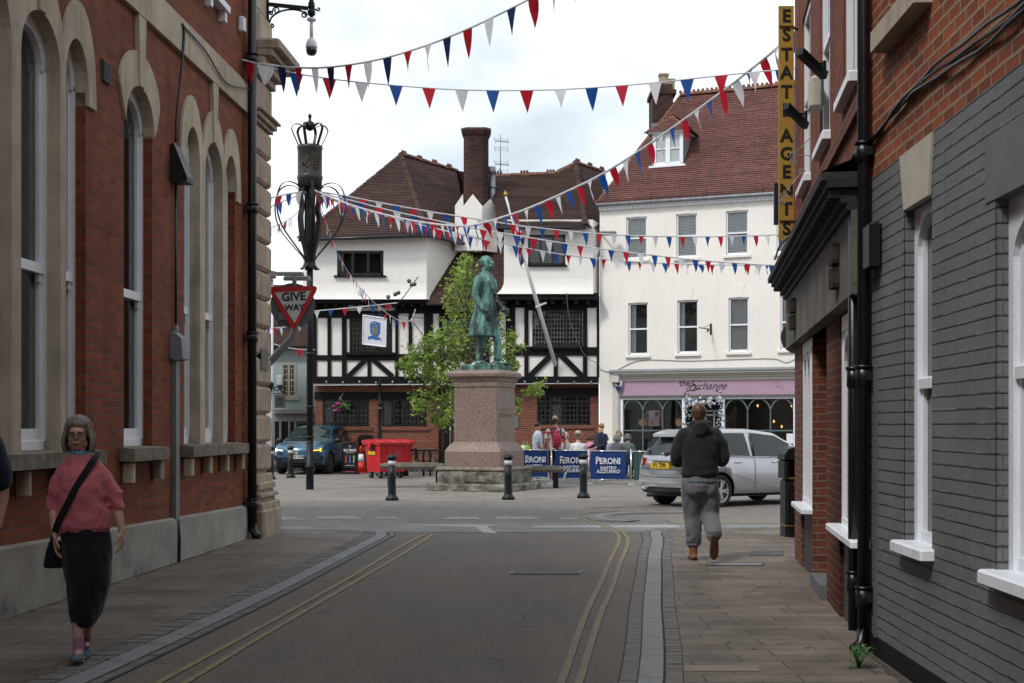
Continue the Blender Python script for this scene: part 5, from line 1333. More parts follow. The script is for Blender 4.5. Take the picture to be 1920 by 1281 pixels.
def onw(x, y, d=.08): u = wu(x)[0]; return Matrix(((du.x,0,wo.x,0),(du.y,0,wo.y,0),(0,1,0,0),(0,0,0,1))), MW @ Vector((u,d,wz(x,y)))
Rm, p = onw(1285,719); text_mb(g, 'the', .30, Matrix.Translation(p) @ Rm, .006)
Rm, p = onw(1330,724); text_mb(g, 'xchange', .37, Matrix.Translation(p) @ Rm, .006, -.004, .5, .98)
def swash(pts, r=.012): g.tube(spline([onw(x,y,.085)[1] for x,y in pts],24), r, 5)
swash([(1313,716),(1308,712.5),(1300,715),(1299,719),(1306,721.5),(1298,723),(1294,728),(1299,732.5),(1309,729),(1312,726)],.013); swash([(1299,732),(1290,731),(1288,726)],.008)
g.build('sign_lettering', dk, sg)
g = MB(); 
def fl(pts, r=.006): g.tube(spline([onw(x,y,.074)[1] for x,y in pts],20), r, 4)
fl([(1449,718),(1455,720),(1462,716),(1467,722)]); fl([(1456,728),(1462,722),(1466,730),(1470,726)]); fl([(1452,724),(1460,726)]); g.build('sign_flourish', flat('mauve_line', (.22,.12,.19), .6), sg)
g = MB(MW)
for k in range(int((u9-uB)/.09)): g.box(uB+k*.09,uB+k*.09+.05,.04,.10,zf0-.055,zf0-.012)
g.box(uB,u9,.0,.08,zf0-.075,zf0-.056); g.build('dentil_strip', plain('grey_green_trim', (.20,.22,.19), .6), wb)
g = MB(MW); u = wu(1163)[0]; z = wz(1163,724); g.prism([(u-.14,z+.18),(u+.14,z+.18),(u+.10,z-.1),(u,z-.22),(u-.10,z-.1)], .08, .2); al = g.build('alarm_box', plain('white_plastic', (.6,.62,.64), .4), wb)
g = MB(MW); g.prism([(u-.125,z-.01),(u+.125,z-.01),(u+.09,z-.11),(u,z-.215),(u-.09,z-.11)], .201, .207); g.cyl((u,.2,z+.07),(u,.206,z+.07),.06,14); g.build('alarm_badge', flat('navy_badge', (.01,.02,.10), .4), al)
# glazing
zg1 = zf0-.08; gl0, gl1, dr0, dr1, gr1 = wu(1166)[0], wu(1282)[0], wu(1286)[0], wu(1356)[0], wu(1488)[0]+.05
g = MB(MW); D = -.02
for x in (gl0, gl1, dr1, gr1): g.box(x-.05,x+.05,D+.06,D-.1,0,zg1)
g.box(gl0,gr1,D+.05,D-.1,zg1-.06,zg1+.06); g.box(gl0,gl1,D+.03,D-.1,0,.34); g.box(dr1,gr1,D+.03,D-.1,0,.34)
fr = g.build('shopfront_frame', M['sashwhite'], wb)
gm = plain('grey_blue_frame', (.11,.15,.16), .5)
g = MB(MW)
def archline(x0, x1, n):
    w = (x1-x0)/n
    for k in range(n):
        a = x0+w*k; b = a+w
        g.box(b-.022,b+.022,D,D-.05,.3,zg1-.32) if k < n-1 else None
        pts = [((a+b)/2-w/2*math.cos(math.pi*j/14), zg1-.52+.46*math.sin(math.pi*j/14)) for j in range(15)]
        for p, q in zip(pts, pts[1:]): g.bar((p[0],D-.02,p[1]),(q[0],D-.02,q[1]),.045,.045)
    g.box(x0,x1,D+.002,D-.05,wz(1220,807)-.03,wz(1220,807)+.02)
archline(gl0+.05, gl1-.05, 3); g.cut(); archline(dr1+.05, gr1-.05, 3)
g.build('arched_glazing_bars', gm, fr)
g = MB(MW); g.box(gl0,gl1,D-.06,D-.065,.3,zg1); g.cut(); g.box(dr1,gr1,D-.06,D-.065,.3,zg1); g.build('pane', M['pane'], fr)
g = MB(MW); W_ = gl0-.2; E_ = gr1+.6
g.quad((W_,-3,0),(E_,-3,0),(E_,-3,zg1),(W_,-3,zg1)); g.quad((W_,-.12,0),(W_,-3,0),(W_,-3,zg1),(W_,-.12,zg1)); g.quad((E_,-.12,0),(E_,-3,0),(E_,-3,zg1),(E_,-.12,zg1)); g.quad((W_,-.12,0),(E_,-.12,0),(E_,-3,0),(W_,-3,0)); g.quad((W_,-.12,zg1),(E_,-.12,zg1),(E_,-3,zg1),(W_,-3,zg1))
g.build('interior_lining', plain('cafe_interior', (.055,.052,.055), .9, .3, 1.2), fr, fix=False)
g = MB(MW)
for x in (1188,1258): g.cut(); u, z = wu(x)[0], wz(x,792); g.cyl((u-.02,-1.0,z),(u-.02,-1.06,z),.13,20)
g.build('wall_lamp', flat('warm_lamp', (.60,.28,.14), .5, emit=.12), fr)
g = MB(MW)
for x, y in ((1430,742),(1436,790),(1405,760),(1451,800),(1470,760)): g.cut(); g.ell((wu(x)[0],-1.2,wz(x,y)),.035,.035,.05,8,6)
g.build('bulb', flat('warm_bulb', (1,.5,.15), .5, emit=1.4), fr)
ps = MB(MW); a,b,c,e = wrect(1208,1242,770,799); ps.box(a,b,D-.068,D-.074,c,e); po = ps.build('poster', plain('poster_pink', (.62,.50,.50), .6, .12, 3), wb)
ps = MB(MW); ps.box(a,a+.14,D-.062,D-.067,c,e); ps.box(b-.15,b,D-.062,D-.067,c,e); ps.build('poster_picture', plain('poster_brown', (.30,.17,.12), .6, .7, 9), po)
ps = MB(MW)
for uu, zz in ((a+.42,e-.12),(a+.24,c+.11)): ps.cyl((uu,D-.060,zz),(uu,D-.0615,zz),.075,14)
for k in range(3): ps.box(a+.19,b-.2,D-.060,D-.0615,c+.22+k*.05,c+.232+k*.05)
ps.build('poster_print', plain('poster_grey', (.25,.21,.2), .6, .5, 9), po)
ps = MB(MW); a,b,c,e = wrect(1474,1486,813,832); ps.box(a,b,D-.05,D-.055,c,e); ps.build('menu_card', M['sashwhite'], wb)
g = MB(MW); g.box(dr0+.1,dr1-.1,-.75,-.8,0,zg1-.3); dr = g.build('cafe_door', plain('door_dark', (.04,.045,.045), .5), wb)
g = MB(MW); 
for k in range(4): x = dr0+.2+(dr1-dr0-.4)*k/3; g.box(x-.03,x+.03,-.70,-.76,.3,zg1-.45)
for z in (.3,1.2,2.0,zg1-.45): g.box(dr0+.17,dr1-.17,-.70,-.76,z-.03,z+.03)
g.build('door_glazing_bars', M['sashwhite'], dr)
# flower garland round the doorway
random.seed(11); g = MB(MW); gb2 = MB(MW); gr = MB(MW)
for i in range(340):
    t = random.random()
    if t < .36: u = dr0+.06+random.gauss(0,.06); z = 1.0+random.random()*1.9
    elif t < .66: u = dr1-.08+random.gauss(0,.07); z = 1.2+random.random()*1.7
    else: u = random.uniform(dr0,dr1); z = zg1-.12+random.gauss(0,.10)
    tgt = random.choice((g,g,g,gb2,gr)); r = random.uniform(.022,.042)*(1.8 if (t > .66 and tgt is g and random.random() < .5) else 1)
    tgt.ell((u,.03+random.uniform(-.03,.07),z), r, r*.8, r, 6, 4)
go = thing('flower_garland', 'garland of white and pale blue flowers hung around the cafe doorway', 'garland', tuple(wl((dr0+dr1)/2,.05,0)))
g.build('white_flowers', plain('white_petal', (.60,.61,.64), .7, .1), go, fix=False); gb2.build('blue_flowers', plain('blue_petal', (.28,.40,.62), .7), go, fix=False); gr.build('leaves', plain('garland_leaf', (.05,.11,.035), .7, .4, 9), go, fix=False)
# iron sign bracket (empty) on the facade
g = MB(MW); u = wu(1333)[0]; z = wz(1333,618); g.bar((u,.0,z-.17),(u,.0,z+.2),.06,.06); g.bar((u,.0,z),(u-.12,1.0,z+.0),.03); g.bar((u,.0,z+.18),(u-.08,.65,z+.02),.012); g.cyl((u-.04,.25,z-.1),(u-.04,.25,z),.03,8); g.build('sign_bracket', M['castblack'], wb)
g = MB(MW); pts = [(wu(x)[0],.02,wz(x,y)) for x,y in ((1124,693),(1150,697),(1200,676),(1290,677),(1380,674),(1450,673),(1475,680),(1500,668))]; g.tube(spline(pts,40),.010,5); g.build('cable', M['greyplastic'], wb)
# ================================================================= FAR LEFT HOUSES
def PX(x, Y): return (x-960)/F*Y
def PZ(y, Y): return EYE+(800-y)/F*Y
Yb = 60.0
bh = thing('blue_house', 'pale blue rendered house with a brown roof behind the give way sign', 'house', (-9,Yb,0))
x0,x1 = PX(500,Yb)-6, PX(600,Yb)+1
g = MB(Matrix.Translation((0,Yb,0))); hb = (PX(527,Yb),PX(556,Yb),PZ(745,Yb),PZ(681,Yb))
wall_cells(g, x0, x1, 2.2, PZ(648,Yb), [hb]); rev(g, hb, .1); g.quad((x0,0,0),(x0,8,0),(x0,8,5.1),(x0,0,5.1)); g.quad((x1,0,0),(x1,8,0),(x1,8,5.1),(x1,0,5.1))
g.build('wall', plain('blue_render', (.40,.49,.49), .9, .06, 1.5, .2, 30), bh, fix=False)
g = MB(); a,b,c,e = hb; y = Yb
cw = plain('cream_frame', (.50,.47,.38), .5)
for x in (a,(a+b)/2-.04,b-.08): g.box(x,x+.08,y-.02,y+.06,c,e)
for z in (c,(c+e)/2-.04,e-.08): g.box(a,b,y-.015,y+.06,z,z+.08)
for k in range(1,6): x = a+(b-a)*k/6; g.box(x-.012,x+.012,y+.0,y+.05,c,e)
for k in range(1,6): z = c+(e-c)*k/6; g.box(a,b,y+.001,y+.049,z-.012,z+.012)
g.box(a-.12,b+.12,y-.08,y+.05,c-.12,c)
f = g.build('window_frame', cw, bh); g = MB(); g.box(a,b,y+.06,y+.07,c,e); g.build('pane', M['blueglass'], f)
ze_ = PZ(650,Yb); ro = roof('roof', [(x0,Yb-.3,ze_),(x1,Yb-.3,ze_),(x1,Yb+5,ze_+3.1),(x0,Yb+5,ze_+3.1)], M['tile'], bh)
g = MB(); g.add([(x1,Yb+5,ze_+3.1),(x0,Yb+5,ze_+3.1),(x0,Yb+9,ze_+.5),(x1,Yb+9,ze_+.5)],[(0,1,2,3)]); g.build('roof_back', M['tile'], bh, fix=False)
g = MB(); g.box(x0,x1,Yb-.35,Yb-.1,ze_-.12,ze_+.02); g.build('gutter', M['blackpaint'], bh)
g = MB(); g.box(PX(515,Yb),PX(600,Yb),Yb-.25,Yb,2.15,2.32); g.box(PX(505,Yb),PX(600,Yb),Yb-.08,Yb,1.62+.2,2.15)
for x in (512,524,541,552): g.box(PX(x,Yb),PX(x+4,Yb),Yb-.1,Yb,0,1.82)
g.box(PX(505,Yb),PX(600,Yb),Yb-.06,Yb,0,.5); g.build('shopfront', plain('grey_shopfront', (.36,.36,.35), .6, .15, 4), bh)
g = MB(); g.box(PX(505,Yb),PX(600,Yb),Yb+.01,Yb+.03,.5,1.82); g.build('shop_pane', M['darkglass'], bh)
# dormer like box with bunting behind the sign (roof window)
g = MB(); p = at(538,585,Yb+1.2); g.box(p.x-.5,p.x+.5,Yb+1.2,Yb+2.6,p.z-.35,p.z+.3); g.build('roof_window', M['castblack'], bh)
# white house end at the very left
Yw = 50.0
wh = thing('white_house', 'narrow slice of a white house with a black bracket between stone corner and blue house', 'house', (-8.9,Yw,0))
g = MB(); g.prism([(PX(430,Yw),Yw),(PX(510,Yw),Yw),(PX(500,Yw+8),Yw+8),(PX(420,Yw+8),Yw+8)], 0, PZ(519,Yw), 'z'); g.build('wall', plain('white_wall', (.62,.62,.61), .8, .05, 2), wh)
g = MB(); a = PX(430,Yw); b = PX(521,Yw); g.add([(a,Yw-.4,PZ(520,Yw)),(b,Yw-.4,PZ(521,Yw)),(b-.25,Yw+3,PZ(495,Yw)),(a,Yw+3,PZ(480,Yw)),(a,Yw-.4,PZ(524,Yw)),(b,Yw-.4,PZ(525,Yw))],[(0,1,2,3),(0,1,5,4)]); g.build('roof', M['tile'], wh, fix=False)
g = MB(); g.cyl((PX(511,Yw),Yw-.1,.3),(PX(511,Yw),Yw-.1,PZ(524,Yw)),.05,8); g.build('downpipe', M['whitepaint'], wh)
g = MB(); p = at(503,718,Yw-.3); g.rbox(p.x-.2,p.x+.15,Yw-.5,Yw,p.z-.15,p.z+.05,.05); g.lathe([(.0,-.45),(.08,-.4),(.16,-.2),(.2,-.05)], p, 10); g.build('wall_bracket', M['castblack'], wh)
g = MB(); p = at(500,800,Yw-.3); g.rbox(p.x-.2,p.x+.1,Yw-.4,Yw,p.z-.1,p.z+.2,.05); g.build('wall_box', M['castblack'], wh)
# optician sign
Yo = 54
t = thing('optician_sign', 'square grey hanging sign with pink rings under a metal spectacles shape', 'sign', tuple(at(520,770,Yo)))
g = MB(); a,b,c,e = brow(515,535,740,765,Yo); g.box(a,b,Yo-.02,Yo+.02,c,e); g.build('board', plain('grey_board', (.42,.44,.44), .5, .05), t)
g = MB()
for dx in (-2.6, 2.6): g.tube([at(525+dx+2.3*math.cos(k*.5236), 749+2.3*math.sin(k*.5236), Yo-.03) for k in range(12)], .014, 5, closed=True)
g.build('ring_logo', flat('crimson', (.30,.03,.07), .5), t)
g = MB(); p = at(525,757.5,Yo-.025); g.box(p.x-.13,p.x+.13,p.y,p.y+.003,p.z-.02,p.z+.02); g.build('faint_print', M['greyplastic'], t)
g = MB(); g.bar(at(513,738,Yo), at(537,737,Yo), .03)
g.bar(at(513,740,Yo), at(513,722,Yo), .03)
for cx_, r in ((519,4.2),(530,4.6)): g.tube([at(cx_+r*math.cos(k*.4488), 729+(cx_-519)*.2+r*.85*math.sin(k*.4488), Yo) for k in range(14)], .02, 5, closed=True)
g.bar(at(523,729,Yo),at(526,730,Yo),.03); g.build('spectacles', M['castblack'], t)
t2 = thing('alarm_box', 'small white alarm box on the blue house wall', 'alarm', tuple(at(525,720,Yb))); g = MB(); p = at(524.5,715,Yb-.1); g.rbox(p.x-.12,p.x+.12,Yb-.12,Yb,p.z-.15,p.z+.25,.03); g.build('casing', M['whitepaint'], t2)
g = MB(); g.prism([(-.12,0),(.12,0),(.0,-.16)], -.1, -.02); g.v = [v+Vector((p.x,Yb-.02,p.z-.155)) for v in g.v]; g.build('blue_lens', flat('navy', (.02,.03,.12)), t2)

# ================================================================= BOLLARDS
def bollard(label, x, yb, grp, top=1.0, Yk=None):
    b = gnd(x, yb)
    t = thing('bollard', label, 'bollard', tuple(b), 0, grp)
    g = MB(); g.lathe([(.145,.0),(.145,.05),(.125,.075),(.10,.10),(.088,.14),(.082,.5),(.080,.76)], b, 24); g.build('post', M['castblack'], t)
    g = MB(); g.lathe([(.0835,.76),(.0835,.86)], b, 24); g.build('white_band', plain('reflective_band', (.62,.63,.64), .4, .06), t)
    g = MB(); g.lathe([(.08,.86),(.082,.885),(.112,.905),(.115,.935),(.10,.96),(.07,.985),(.03,1.0),(0,1.003)], b, 24); g.build('cap', M['castblack'], t)
    return t
BG = 'black bollards with a white band around the square'
bollard('black bollard in front of the stone bench and red bins', 735, 938.5, BG)
bollard('black bollard standing in front of the statue pedestal', 953, 937, BG)
bollard('black bollard in front of the blue barrier beside the bench', 1094, 934, BG)
bollard('black bollard directly in front of the blue car number plate', 545, 896, BG)
bollard('black bollard at the left front corner of the blue car', 508, 899, BG)
bollard('bollard half hidden by the stone building corner', 499, 916, BG)
bollard('faint bollard base showing under the rear of the silver car', 1224, 931, BG)

# ================================================================= CROWN COLUMN
V_ = Vector; cb = gnd(581, 918); YC = cb.y
t = thing('crown_column', 'tall black iron column topped by a crown, a drum and curling cage bands', 'column', tuple(cb))
cbx = Vector((cb.x, cb.y, 0))
def cz(y): return EYE+(800-y)/F*YC
g = MB(); g.lathe([(.10,0),(.10,.03),(.095,.55),(.115,.56),(.115,.60),(.092,.62),(.088,1.25)], cbx, 20)
for z in (1.28,3.4,2.05): g.lathe([(.088,z),(.105,z+.02),(.105,z+.07),(.088,z+.09)], cbx, 20)
g.cyl(cbx+Vector((0,0,.6)), cbx+Vector((0,0,cz(352))), .083, 20); g.build('pole', M['castblack'], t)
g = MB(); pr = []
for y, r in ((352,.20),(350,.305),(338,.31),(336,.325),(331,.325),(329,.31),(282,.31),(280,.325),(275,.325),(273,.29)): pr.append((r, cz(y)))
g.lathe(pr, cbx, 36); g.build('drum', plain('drum_black', (.022,.026,.03), .45, .2, 6, .08, 60), t)
g = MB()
for (x,y,w,h,a) in ((573,301,5,20,25),(577,310,14,3,-35),(570,318,8,3,30),(568,306,3,10,-20)):
    c = at(x,y,YC-.315); g.obox(c, w/F*YC, .02, h/F*YC, Matrix.Rotation(R(a),4,'Y'))
for i in range(4): c = cbx+V_((.12+.045*i,-math.sqrt(max(0,.316**2-(.12+.045*i)**2)),cz(305))); g.obox(c, .018, .02, .45, 0)
for i in range(5): c = cbx+V_((.187,-.256,cz(293+i*6))); g.obox(c, .18, .02, .02, R(37))
g.build('gilt_emblem', plain('dull_gilt', (.085,.06,.035), .5, .3, 9, metal=.3), t)
g = MB(); g.lathe([(0,cz(246)),(.05,cz(245)),(.12,cz(241)),(.135,cz(236)),(.11,cz(230)),(.04,cz(227)),(.03,cz(222)),(.045,cz(220)),(.05,cz(217)),(.02,cz(214)),(.0,cz(212))], cbx, 18); g.build('finial', M['castblack'], t)
def band(mb, prof, ang, w=.10, th=.016):     # prof: list of (radius, z), flat iron band standing out at angle
    ca, sa = math.cos(ang), math.sin(ang); tw = Vector((-sa, ca, 0))
    P = spline([(r*ca, r*sa, z) for r, z in prof], 40); vs = []
    for i, p in enumerate(P):
        d = (P[min(i+1,40)]-P[max(i-1,0)]).normalized(); nn = d.cross(tw).normalized()
        for su, sv in ((-1,-1),(1,-1),(1,1),(-1,1)): vs.append(cbx+p+tw*(su*w/2)+nn*(sv*th/2))
    mb.add(vs, [(4*i+k,4*i+(k+1)%4,4*i+4+(k+1)%4,4*i+4+k) for i in range(40) for k in range(4)])
for k in range(6):
    a = R(80+60*k); g = MB()
    band(g, [(.29,cz(274)),(.34,cz(266)),(.44,cz(250)),(.46,cz(242)),(.38,cz(235)),(.25,cz(235)),(.13,cz(240))], a, .075); g.build('crown_band', M['castblack'], t)
    g = MB(); band(g, [(.27,cz(356)),(.42,cz(348)),(.66,cz(346)),(.88,cz(356)),(.98,cz(380)),(.95,cz(408)),(.80,cz(432)),(.50,cz(458)),(.22,cz(480)),(.10,cz(492))], a+R(22), .055); g.build('cage_band', M['castblack'], t)
for k in range(6):
    a = R(50+60*k); g = MB()
    band(g, [(.10,cz(372)),(.14,cz(360)),(.25,cz(352)),(.29,cz(370)),(.25,cz(392)),(.29,cz(408)),(.25,cz(440)),(.14,cz(472)),(.10,cz(490)),(.16,cz(500)),(.24,cz(505))], a, .16, .018); g.build('cage_band', M['castblack'], t)

# ================================================================= GIVE WAY SIGN
YS_ = 22.4
t = thing('give_way_sign', 'red bordered triangular GIVE WAY sign on a bent grey pole by the stone corner', 'road sign', tuple(at(553,640,YS_)))
def rtri(cx, cy, s, r, n=5):     # inverted triangle in px, rounded
    V = [(cx-s/2, cy-s*.30),(cx+s/2, cy-s*.30),(cx, cy+s*.57)]; V = [(cx-s*.5,cy),(cx+s*.5,cy-.02*s),(cx+.02*s,cy+s*.866)]
    out = []
    for i in range(3):
        p = Vector(V[i]); a = (Vector(V[i-1])-p).normalized(); b = (Vector(V[(i+1)%3])-p).normalized(); q0 = p+a*r*1.73; q1 = p+b*r*1.73
        for k in range(n+1): u = k/n; out.append(tuple((q0*(1-u)**2+p*2*u*(1-u)+q1*u*u)))
    return out
def px_poly(pts, Y): return [(at(x,y,Y).x, at(x,y,Y).z) for x,y in pts]
g = MB(); g.prism(px_poly(rtri(549,538,98,7),YS_), YS_, YS_+.02); g.build('red_triangle', flat('sign_red', (.42,.012,.015), .4), t)
g = MB(); g.prism(px_poly([(515,549),(583,545.5),(552.5,606)],YS_), YS_-.004, YS_-.001); g.build('white_face', flat('sign_white', (.50,.51,.52), .4), t)
g = MB(); RX = Matrix.Rotation(R(90),4,'X')
text_mb(g, 'GIVE', .182, Matrix.Translation(at(550.5,557,YS_-.008)) @ Matrix.Rotation(R(-3),4,'Y') @ RX, .003, .006, 0, 1.0); text_mb(g, 'WAY', .132, Matrix.Translation(at(552,577,YS_-.008)) @ Matrix.Rotation(R(-3),4,'Y') @ RX, .003, .005)
g.build('lettering', flat('sign_black', (.01,.01,.01), .5), t)
g = MB(); g.cyl(at(549,573,YS_+.10), at(549,573,YS_+.13), 42/F*YS_, 40); g.build('grey_disc', plain('disc_back', (.13,.15,.155), .5, .15, 4), t)
g = MB(); g.tube([at(553,545,YS_+.06),at(553,600,YS_+.06),at(553,622,YS_+.06),at(547,634,YS_+.06),at(500,686,YS_+.06),at(478,710,YS_+.06)], .058, 14); g.tube([at(552,548,YS_+.06),at(552,515,YS_+.06)], .035, 10)
g.build('pole', plain('grey_pole', (.20,.21,.20), .5, .2, 8, metal=.2), t)
for (xa,xb,ya,yb,dy) in ((519,570,510,517,-.1),(532,582,518,526,.12)):
    g = MB(); a,b,c,e = brow(xa,xb,ya,yb,YS_+dy); g.rbox(a,b,YS_+dy-.06,YS_+dy+.06,c,e,.02); g.build('sign_lamp', plain('lamp_grey', (.30,.32,.31), .5, .15, 6), t)
g = MB(); a,b,c,e = brow(522,538,585,600,YS_); g.box(a,b,YS_+.02,YS_+.09,c,e); g.build('clamp_box', M['greyplastic'], t)

# ================================================================= MONUMENT
mY = 36.1; mc = Vector((PX(909,mY), mY, 0)); mrot = R(-23)
MM = Matrix.Translation(mc) @ Matrix.Rotation(mrot,4,'Z')
t = thing('monument_pedestal', 'pink granite pedestal on rough stone steps carrying the green bronze statue', 'pedestal', tuple(mc), mrot)
pg_ = plain('pink_granite', (.33,.235,.195), .55, .12, 3, .05, 90, fine=.35, fscale=45, spec=.5, streak=.15)
pl_ = plain('pink_granite_polished', (.24,.175,.15), .35, .12, 3, .03, 90, fine=.3, fscale=45, spec=.5)
rock = N('rough_grey_stone'); rock.base(rock.mix(rock.ramp(rock.noise(3,7,.75),[(.4,0),(.62,1)]), (.09,.08,.06), (.30,.28,.235))); rock.set(.95); rock.bump(rock.noise(9,7,.7), 1.0, .06); rock = rock.m
def hz(y): return EYE+(800-y)/F*mY
def sq(mb, stack, n=4):   # stack of (half width, z)
    vs = []; 
    for w, z in stack: vs += [(-w,-w,z),(w,-w,z),(w,w,z),(-w,w,z)]
    mb.add(vs, [(4*i+k,4*i+(k+1)%4,4*i+4+(k+1)%4,4*i+4+k) for i in range(len(stack)-1) for k in range(4)]+[(3,2,1,0),tuple(len(vs)-4+k for k in range(4))])
def rough_block(w, z0, z1, amp, seed):
    g = MB(MM); n = 22; m = 5; rnd = random.Random(seed)
    for face in range(4):
        Rm = Matrix.Rotation(R(90*face),4,'Z'); vs = []
        for j in range(m+1):
            for i in range(n+1):
                u = -w+2*w*i/n; z = z0+(z1-z0)*j/m; edge = 0 if j in (0,m) or i in (0,n) else 1
                d = amp*edge*(.5+noise.noise(Vector((u*3+seed, z*6, face*5.1)))*1.1)
                vs.append(Rm @ Vector((u, -w-d, z)))
        g.add(vs, [(j*(n+1)+i,j*(n+1)+i+1,(j+1)*(n+1)+i+1,(j+1)*(n+1)+i) for j in range(m) for i in range(n)])
    g.add([(-w,-w,z1),(w,-w,z1),(w,w,z1),(-w,w,z1)],[(0,1,2,3)]); return g
WP = 1.0
rough_block(1.10, -.02, hz(905), .05, 3).build('lower_step', rock, t, fix=False)
g = rough_block(.90, hz(905), hz(880), .05, 8); g.build('rough_course', rock, t, fix=False)
g = MB(MM); sq(g, [(.94,hz(880)),(.94,hz(878)),(.90,hz(874))]); g.build('upper_step', M['sillstone'], t)
g = MB(MM); sq(g, [(.76,hz(874)),(.76,hz(846)),(.74,hz(843)),(.73,hz(841)),(.67,hz(834)),(.60,hz(829)),(.585,hz(828))]); g.build('plinth_course', pg_, t)
g = MB(MM); sq(g, [(.585,hz(828)),(.575,hz(727)),(.60,hz(726)),(.60,hz(723)),(.60,hz(718)),(.63,hz(715)),(.635,hz(712)),(.71,hz(707)),(.715,hz(702)),(.69,hz(699)),(.60,hz(696)),(.57,hz(695))]); shaft = g.build('shaft', pg_, t)
# the inscribed name band on the right hand face
g = MB(MM @ Matrix.Translation((.585,0,0))); g.box(-.01,.004,-.56,.56,hz(768),hz(735)); g.build('polished_band', pl_, t)
g = MB(MM); text_mb(g, 'PALMERSTON', .13, Matrix.Translation((.592,0,hz(779))) @ Matrix.Rotation(R(90),4,'Z') @ Matrix.Rotation(R(90),4,'X'), .004); g.build('inscription', plain('cut_letters', (.33,.24,.2), .8), t)

# ================================================================= STONE BENCHES
def bench(label, x0, x1, ytop, ybot, Y, legx):
    t = thing('stone_bench', label, 'bench', (PX((x0+x1)/2,Y),Y,0), 0, 'stone slab benches beside the monument')
    a,b,c,e = brow(x0,x1,ybot,ytop,Y); g = MB(); n = 24; vs = []
    for i in range(n+1):
        x = a+(b-a)*i/n; s = .03*abs(2*i/n-1)**8; w = .01*noise.noise(Vector((x*4,1,1)))
        for (yy,zz) in ((-.24,c+.03),(-.26,(c+e)/2),(-.22,e-.01),(.22,e-.01),(.26,(c+e)/2),(.24,c+.03)): vs.append((x,Y+yy,zz-s*(1 if zz > (c+e)/2 else -1)+w))
    g.add(vs, [(6*i+k,6*i+(k+1)%6,6*i+6+(k+1)%6,6*i+6+k) for i in range(n) for k in range(6)]+[tuple(range(5,-1,-1)),tuple(6*n+k for k in range(6))])
    g.build('slab', plain('bench_stone', (.20,.18,.15), .9, .35, 9, .5, 30) if 'bench_stone' not in bpy.data.materials else bpy.data.materials['bench_stone'], t)
    for lx in legx:
        g = MB(); X = PX(lx,Y); g.rbox(X-.07,X+.07,Y-.12,Y+.12,0,c+.035,.02); g.build('leg', M['castblack'], t)
bench('long stone slab bench left of the pedestal in front of the red bins', 714, 832, 870, 879.5, 37.5, (822,732))
bench('stone slab bench right of the pedestal in front of the blue barriers', 985, 1056, 876, 885, 37.0, (1042,))

# ================================================================= RED WHEELED BINS
M['binred'] = flat('bin_red', (.50,.006,.014), .38, coat=.3)
def wheelie(label, x, yb, rot, sticker=True):
    b = gnd(x, yb); Mx = Matrix.Translation(b) @ Matrix.Rotation(rot,4,'Z')
    t = thing('wheeled_bin', label, 'bin', tuple(b), rot, 'red four wheeled bins in the square')
    g = MB(Mx); hw, hd = .54, .40      # tapered tub
    vs = []
    for w, d, z in ((hw*.88,hd*.82,.20),(hw,hd,1.02),(hw+.05,hd+.05,1.04),(hw+.05,hd+.05,1.10)):
        for sx, sy in ((-1,-1),(1,-1),(1,1),(-1,1)): vs.append((sx*w,sy*d,z))
    g.add(vs, [(4*i+k,4*i+(k+1)%4,4*i+4+(k+1)%4,4*i+4+k) for i in range(3) for k in range(4)]+[(3,2,1,0),(12,13,14,15)])
    for sx in (-.8,-.4,0,.4,.8): g.add([(sx*hw-.025,-hd*.80,.25),(sx*hw+.025,-hd*.80,.25),(sx*hw+.025,-hd-.015,1.0),(sx*hw-.025,-hd-.015,1.0)],[(0,1,2,3)])
    g.build('tub', M['binred'], t)
    g = MB(Mx); n = 8; vs = []
    for i in range(n+1):
        v = i/n; y = -hd-.08+(2*hd+.14)*v; z = 1.105+.10*math.sin(math.pi*min(1,v*1.1)*.75)
        vs += [(-hw-.07,y,z),(hw+.07,y,z),(-hw-.07,y,1.08),(hw+.07,y,1.08)]
    g.add(vs, [(4*i,4*i+1,4*i+5,4*i+4) for i in range(n)]+[(4*i,4*i+4,4*i+6,4*i+2) for i in range(n)]+[(4*i+1,4*i+3,4*i+7,4*i+5) for i in range(n)]+[(0,2,3,1),(4*n,4*n+1,4*n+3,4*n+2)])
    for sx in (-1,1): g.rbox(sx*(hw+.09)-.04,sx*(hw+.09)+.04,-.08,.08,.98,1.12,.02)
    g.box(-hw+.05,-hw+.3,-hd-.1,-hd-.04,1.06,1.12); g.box(hw-.3,hw-.05,-hd-.1,-hd-.04,1.06,1.12)
    g.build('lid', M['binred'], t)
    for sx in (-1,1):
        for sy in (-1,1):
            g = MB(Mx); cx_, cy_ = sx*hw*.72, sy*hd*.6
            g.cyl((cx_-.03,cy_,.10),(cx_+.03,cy_,.10),.10,16); g.build('wheel', M['castblack'], t)
            g = MB(Mx); g.bar((cx_-.04,cy_,.1),(cx_-.04,cy_+.05,.22),.02,.05); g.bar((cx_+.04,cy_,.1),(cx_+.04,cy_+.05,.22),.02,.05); g.build('castor', M['steel'], t)
    if sticker:
        g = MB(Mx); g.box(-hw-.012-.0,-hw-.002+.02,-.2,.2,.74,.86) if False else g.add([(-.545,-.17,.73),(-.545,.20,.73),(-.555,.20,.84),(-.555,-.17,.84)],[(0,1,2,3)])
        g.build('yellow_sticker', flat('sticker_yellow', (.65,.42,.01), .4), t, fix=False)
        g = MB(Mx); g.box(-.58,-.54,-.13,.06,.86,1.0); g.build('lock_plate', M['castblack'], t)
        g = MB(Mx); text_mb(g, 'RED', .12, Matrix.Translation((.12,-.405,.80)) @ RX, .004); text_mb(g, 'BAG', .12, Matrix.Translation((.14,-.405,.70)) @ RX, .004)
        g.build('bin_lettering', flat('pale_print', (.55,.15,.2), .5), t)
    return t
M['st'] = None
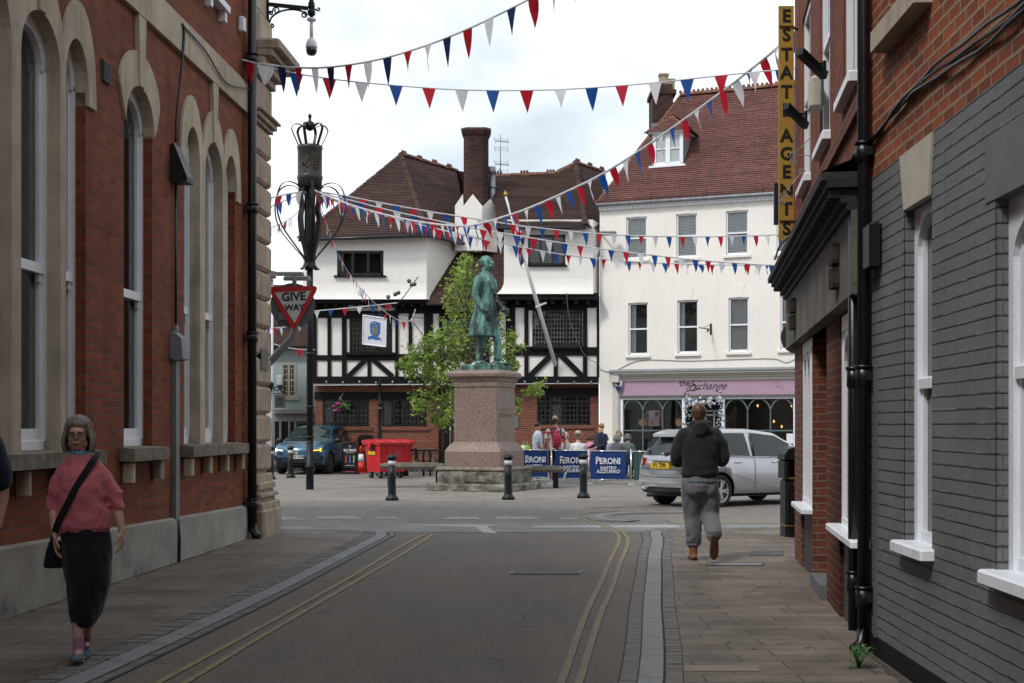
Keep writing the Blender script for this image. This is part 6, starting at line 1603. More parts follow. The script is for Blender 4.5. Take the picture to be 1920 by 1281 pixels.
wheelie('bright red four wheeled bin with a yellow sticker, nearer one behind the bench', 724, 896.5, R(42))
wheelie('second red four wheeled bin standing behind the nearer bin with the yellow sticker', 735, 893, R(38), False)
t = thing('litter_bin', 'black and gold litter bin between the traffic cone and the red bins', 'bin', tuple(gnd(683,884)))
b_ = gnd(686,886); litter_bin(t, b_.x, b_.y, 0, 1.0)
# traffic cone
c = gnd(677,887.5); t = thing('traffic_cone', 'red and white traffic cone between the black board and the red bins', 'traffic cone', tuple(c))
g = MB(); g.rbox(c.x-.2,c.x+.2,c.y-.2,c.y+.2,0,.05,.02); g.lathe([(.17,.05),(.12,.38)], c, 20); g.lathe([(.082,.66),(.045,.92),(.04,.94),(0,.94)], c, 20); g.build('cone_body', flat('cone_red', (.62,.03,.015), .5), t)
g = MB(); g.lathe([(.121,.38),(.083,.66)], c, 20); g.build('white_sleeve', M['whitepaint'], t)
# A-board
c = gnd(656,889); t = thing('pavement_sign', 'black pavement board with ELF BARS lettering and three coloured bars beside the blue car', 'sign', tuple(c))
Mx = Matrix.Translation(c) @ Matrix.Rotation(R(-4),4,'X')
g = MB(Mx); g.rbox(-.22,.22,-.03,.0,.20,1.02,.03); g.build('board', flat('board_black', (.015,.017,.022), .35), t)
g = MB(Mx); g.tube([(-.24,-.015,.12),(-.26,-.015,.2),(-.26,-.015,1.0),(-.2,-.015,1.06),(.2,-.015,1.06),(.26,-.015,1.0),(.26,-.015,.2),(.24,-.015,.12)], .018, 8); g.bar((-.2,.02,.15),(.2,.02,.15),.03); g.build('board_frame', M['castblack'], t)
g = MB(Mx); vs = []; g.rbox(-.33,.31,-.2,.25,.0,.10,.05); g.build('rubber_base', M['castblack'], t)
for k, (nm, cc) in enumerate((('red_bar',(.65,.04,.06)),('blue_bar',(.03,.22,.62)),('green_bar',(.28,.58,.12)))):
    g = MB(Mx); g.box(-.13+k*.13-.017,-.13+k*.13+.017,-.036,-.031,.38,.62); g.build(nm, flat(nm+'_paint', cc, .5), t)
g = MB(Mx)
text_mb(g, 'ELF BARS', .105, Matrix.Translation((0,-.034,.80)) @ RX, .004, .003); text_mb(g, 'FROM £5.99', .05, Matrix.Translation((0,-.034,.72)) @ RX, .004)
for k in range(9): g.box(-.14+k*.032,-.118+k*.032,-.036,-.032,.282,.298)
g.tube([(.03*math.cos(k*.785),-.034,.93+.03*math.sin(k*.785)) for k in range(8)], .005, 4, closed=True)
g.build('white_print', flat('white_print', (.7,.7,.7), .5), t)
g = MB(Mx); text_mb(g, 'OPEN', .05, Matrix.Translation((.0,-.034,.235)) @ RX, .004) if False else g.box(-.12,.14,-.204,-.2,.06,.09); g.build('red_strip', flat('red_strip', (.5,.02,.02)), t)

# cycle hoops
def hoop(label, x, yb, w=.75, ang=0):
    c = gnd(x, yb); t = thing('cycle_stand', label, 'cycle stand', tuple(c), ang, 'black cycle hoops by the tudor house')
    g = MB(Matrix.Translation(c) @ Matrix.Rotation(ang,4,'Z')); h = w/2
    pts = [(-h,0,0),(-h,0,.72)]+[(-h+.12-.12*math.cos(k*.3927),0,.72+.12*math.sin(k*.3927)) for k in range(1,5)]+[(h-.12+.12*math.sin(k*.3927),0,.72+.12*math.cos(k*.3927)) for k in range(0,5)]+[(h,0,0)]
    g.tube(pts, .033, 10); g.build('hoop', M['castblack'], t)
    g = MB(Matrix.Translation(c) @ Matrix.Rotation(ang,4,'Z')); g.cyl((-h,0,0),(-h,0,.015),.07,12); g.cut(); g.cyl((h,0,0),(h,0,.015),.07,12); g.build('foot_plate', M['castblack'], t)
hoop('black cycle hoop nearest the red bins', 782, 893, .85); hoop('black cycle hoop nearest the pedestal', 812, 893, .62)
# metal cafe tables
def cafe_table(label, x, yb):
    c = gnd(x, yb); t = thing('cafe_table', label, 'table', tuple(c), 0, 'metal cafe tables by the tudor wall')
    g = MB(); g.cyl(c+Vector((0,0,.70)), c+Vector((0,0,.73)), .34, 24); g.build('table_top', plain('dark_metal_top', (.06,.062,.065), .4, .1, metal=.4), t)
    for k in range(4):
        a = R(45+90*k); g = MB(); g.bar(c+Vector((math.cos(a)*.06,math.sin(a)*.06,.7)), c+Vector((math.cos(a)*.3,math.sin(a)*.3,0)), .025); g.build('leg', M['steel'], t)
cafe_table('round metal cafe table behind the cycle hoop by the red bins', 776, 889); cafe_table('round metal cafe table tucked beside the pedestal', 806, 889.5)
def cafe_chair(label, x, yb, a, wood=False):
    c = gnd(x, yb); Mx = Matrix.Translation(c) @ Matrix.Rotation(a,4,'Z')
    t = thing('cafe_chair', label, 'chair', tuple(c), a, 'metal cafe chairs in the square')
    g = MB(Mx); g.rbox(-.2,.2,-.2,.2,.44,.465,.01); g.build('seat', M['castblack'], t)
    for sx in (-1,1):
        for sy in (-1,1): g = MB(Mx); g.tube([(sx*.17,sy*.17,.45),(sx*.21,sy*.21,0)], .013, 6); g.build('leg', M['steel'], t)
    g = MB(Mx); g.tube([(-.19,.19,.45),(-.2,.22,.82),(-.15,.24,.87),(.15,.24,.87),(.2,.22,.82),(.19,.19,.45)], .014, 6)
    for k in range(4): g.bar((-.12+k*.08,.205,.5),(-.12+k*.08,.235,.86),.02,.008)
    g.build('backrest', M['castblack'], t); return t
cafe_chair('black metal cafe chair between the two cafe tables left of the pedestal', 792, 890, R(80)); cafe_chair('black metal cafe chair beside the pedestal by the brown door', 826, 889, R(-60))
# street lantern post in front of the tudor house
YL = 48.6; t = thing('street_lantern', 'slender black street post standing in front of the brick wall between the ground floor windows', 'street lamp', (PX(712,YL),YL,0))
lb_ = Vector((PX(712,YL),YL,0)); g = MB(); g.lathe([(.11,0),(.11,.7),(.08,.76),(.075,.8),(.075,1.4),(.055,1.5),(.05,2.3),(.065,2.32),(.065,2.4),(.05,2.42),(.045,3.0),(.06,3.02),(.02,3.1),(.015,3.3),(0,3.32)], lb_, 16); g.build('post', M['castblack'], t)
g = MB(); g.lathe([(.0505,1.9),(.0505,2.25)], lb_, 16); g.build('grey_sleeve', M['greyplastic'], t)

# banner sign with town emblem
YBn = 47.2; t = thing('town_banner', 'white hanging sign with a blue and yellow portcullis shield by the timber framed wall', 'banner', tuple(at(702,590,YBn)))
def bx(x, y, d=0): k = (x-680)/45; return at(x, y, YBn-d+.5*(k-.5)*-1)
g = MB(); q = [bx(681,591),bx(724,597),bx(723,650),bx(680,645)]; n_ = Vector((0,1,0)); g.add([v for v in q]+[v+n_*.04 for v in q],[(3,2,1,0),(4,5,6,7),(0,1,5,4),(1,2,6,5),(2,3,7,6),(3,0,4,7)]); g.build('panel', flat('banner_white', (.52,.54,.60), .5), t)
g = MB(); fr4 = [bx(681,591,.02),bx(724,597,.02),bx(723,650,.02),bx(680,645,.02)]
for i in range(4): g.bar(fr4[i], fr4[(i+1)%4], .035, .035)
g.build('panel_rim', M['sashwhite'], t)
def bpoly(mb, pts, d): vs = [bx(x,y,d) for x,y in pts]; vb = [v+Vector((0,.004,0)) for v in vs]; tr = tessellate_polygon([[Vector((v.x,v.z,0)) for v in vs]]); mb.add(vs, [tuple(k) for k in tr]); 
g = MB(); bpoly(g, [(694,604),(703,602.5),(713,606),(713,612),(712.5,625),(709,630.5),(703,632.5),(698,630),(694,624),(693.5,612)], .012); bpoly(g, [(689.5,632),(695,629.5),(704,632),(711,632),(716,639.5),(710,637),(704,637.5),(697,635),(690.5,637)], .014); g.build('blue_shield', flat('shield_blue', (.02,.10,.32), .5), t, fix=False)
g = MB()
for k in range(4): g.box(0,0,0,0,0,0) if False else None
for i in range(5): a = bx(698.3+i*2.2,611,.024); b = bx(698.3+i*2.2,628.5,.024); g.bar(a, b, .011, .006)
for j in range(4): a = bx(697.5,612+j*4.1,.025); b = bx(708.5,612.6+j*4.1,.025); g.bar(a, b, .016, .006)
text_mb(g, 'ROMSEY', .085, Matrix.Translation(bx(703,607,.026)) @ Matrix.Rotation(R(6),4,'Y') @ RX, .003)
g.build('gold_portcullis', flat('emblem_gold', (.62,.52,.06), .5), t)
g = MB(); pz = at(740,580,YBn+.2); g.tube([at(672,588,YBn+2.4),at(700,590,YBn+.2),at(745,594,YBn-.2)], .014, 5); g.bar(bx(686,588),bx(686,592),.02); g.bar(bx(718,592),bx(718,597),.02); g.build('hanger', M['castblack'], t)
# iron arm with glass balls
YA = 48.0; t = thing('bauble_arm', 'thin black iron arm set with small glass balls rising in front of the white gable', 'ornament', tuple(at(742,588,YA+1)))
g = MB(); g.tube([at(735,588,49.6),at(744,572,YA+.6),at(760,553,YA+.3),at(784,519,YA)], .018, 6); g.tube([at(735,588,49.6),at(800,598,YA+.8)], .012, 5); g.tube(spline([at(808,640,49.6),at(795,630,49.2),at(780,612,49),at(770,600,48.8)],12), .014, 5); g.build('arm', M['castblack'], t)
for x, y in ((767,527),(772,534),(777,533),(741,552),(747,549),(728,557)):
    g = MB(); g.ell(at(x,y,YA+.1), .075,.075,.075, 14, 10); g.build('glass_ball', glass('ball_glass', (.05,.055,.06)) if 'ball_glass' not in bpy.data.materials else bpy.data.materials['ball_glass'], t)
g = MB(); 
for y in (547,550,553): g.bar(at(670,y,48.4), at(684,y,48.4), .012)
for x in (673,677,681): g.bar(at(x,545,48.4), at(x,556,48.4), .012)
g.bar(at(683,541,48.4), at(679,565,48.4), .02); g.build('wire_ornament', M['steel'], t)
# hanging basket
YHb = 49.4; p = at(639,764,YHb); t = thing('hanging_basket', 'hanging basket of magenta flowers on the brick wall of the tudor house', 'hanging basket', tuple(p))
g = MB(); g.lathe([(.02,-.18),(.14,-.12),(.2,0),(.2,.02)], p, 16); g.build('basket', plain('basket_brown', (.05,.04,.03), .9), t)
g = MB()
for dx in (-.18,.18): g.tube([p+Vector((dx,0,.02)), at(638,745,YHb)], .006, 4)
g.tube([at(638,745,YHb), at(644,738,YHb+.6)], .012, 5); g.build('chain', M['steel'], t)
random.seed(4); g = MB(); fw = MB()
for i in range(260):
    d = Vector((random.gauss(0,.15),random.gauss(0,.1),random.gauss(.05,.07))); c = p+d; s = random.uniform(.025,.05); u = Vector((random.uniform(-1,1),random.uniform(-1,1),random.uniform(-1,1))).normalized(); v = u.orthogonal().normalized()
    g.add([c-u*s, c+v*s*.6, c+u*s, c-v*s*.6],[(0,1,2,3)])
for dx, dz in ((-.12,.14),(-.10,.1),(-.24,.03),(-.16,-.11),(-.12,-.09),(-.2,-.12),(-.05,.12),(.05,.09),(-.02,-.1)): fw.ell(p+Vector((dx,-.12,dz)), .055,.04,.05, 8, 5)
g.build('leaves', M['weed'], t, fix=False); fw.build('flowers', plain('magenta_petal', (.42,.02,.25), .6), t)

# flagpole with union flag
YF0, YF1 = 49.9, 46.8
pb, pt = at(1041,683,YF0), at(948,368,YF1)
t = thing('flagpole', 'leaning white flagpole fixed to the timber framed wall beside the statue', 'flagpole', tuple(pb))
g = MB(); g.tube([pb, pb.lerp(pt,.45), pt], [.075,.065,.035], 12); g.build('pole', M['sashwhite'], t)
g = MB(); g.ell(pt+Vector((0,0,.06)), .07,.07,.08, 12, 8); g.ell(pt+Vector((-.01,0,.15)), .03,.03,.04, 8, 6); g.build('gold_ball', flat('gold_ball', (.45,.27,.05), .3, .8), t)
mid = pb.lerp(pt,.36); g = MB(); g.lathe([(.085,-.08),(.085,.08)], mid, 12); g.bar(mid, at(1024,568,49.4), .05); g.build('collar', M['whitepaint'], t)
g = MB(); g.tube([pb+Vector((.0,-.05,-.1)), pb], [.03,.05], 8); g.build('foot_bracket', M['steel'], t)
t = thing('union_flag', 'limp red white and blue union flag hanging from the leaning flagpole', 'flag', tuple(at(952,400,YF1)))
def flagmat():
    n = N('union_flag_cloth'); sx = n.new('ShaderNodeSeparateXYZ'); n.link(n.tc.outputs['UV'], sx.inputs[0]); u, v = sx.outputs[0], sx.outputs[1]   # u 0..2, v 0..1
    def absd(a, c): return n.math('ABSOLUTE', n.math('SUBTRACT', a, c))
    du_, dv_ = absd(u,1.0), absd(v,.5)
    diag = absd(n.math('MULTIPLY', du_, .5), dv_)       # both diagonals
    diag2 = absd(n.math('MULTIPLY', du_, .5), dv_)
    w1 = n.math('LESS_THAN', diag, .11); r1 = n.math('LESS_THAN', diag, .035)
    cw_ = n.math('MAXIMUM', n.math('LESS_THAN', du_, .17), n.math('LESS_THAN', dv_, .17)); cr = n.math('MAXIMUM', n.math('LESS_THAN', du_, .1), n.math('LESS_THAN', dv_, .1))
    c = n.mix(w1, (.012,.03,.16), (.62,.62,.64)); c = n.mix(r1, c, (.50,.012,.03)); c = n.mix(cw_, c, (.62,.62,.64)); c = n.mix(cr, c, (.50,.012,.03))
    n.base(c); n.set(.8); return n.m
g = MB(); nu, nv = 18, 16; vs = []; uvs = []
A_ = pt+(pb-pt)*.03; B_ = pt+(pb-pt)*.30
for i in range(nu+1):
    for j in range(nv+1):
        s = i/nu; v = j/nv; hoist = A_.lerp(B_, v)
        # cloth falls from the hoist and gathers into folds
        drop = Vector((.0+.10*s*math.sin(v*5+1)+.34*s*(1-.5*v)-.1*math.sin(s*9)*s, -.10*math.sin(s*14+v*4)*min(1,s*3)*.8, -1.05*s)); vs.append(hoist*(1-.0*s)+drop+Vector((.12*s-.2*s*(v-.2),0,.35*s*v))); uvs.append((2*s, 1-v))
g.add(vs, [(i*(nv+1)+j,i*(nv+1)+j+1,(i+1)*(nv+1)+j+1,(i+1)*(nv+1)+j) for i in range(nu) for j in range(nv)], True)
me = g.mesh('flag_cloth', flagmat(), fix=False, uv=False); uvl = me.uv_layers.new(name='UVMap')
for lp in me.loops: uvl.data[lp.index].uv = uvs[lp.vertex_index]
obj_of(me, 'flag_cloth', t, local=False)

# ================================================================= TREE
def leafmat():
    n = N('maple_leaf'); g_ = n.new('ShaderNodeObjectInfo')
    c = n.mix(n.ramp(n.noise(2.5,3), [(.38,0),(.62,1)]), (.08,.145,.018), (.26,.36,.06)); c = n.mix(n.ramp(n.noise(23,2), [(.45,0),(.6,1)]), c, n.mix(1, c, 1.35, 'MULTIPLY'))
    n.base(c); n.set(.5, 0, .35)
    tr = n.new('ShaderNodeBsdfTranslucent'); n.link(c, tr.inputs[0]); mx = n.new('ShaderNodeMixShader'); mx.inputs[0].default_value = .35
    n.link(n.b.outputs[0], mx.inputs[1]); n.link(tr.outputs[0], mx.inputs[2]); n.link(mx.outputs[0], n.out.inputs[0]); return n.m
YT_ = 38.6; base = Vector((PX(884,YT_),YT_,0)); t = thing('maple_tree', 'young leafy green tree standing behind the statue pedestal', 'tree', tuple(base))
random.seed(21)
clumps = [(880,488,13),(868,505,17),(853,530,18),(862,548,20),(880,560,24),(850,575,20),(868,600,26),(895,600,20),(840,620,22),(862,635,26),(835,640,20),(812,655,20),(795,668,16),(778,660,15),(765,680,15),(785,690,18),(815,690,24),(840,680,24),(812,712,14),(835,708,20),(862,670,24),(905,640,20),(925,615,14),(935,595,10),(942,625,13),(955,638,12),(972,650,10),(938,655,16),(950,668,14),(968,684,8),(962,628,8),
 (855,735,14),(845,752,18),(825,750,14),(800,745,16),(785,758,13),(820,768,18),(845,775,13),(835,790,10),(815,785,8),(775,745,8),(1000,728,8),(1014,720,9),(1005,738,8),(985,735,6),(1015,735,5),(970,752,7),(968,770,6),(872,520,15),(890,530,12),(757,690,7),(750,683,6),(770,700,7),(798,640,10),(822,632,13),(900,570,14)]
trunk = [base, base+Vector((.02,0,1.6)), base+Vector((-.06,.05,3.0)), base+Vector((-.1,0,4.4)), base+Vector((-.22,0,5.6))]
g = MB(); g.tube(spline(trunk,20), [.10-.0042*i for i in range(21)], 10)
bark = plain('grey_bark', (.13,.115,.095), .9, .35, 12, .6, 40)
g.build('trunk', bark, t)
lm = MB(); lv = MB(); tw = []
TS = spline(trunk,20)
for cx_, cy_, r in clumps:
    c = at(cx_, cy_, YT_+random.uniform(-.9,.9)); rr = r/F*YT_*1.15
    k = min(range(len(TS)), key=lambda i: abs(TS[i].z-(c.z-.6-.25*abs(c.x-TS[i].x)))); st = TS[k]
    md = st.lerp(c,.5)+Vector((random.uniform(-.08,.08),0,.12)); lm.tube([st, md, c], [.028,.018,.007], 5)
    n_l = int(24+rr*300)*(1 if cx_ < 900 else .75)
    for q in range(5):       # twigs
        d = Vector((random.gauss(0,1),random.gauss(0,1),random.gauss(0,.8))).normalized()*rr; lm.tube([c, c+d*.9], [.006,.003], 3); 
    for i in range(int(n_l)):
        d = Vector((random.gauss(0,.5),random.gauss(0,.6),random.gauss(0,.5)))*rr; p = c+d
        if random.random() < .25: p = c+d*1.25
        a = Vector((random.uniform(-1,1),random.uniform(-1,1),random.uniform(-.9,.2))).normalized(); b = (a.orthogonal().normalized()*.8+Vector((random.uniform(-.4,.4),random.uniform(-.4,.4),.1))).normalized(); s = random.uniform(.042,.075)
        # lobed leaf: five points
        lv.add([p, p+a*s*.7+b*s*.75, p+a*s*1.1+b*s*.3, p+a*s*1.9, p+a*s*1.1-b*s*.3, p+a*s*.7-b*s*.75], [(0,1,2,5),(2,3,4),(2,4,5)])
lm.build('branches', bark, t, fix=False); lv.build('crown', leafmat(), t, fix=False)
# ================================================================= PEOPLE
V = Vector
def skinmat(name, col):
    n = N(name); c = n.mix(n.ramp(n.noise(14,4), [(.35,0),(.65,1)]), sh(col,.86), sh(col,1.1)); c = n.mix(n.ramp(n.noise(5,3), [(.5,0),(.75,.4)]), c, (col[0], col[1]*.72, col[2]*.68))
    n.base(c); n.set(.5, 0, .4); n.b.inputs['Subsurface Weight'].default_value = .06; n.b.inputs['Subsurface Radius'].default_value = (.02,.008,.004); n.bump(n.noise(60,4),.12,.004); return n.m
def clothmat(name, col, fold=.25, rough=.9, weave=220):
    n = N(name); c = n.mix(n.ramp(n.noise(5,4), [(.3,0),(.7,1)]), sh(col,1-fold*.5), sh(col,1+fold*.3)); n.base(c); n.set(rough,0,.2)
    n.b.inputs['Sheen Weight'].default_value = .15; n.bump(n.noise(weave,2,.7), .35, .002); n.bump(n.noise(9,4,.6,dist=.8), .45, .02); return n.m
SKIN = skinmat('skin', (.52,.31,.23)); SKIN2 = skinmat('tanned_skin', (.36,.19,.125))
def limb(mb, pts, rs, n=12, flat_=1.0):
    mb.tube(spline(pts, 4*(len(pts)-1)), [rs[min(int(i/4),len(rs)-2)]+(rs[min(int(i/4)+1,len(rs)-1)]-rs[min(int(i/4),len(rs)-2)])*((i%4)/4 if i < 4*(len(rs)-1) else 1) for i in range(4*(len(pts)-1)+1)], n, flat=flat_)
    for p, r in ((pts[0],rs[0]),(pts[-1],rs[-1])): mb.ell(p, r, r, r, 10, 8)
def hand(mb, w, d, pn, side, s=1.0, curl=.5):
    """w wrist, d direction of the fingers, pn palm normal (palm side), side = +1/-1 thumb side along cross(d,pn)"""
    d = V(d).normalized(); pn = V(pn); pn = (pn-d*pn.dot(d)).normalized(); x = d.cross(pn).normalized()*side; w = V(w)
    rot = Matrix((x,d,pn)).transposed()
    mb.ell(w+d*.048*s, .040*s, .054*s, .015*s, 12, 8, rot); mb.ell(w+d*.01*s, .027*s, .03*s, .017*s, 10, 6, rot)
    for i, (o, L) in enumerate(((.029,.070),(.010,.080),(-.010,.074),(-.028,.058))):
        c = curl*(1+.15*i); p = w+d*.088*s+x*o*s; pts = [w+d*.055*s+x*o*.9*s, p]; dd = d+x*o*2.2
        for j in range(3):
            a = c*(j+1)*.62; q = (dd*math.cos(a)+pn*math.sin(a)).normalized(); p = p+q*L*s*(.42,.32,.26)[j]; pts.append(p)
        mb.tube(pts, [.0095*s,.0095*s,.0088*s,.008*s,.0068*s], 8); mb.ell(pts[-1], .0068*s,.0068*s,.0068*s, 6, 5)
    tpts = [w+d*.02*s+x*.022*s, w+d*.04*s+x*.043*s+pn*.008*s, w+d*.068*s+x*.055*s+pn*.018*s, w+d*.090*s+x*.053*s+pn*.026*s]
    mb.tube(tpts, [.013*s,.0115*s,.010*s,.0078*s], 8); mb.ell(tpts[-1], .0078*s,.0078*s,.0078*s, 6, 5)
def head_mb(mb, HM, s=1.0, nose=1.0, ears=True, beard=0):
    o = mb.M; mb.M = o @ HM @ Matrix.Diagonal((s,s,s,1))      # origin = chin base/neck pivot, z up, front -Y, head height .235
    E_ = mb.ell
    E_((0,.020,.150), .074,.092,.086, 20, 14); E_((0,-.018,.085), .058,.066,.078, 18, 12); E_((0,-.050,.028), .030,.026,.024, 12, 8)
    E_((0,-.074,.135), .052,.024,.030, 14, 8)                                  # forehead/brow
    for sx in (-1,1):
        E_((sx*.036,-.062,.088), .024,.020,.024, 10, 8); E_((sx*.048,-.01,.055), .020,.040,.03, 10, 8); E_((sx*.026,-.084,.131), .022,.010,.008, 10, 6)
        if ears: E_((sx*.077,.012,.112), .009,.018,.030, 10, 8)
    mb.tube([(0,-.083,.125),(0,-.093,.108),(0,-.103*nose,.092),(0,-.103*nose,.086)], [.009,.0095,.012,.012], 8); 
    for sx in (-1,1): E_((sx*.0115,-.090,.084), .0085,.010,.007, 8, 6)
    E_((0,-.082,.055), .026,.012,.012, 10, 6); E_((0,-.079,.040), .022,.012,.008, 10, 6)
    if beard: E_((0,-.05,.04), .052,.045,.045, 12, 8)
    mb.M = o
def face_parts(t, HM, s=1.0, mouth=(.24,.085,.07), open_=0, eye=(.05,.07,.06), brow=(.12,.09,.07)):
    Mx = HM @ Matrix.Diagonal((s,s,s,1))
    for sx in (-1,1):
        g = MB(Mx); g.ell((sx*.029,-.0775,.113), .0135,.0095,.0075, 12, 8); g.build('eye', flat_once('eye_white', (.50,.47,.44), .3), t, local=True)
        g = MB(Mx); g.ell((sx*.029,-.0865,.113), .0058,.0028,.0058, 10, 6); g.build('iris', flat_once('iris_%d'%int(eye[2]*100), eye, .2), t, local=True)
        g = MB(Mx); g.tube([(sx*.014,-.0955,.128),(sx*.028,-.0965,.1335),(sx*.045,-.0885,.128)], [.003,.0038,.0022], 6); g.build('eyebrow', flat_once('brow_%d'%int(brow[0]*100), brow, .8), t, local=True)
    g = MB(Mx); g.ell((0,-.0915,.0545), .024,.0045,.0045, 12, 6); g.cut(); g.ell((0,-.0905,.043-open_*.004), .020,.005,.0052, 12, 6); g.build('lip', flat_once('lips_%d'%int(mouth[0]*100), mouth, .5), t, local=True)
    g = MB(Mx); g.ell((0,-.091,.0490-open_*.002), .019,.0035,.0022+open_*.004, 12, 6); g.build('mouth', flat_once('mouth_dark', (.04,.01,.01), .5), t, local=True)
_fo = {}
def flat_once(name, col, rough=.5, **k):
    if name not in _fo: _fo[name] = flat(name, col, rough, **k)
    return _fo[name]
def folds(amp, sc, seed=0, dirv=(1,1,.45)):
    def f(co):
        p = Vector((co.x*sc*dirv[0]+seed, co.y*sc*dirv[1], co.z*sc*dirv[2])); return amp*(noise.noise(p)+.5*noise.noise(p*2.1+Vector((3,1,2))))
    return f
def HMat(p, yaw=0, pitch=0, roll=0): return Matrix.Translation(p) @ Matrix.Rotation(R(yaw),4,'Z') @ Matrix.Rotation(R(pitch),4,'X') @ Matrix.Rotation(R(roll),4,'Y')
def shoe(mb, ankle, fwd, L=.27, toe=0.0, w=.046, h=.075):
    f = V((fwd[0],fwd[1],0)).normalized(); x = V((-f.y,f.x,0)); a = V(ankle); z0 = a.z-h
    for k, (u, ww, hh) in enumerate(((-.06,.034,.05),(-.02,.036,.062),(.03,.038,.058),(.08,.043,.042),(.13,.046,.032),(.17,.040,.026),(.195,.026,.018))):
        zz = z0+hh*.62+toe*max(0,u); mb.ell(a+f*u+V((0,0,zz-a.z)), w/.046*ww, .045, hh*.62, 10, 8, Matrix((x, f, V((0,0,1)))).transposed() )
def hair_short(t, HM, s, mat, grow=.012, top=.0, low=.075):
    mb = MB(HM @ Matrix.Diagonal((s,s,s,1)))
    mb.ell((0,.030,.158+top), .080+grow*.4,.092+grow*.4,.083+grow*.6, 20, 14); mb.ell((0,.062,.115), .064,.055,.062, 14, 10)
    for sx in (-1,1): mb.ell((sx*.066,.018,.145), .014,.045,.035, 8, 8)
    me = remesh(mb, mat, .008, 3, folds(.006,60)); obj_of(me, 'hair', t)
def hair_strands(t, HM, s, mat, n=420, length=.20, fringe=True, parting=0.0, flare=.012, seed=1, r=.0045, back=.0):
    random.seed(seed); mb = MB(HM @ Matrix.Diagonal((s,s,s,1))); c = V((0,.018,.150)); rx, ry, rz = .084,.100,.092
    for i in range(n):
        phi = random.uniform(-math.pi, math.pi)             # 0 = back (+Y), pi = front (-Y)
        px_ = math.sin(phi); py_ = math.cos(phi); front = py_ < -.55
        lay = random.uniform(.90,1.07); tmax = R(92)
        if front and fringe: tmax = R(random.uniform(66,80))
        elif front: tmax = R(40)
        pts = []
        m = 7
        for k in range(m+1):
            th = tmax*k/m; wv = .003*math.sin(k*1.7+i)
            pts.append(c+V((px_*math.sin(th)*rx*lay+wv+parting*.02*(1-k/m), py_*math.sin(th)*ry*lay+wv, math.cos(th)*rz*lay)))
        if not (front):
            Lh = length*random.uniform(.85,1.03)-.0; p = pts[-1]
            for k in range(1,6):
                u = k/5; pts.append(p+V((px_*(flare*math.sin(u*2.6)), py_*flare*math.sin(u*2.6)+back*u, -Lh*u)))
        rr = [r*(.7+.5*math.sin(math.pi*min(1,j/len(pts)+.15))) for j in range(len(pts))]; rr[-1] = r*.3
        mb.tube(pts, rr, 4, caps=False)
    # scalp under the strands so that no gap shows
    mb.ell((0,.024,.152), .079,.092,.084, 16, 10)
    o = mb.build('hair', mat, t, fix=False, local=True); return o
def hairmat(name, a, b):
    n = N(name); n.base(n.mix(n.ramp(n.noise(45,3,.6,stretch=(1,1,.12)),[(.35,0),(.65,1)]), a, b)); n.set(.5,0,.4); n.bump(n.noise(160,2,.6,stretch=(1,1,.1)),.5,.003); return n.m

def figure(label, loc, rot, body, clothes, skin=SKIN, s=1.0, head=None, voxel=.008, face=True, group=None, cvox=.011):
    """body(mb) adds the whole continuous body; clothes: list of (name, mb-function, material, disp, voxel)"""
    t = thing('person', label, 'person', tuple(loc), rot, group)
    mb = MB(); body(mb)
    HM = HMat(*head)
    head_mb(mb, HM, s)
    obj_of(remesh(mb, skin, voxel, 2), 'body', t)
    for nm, fn, mat, disp, *vx in clothes:
        cb_ = MB(); fn(cb_); obj_of(remesh(cb_, mat, vx[0] if vx else cvox, 4, disp, nm), nm, t)
    if face: face_parts(t, HM, s)
    return t, HM

# ---------------------------------------------------------------- the woman on the left pavement
WG = gnd(160, 1236, HK)
W = dict(sh_l=V((-.155,.0,1.295)), sh_r=V((.095,.0,1.295)), el_l=V((-.205,.02,1.07)), el_r=V((.190,.02,1.09)), wr_l=V((-.19,-.06,.845)), wr_r=V((.240,-.02,.865)))
def w_body(mb):
    mb.rings([(-.03,.0,.80,.13,.09),(-.02,.0,.95,.14,.10),(-.02,.0,1.1,.13,.10),(-.03,.0,1.22,.12,.085),(-.03,.0,1.30,.09,.06),(-.04,.0,1.37,.05,.05),(-.045,-.01,1.47,.048,.055)], 20)
    for a,b,c in (('sh_l','el_l','wr_l'),('sh_r','el_r','wr_r')): limb(mb, [W[a]+V((.035 if a == 'sh_l' else -.035,0,-.035)),W[b],(W[b]+W[c])/2,W[c]], [.036,.034,.034,.024])
    hand(mb, W['wr_l'], (.03,-.02,-1), (1,.1,0), 1, 1.0, .42); hand(mb, W['wr_r'], (.01,-.12,-1), (-1,.2,0), -1, 1.0, .5)
    limb(mb, [V((-.09,0,.85)),V((-.06,-.03,.50)),V((-.045,-.05,.30)),V((-.035,-.08,.10))], [.075,.05,.043,.033]); limb(mb, [V((.05,0,.85)),V((.03,.05,.50)),V((.005,.10,.30)),V((-.008,.15,.12))], [.075,.05,.043,.033])
    for a, k in ((V((-.035,-.08,.10)),0),(V((-.008,.15,.12)),0)): mb.ell(a+V((0,-.04,-.04)), .03,.09,.025, 10, 8)
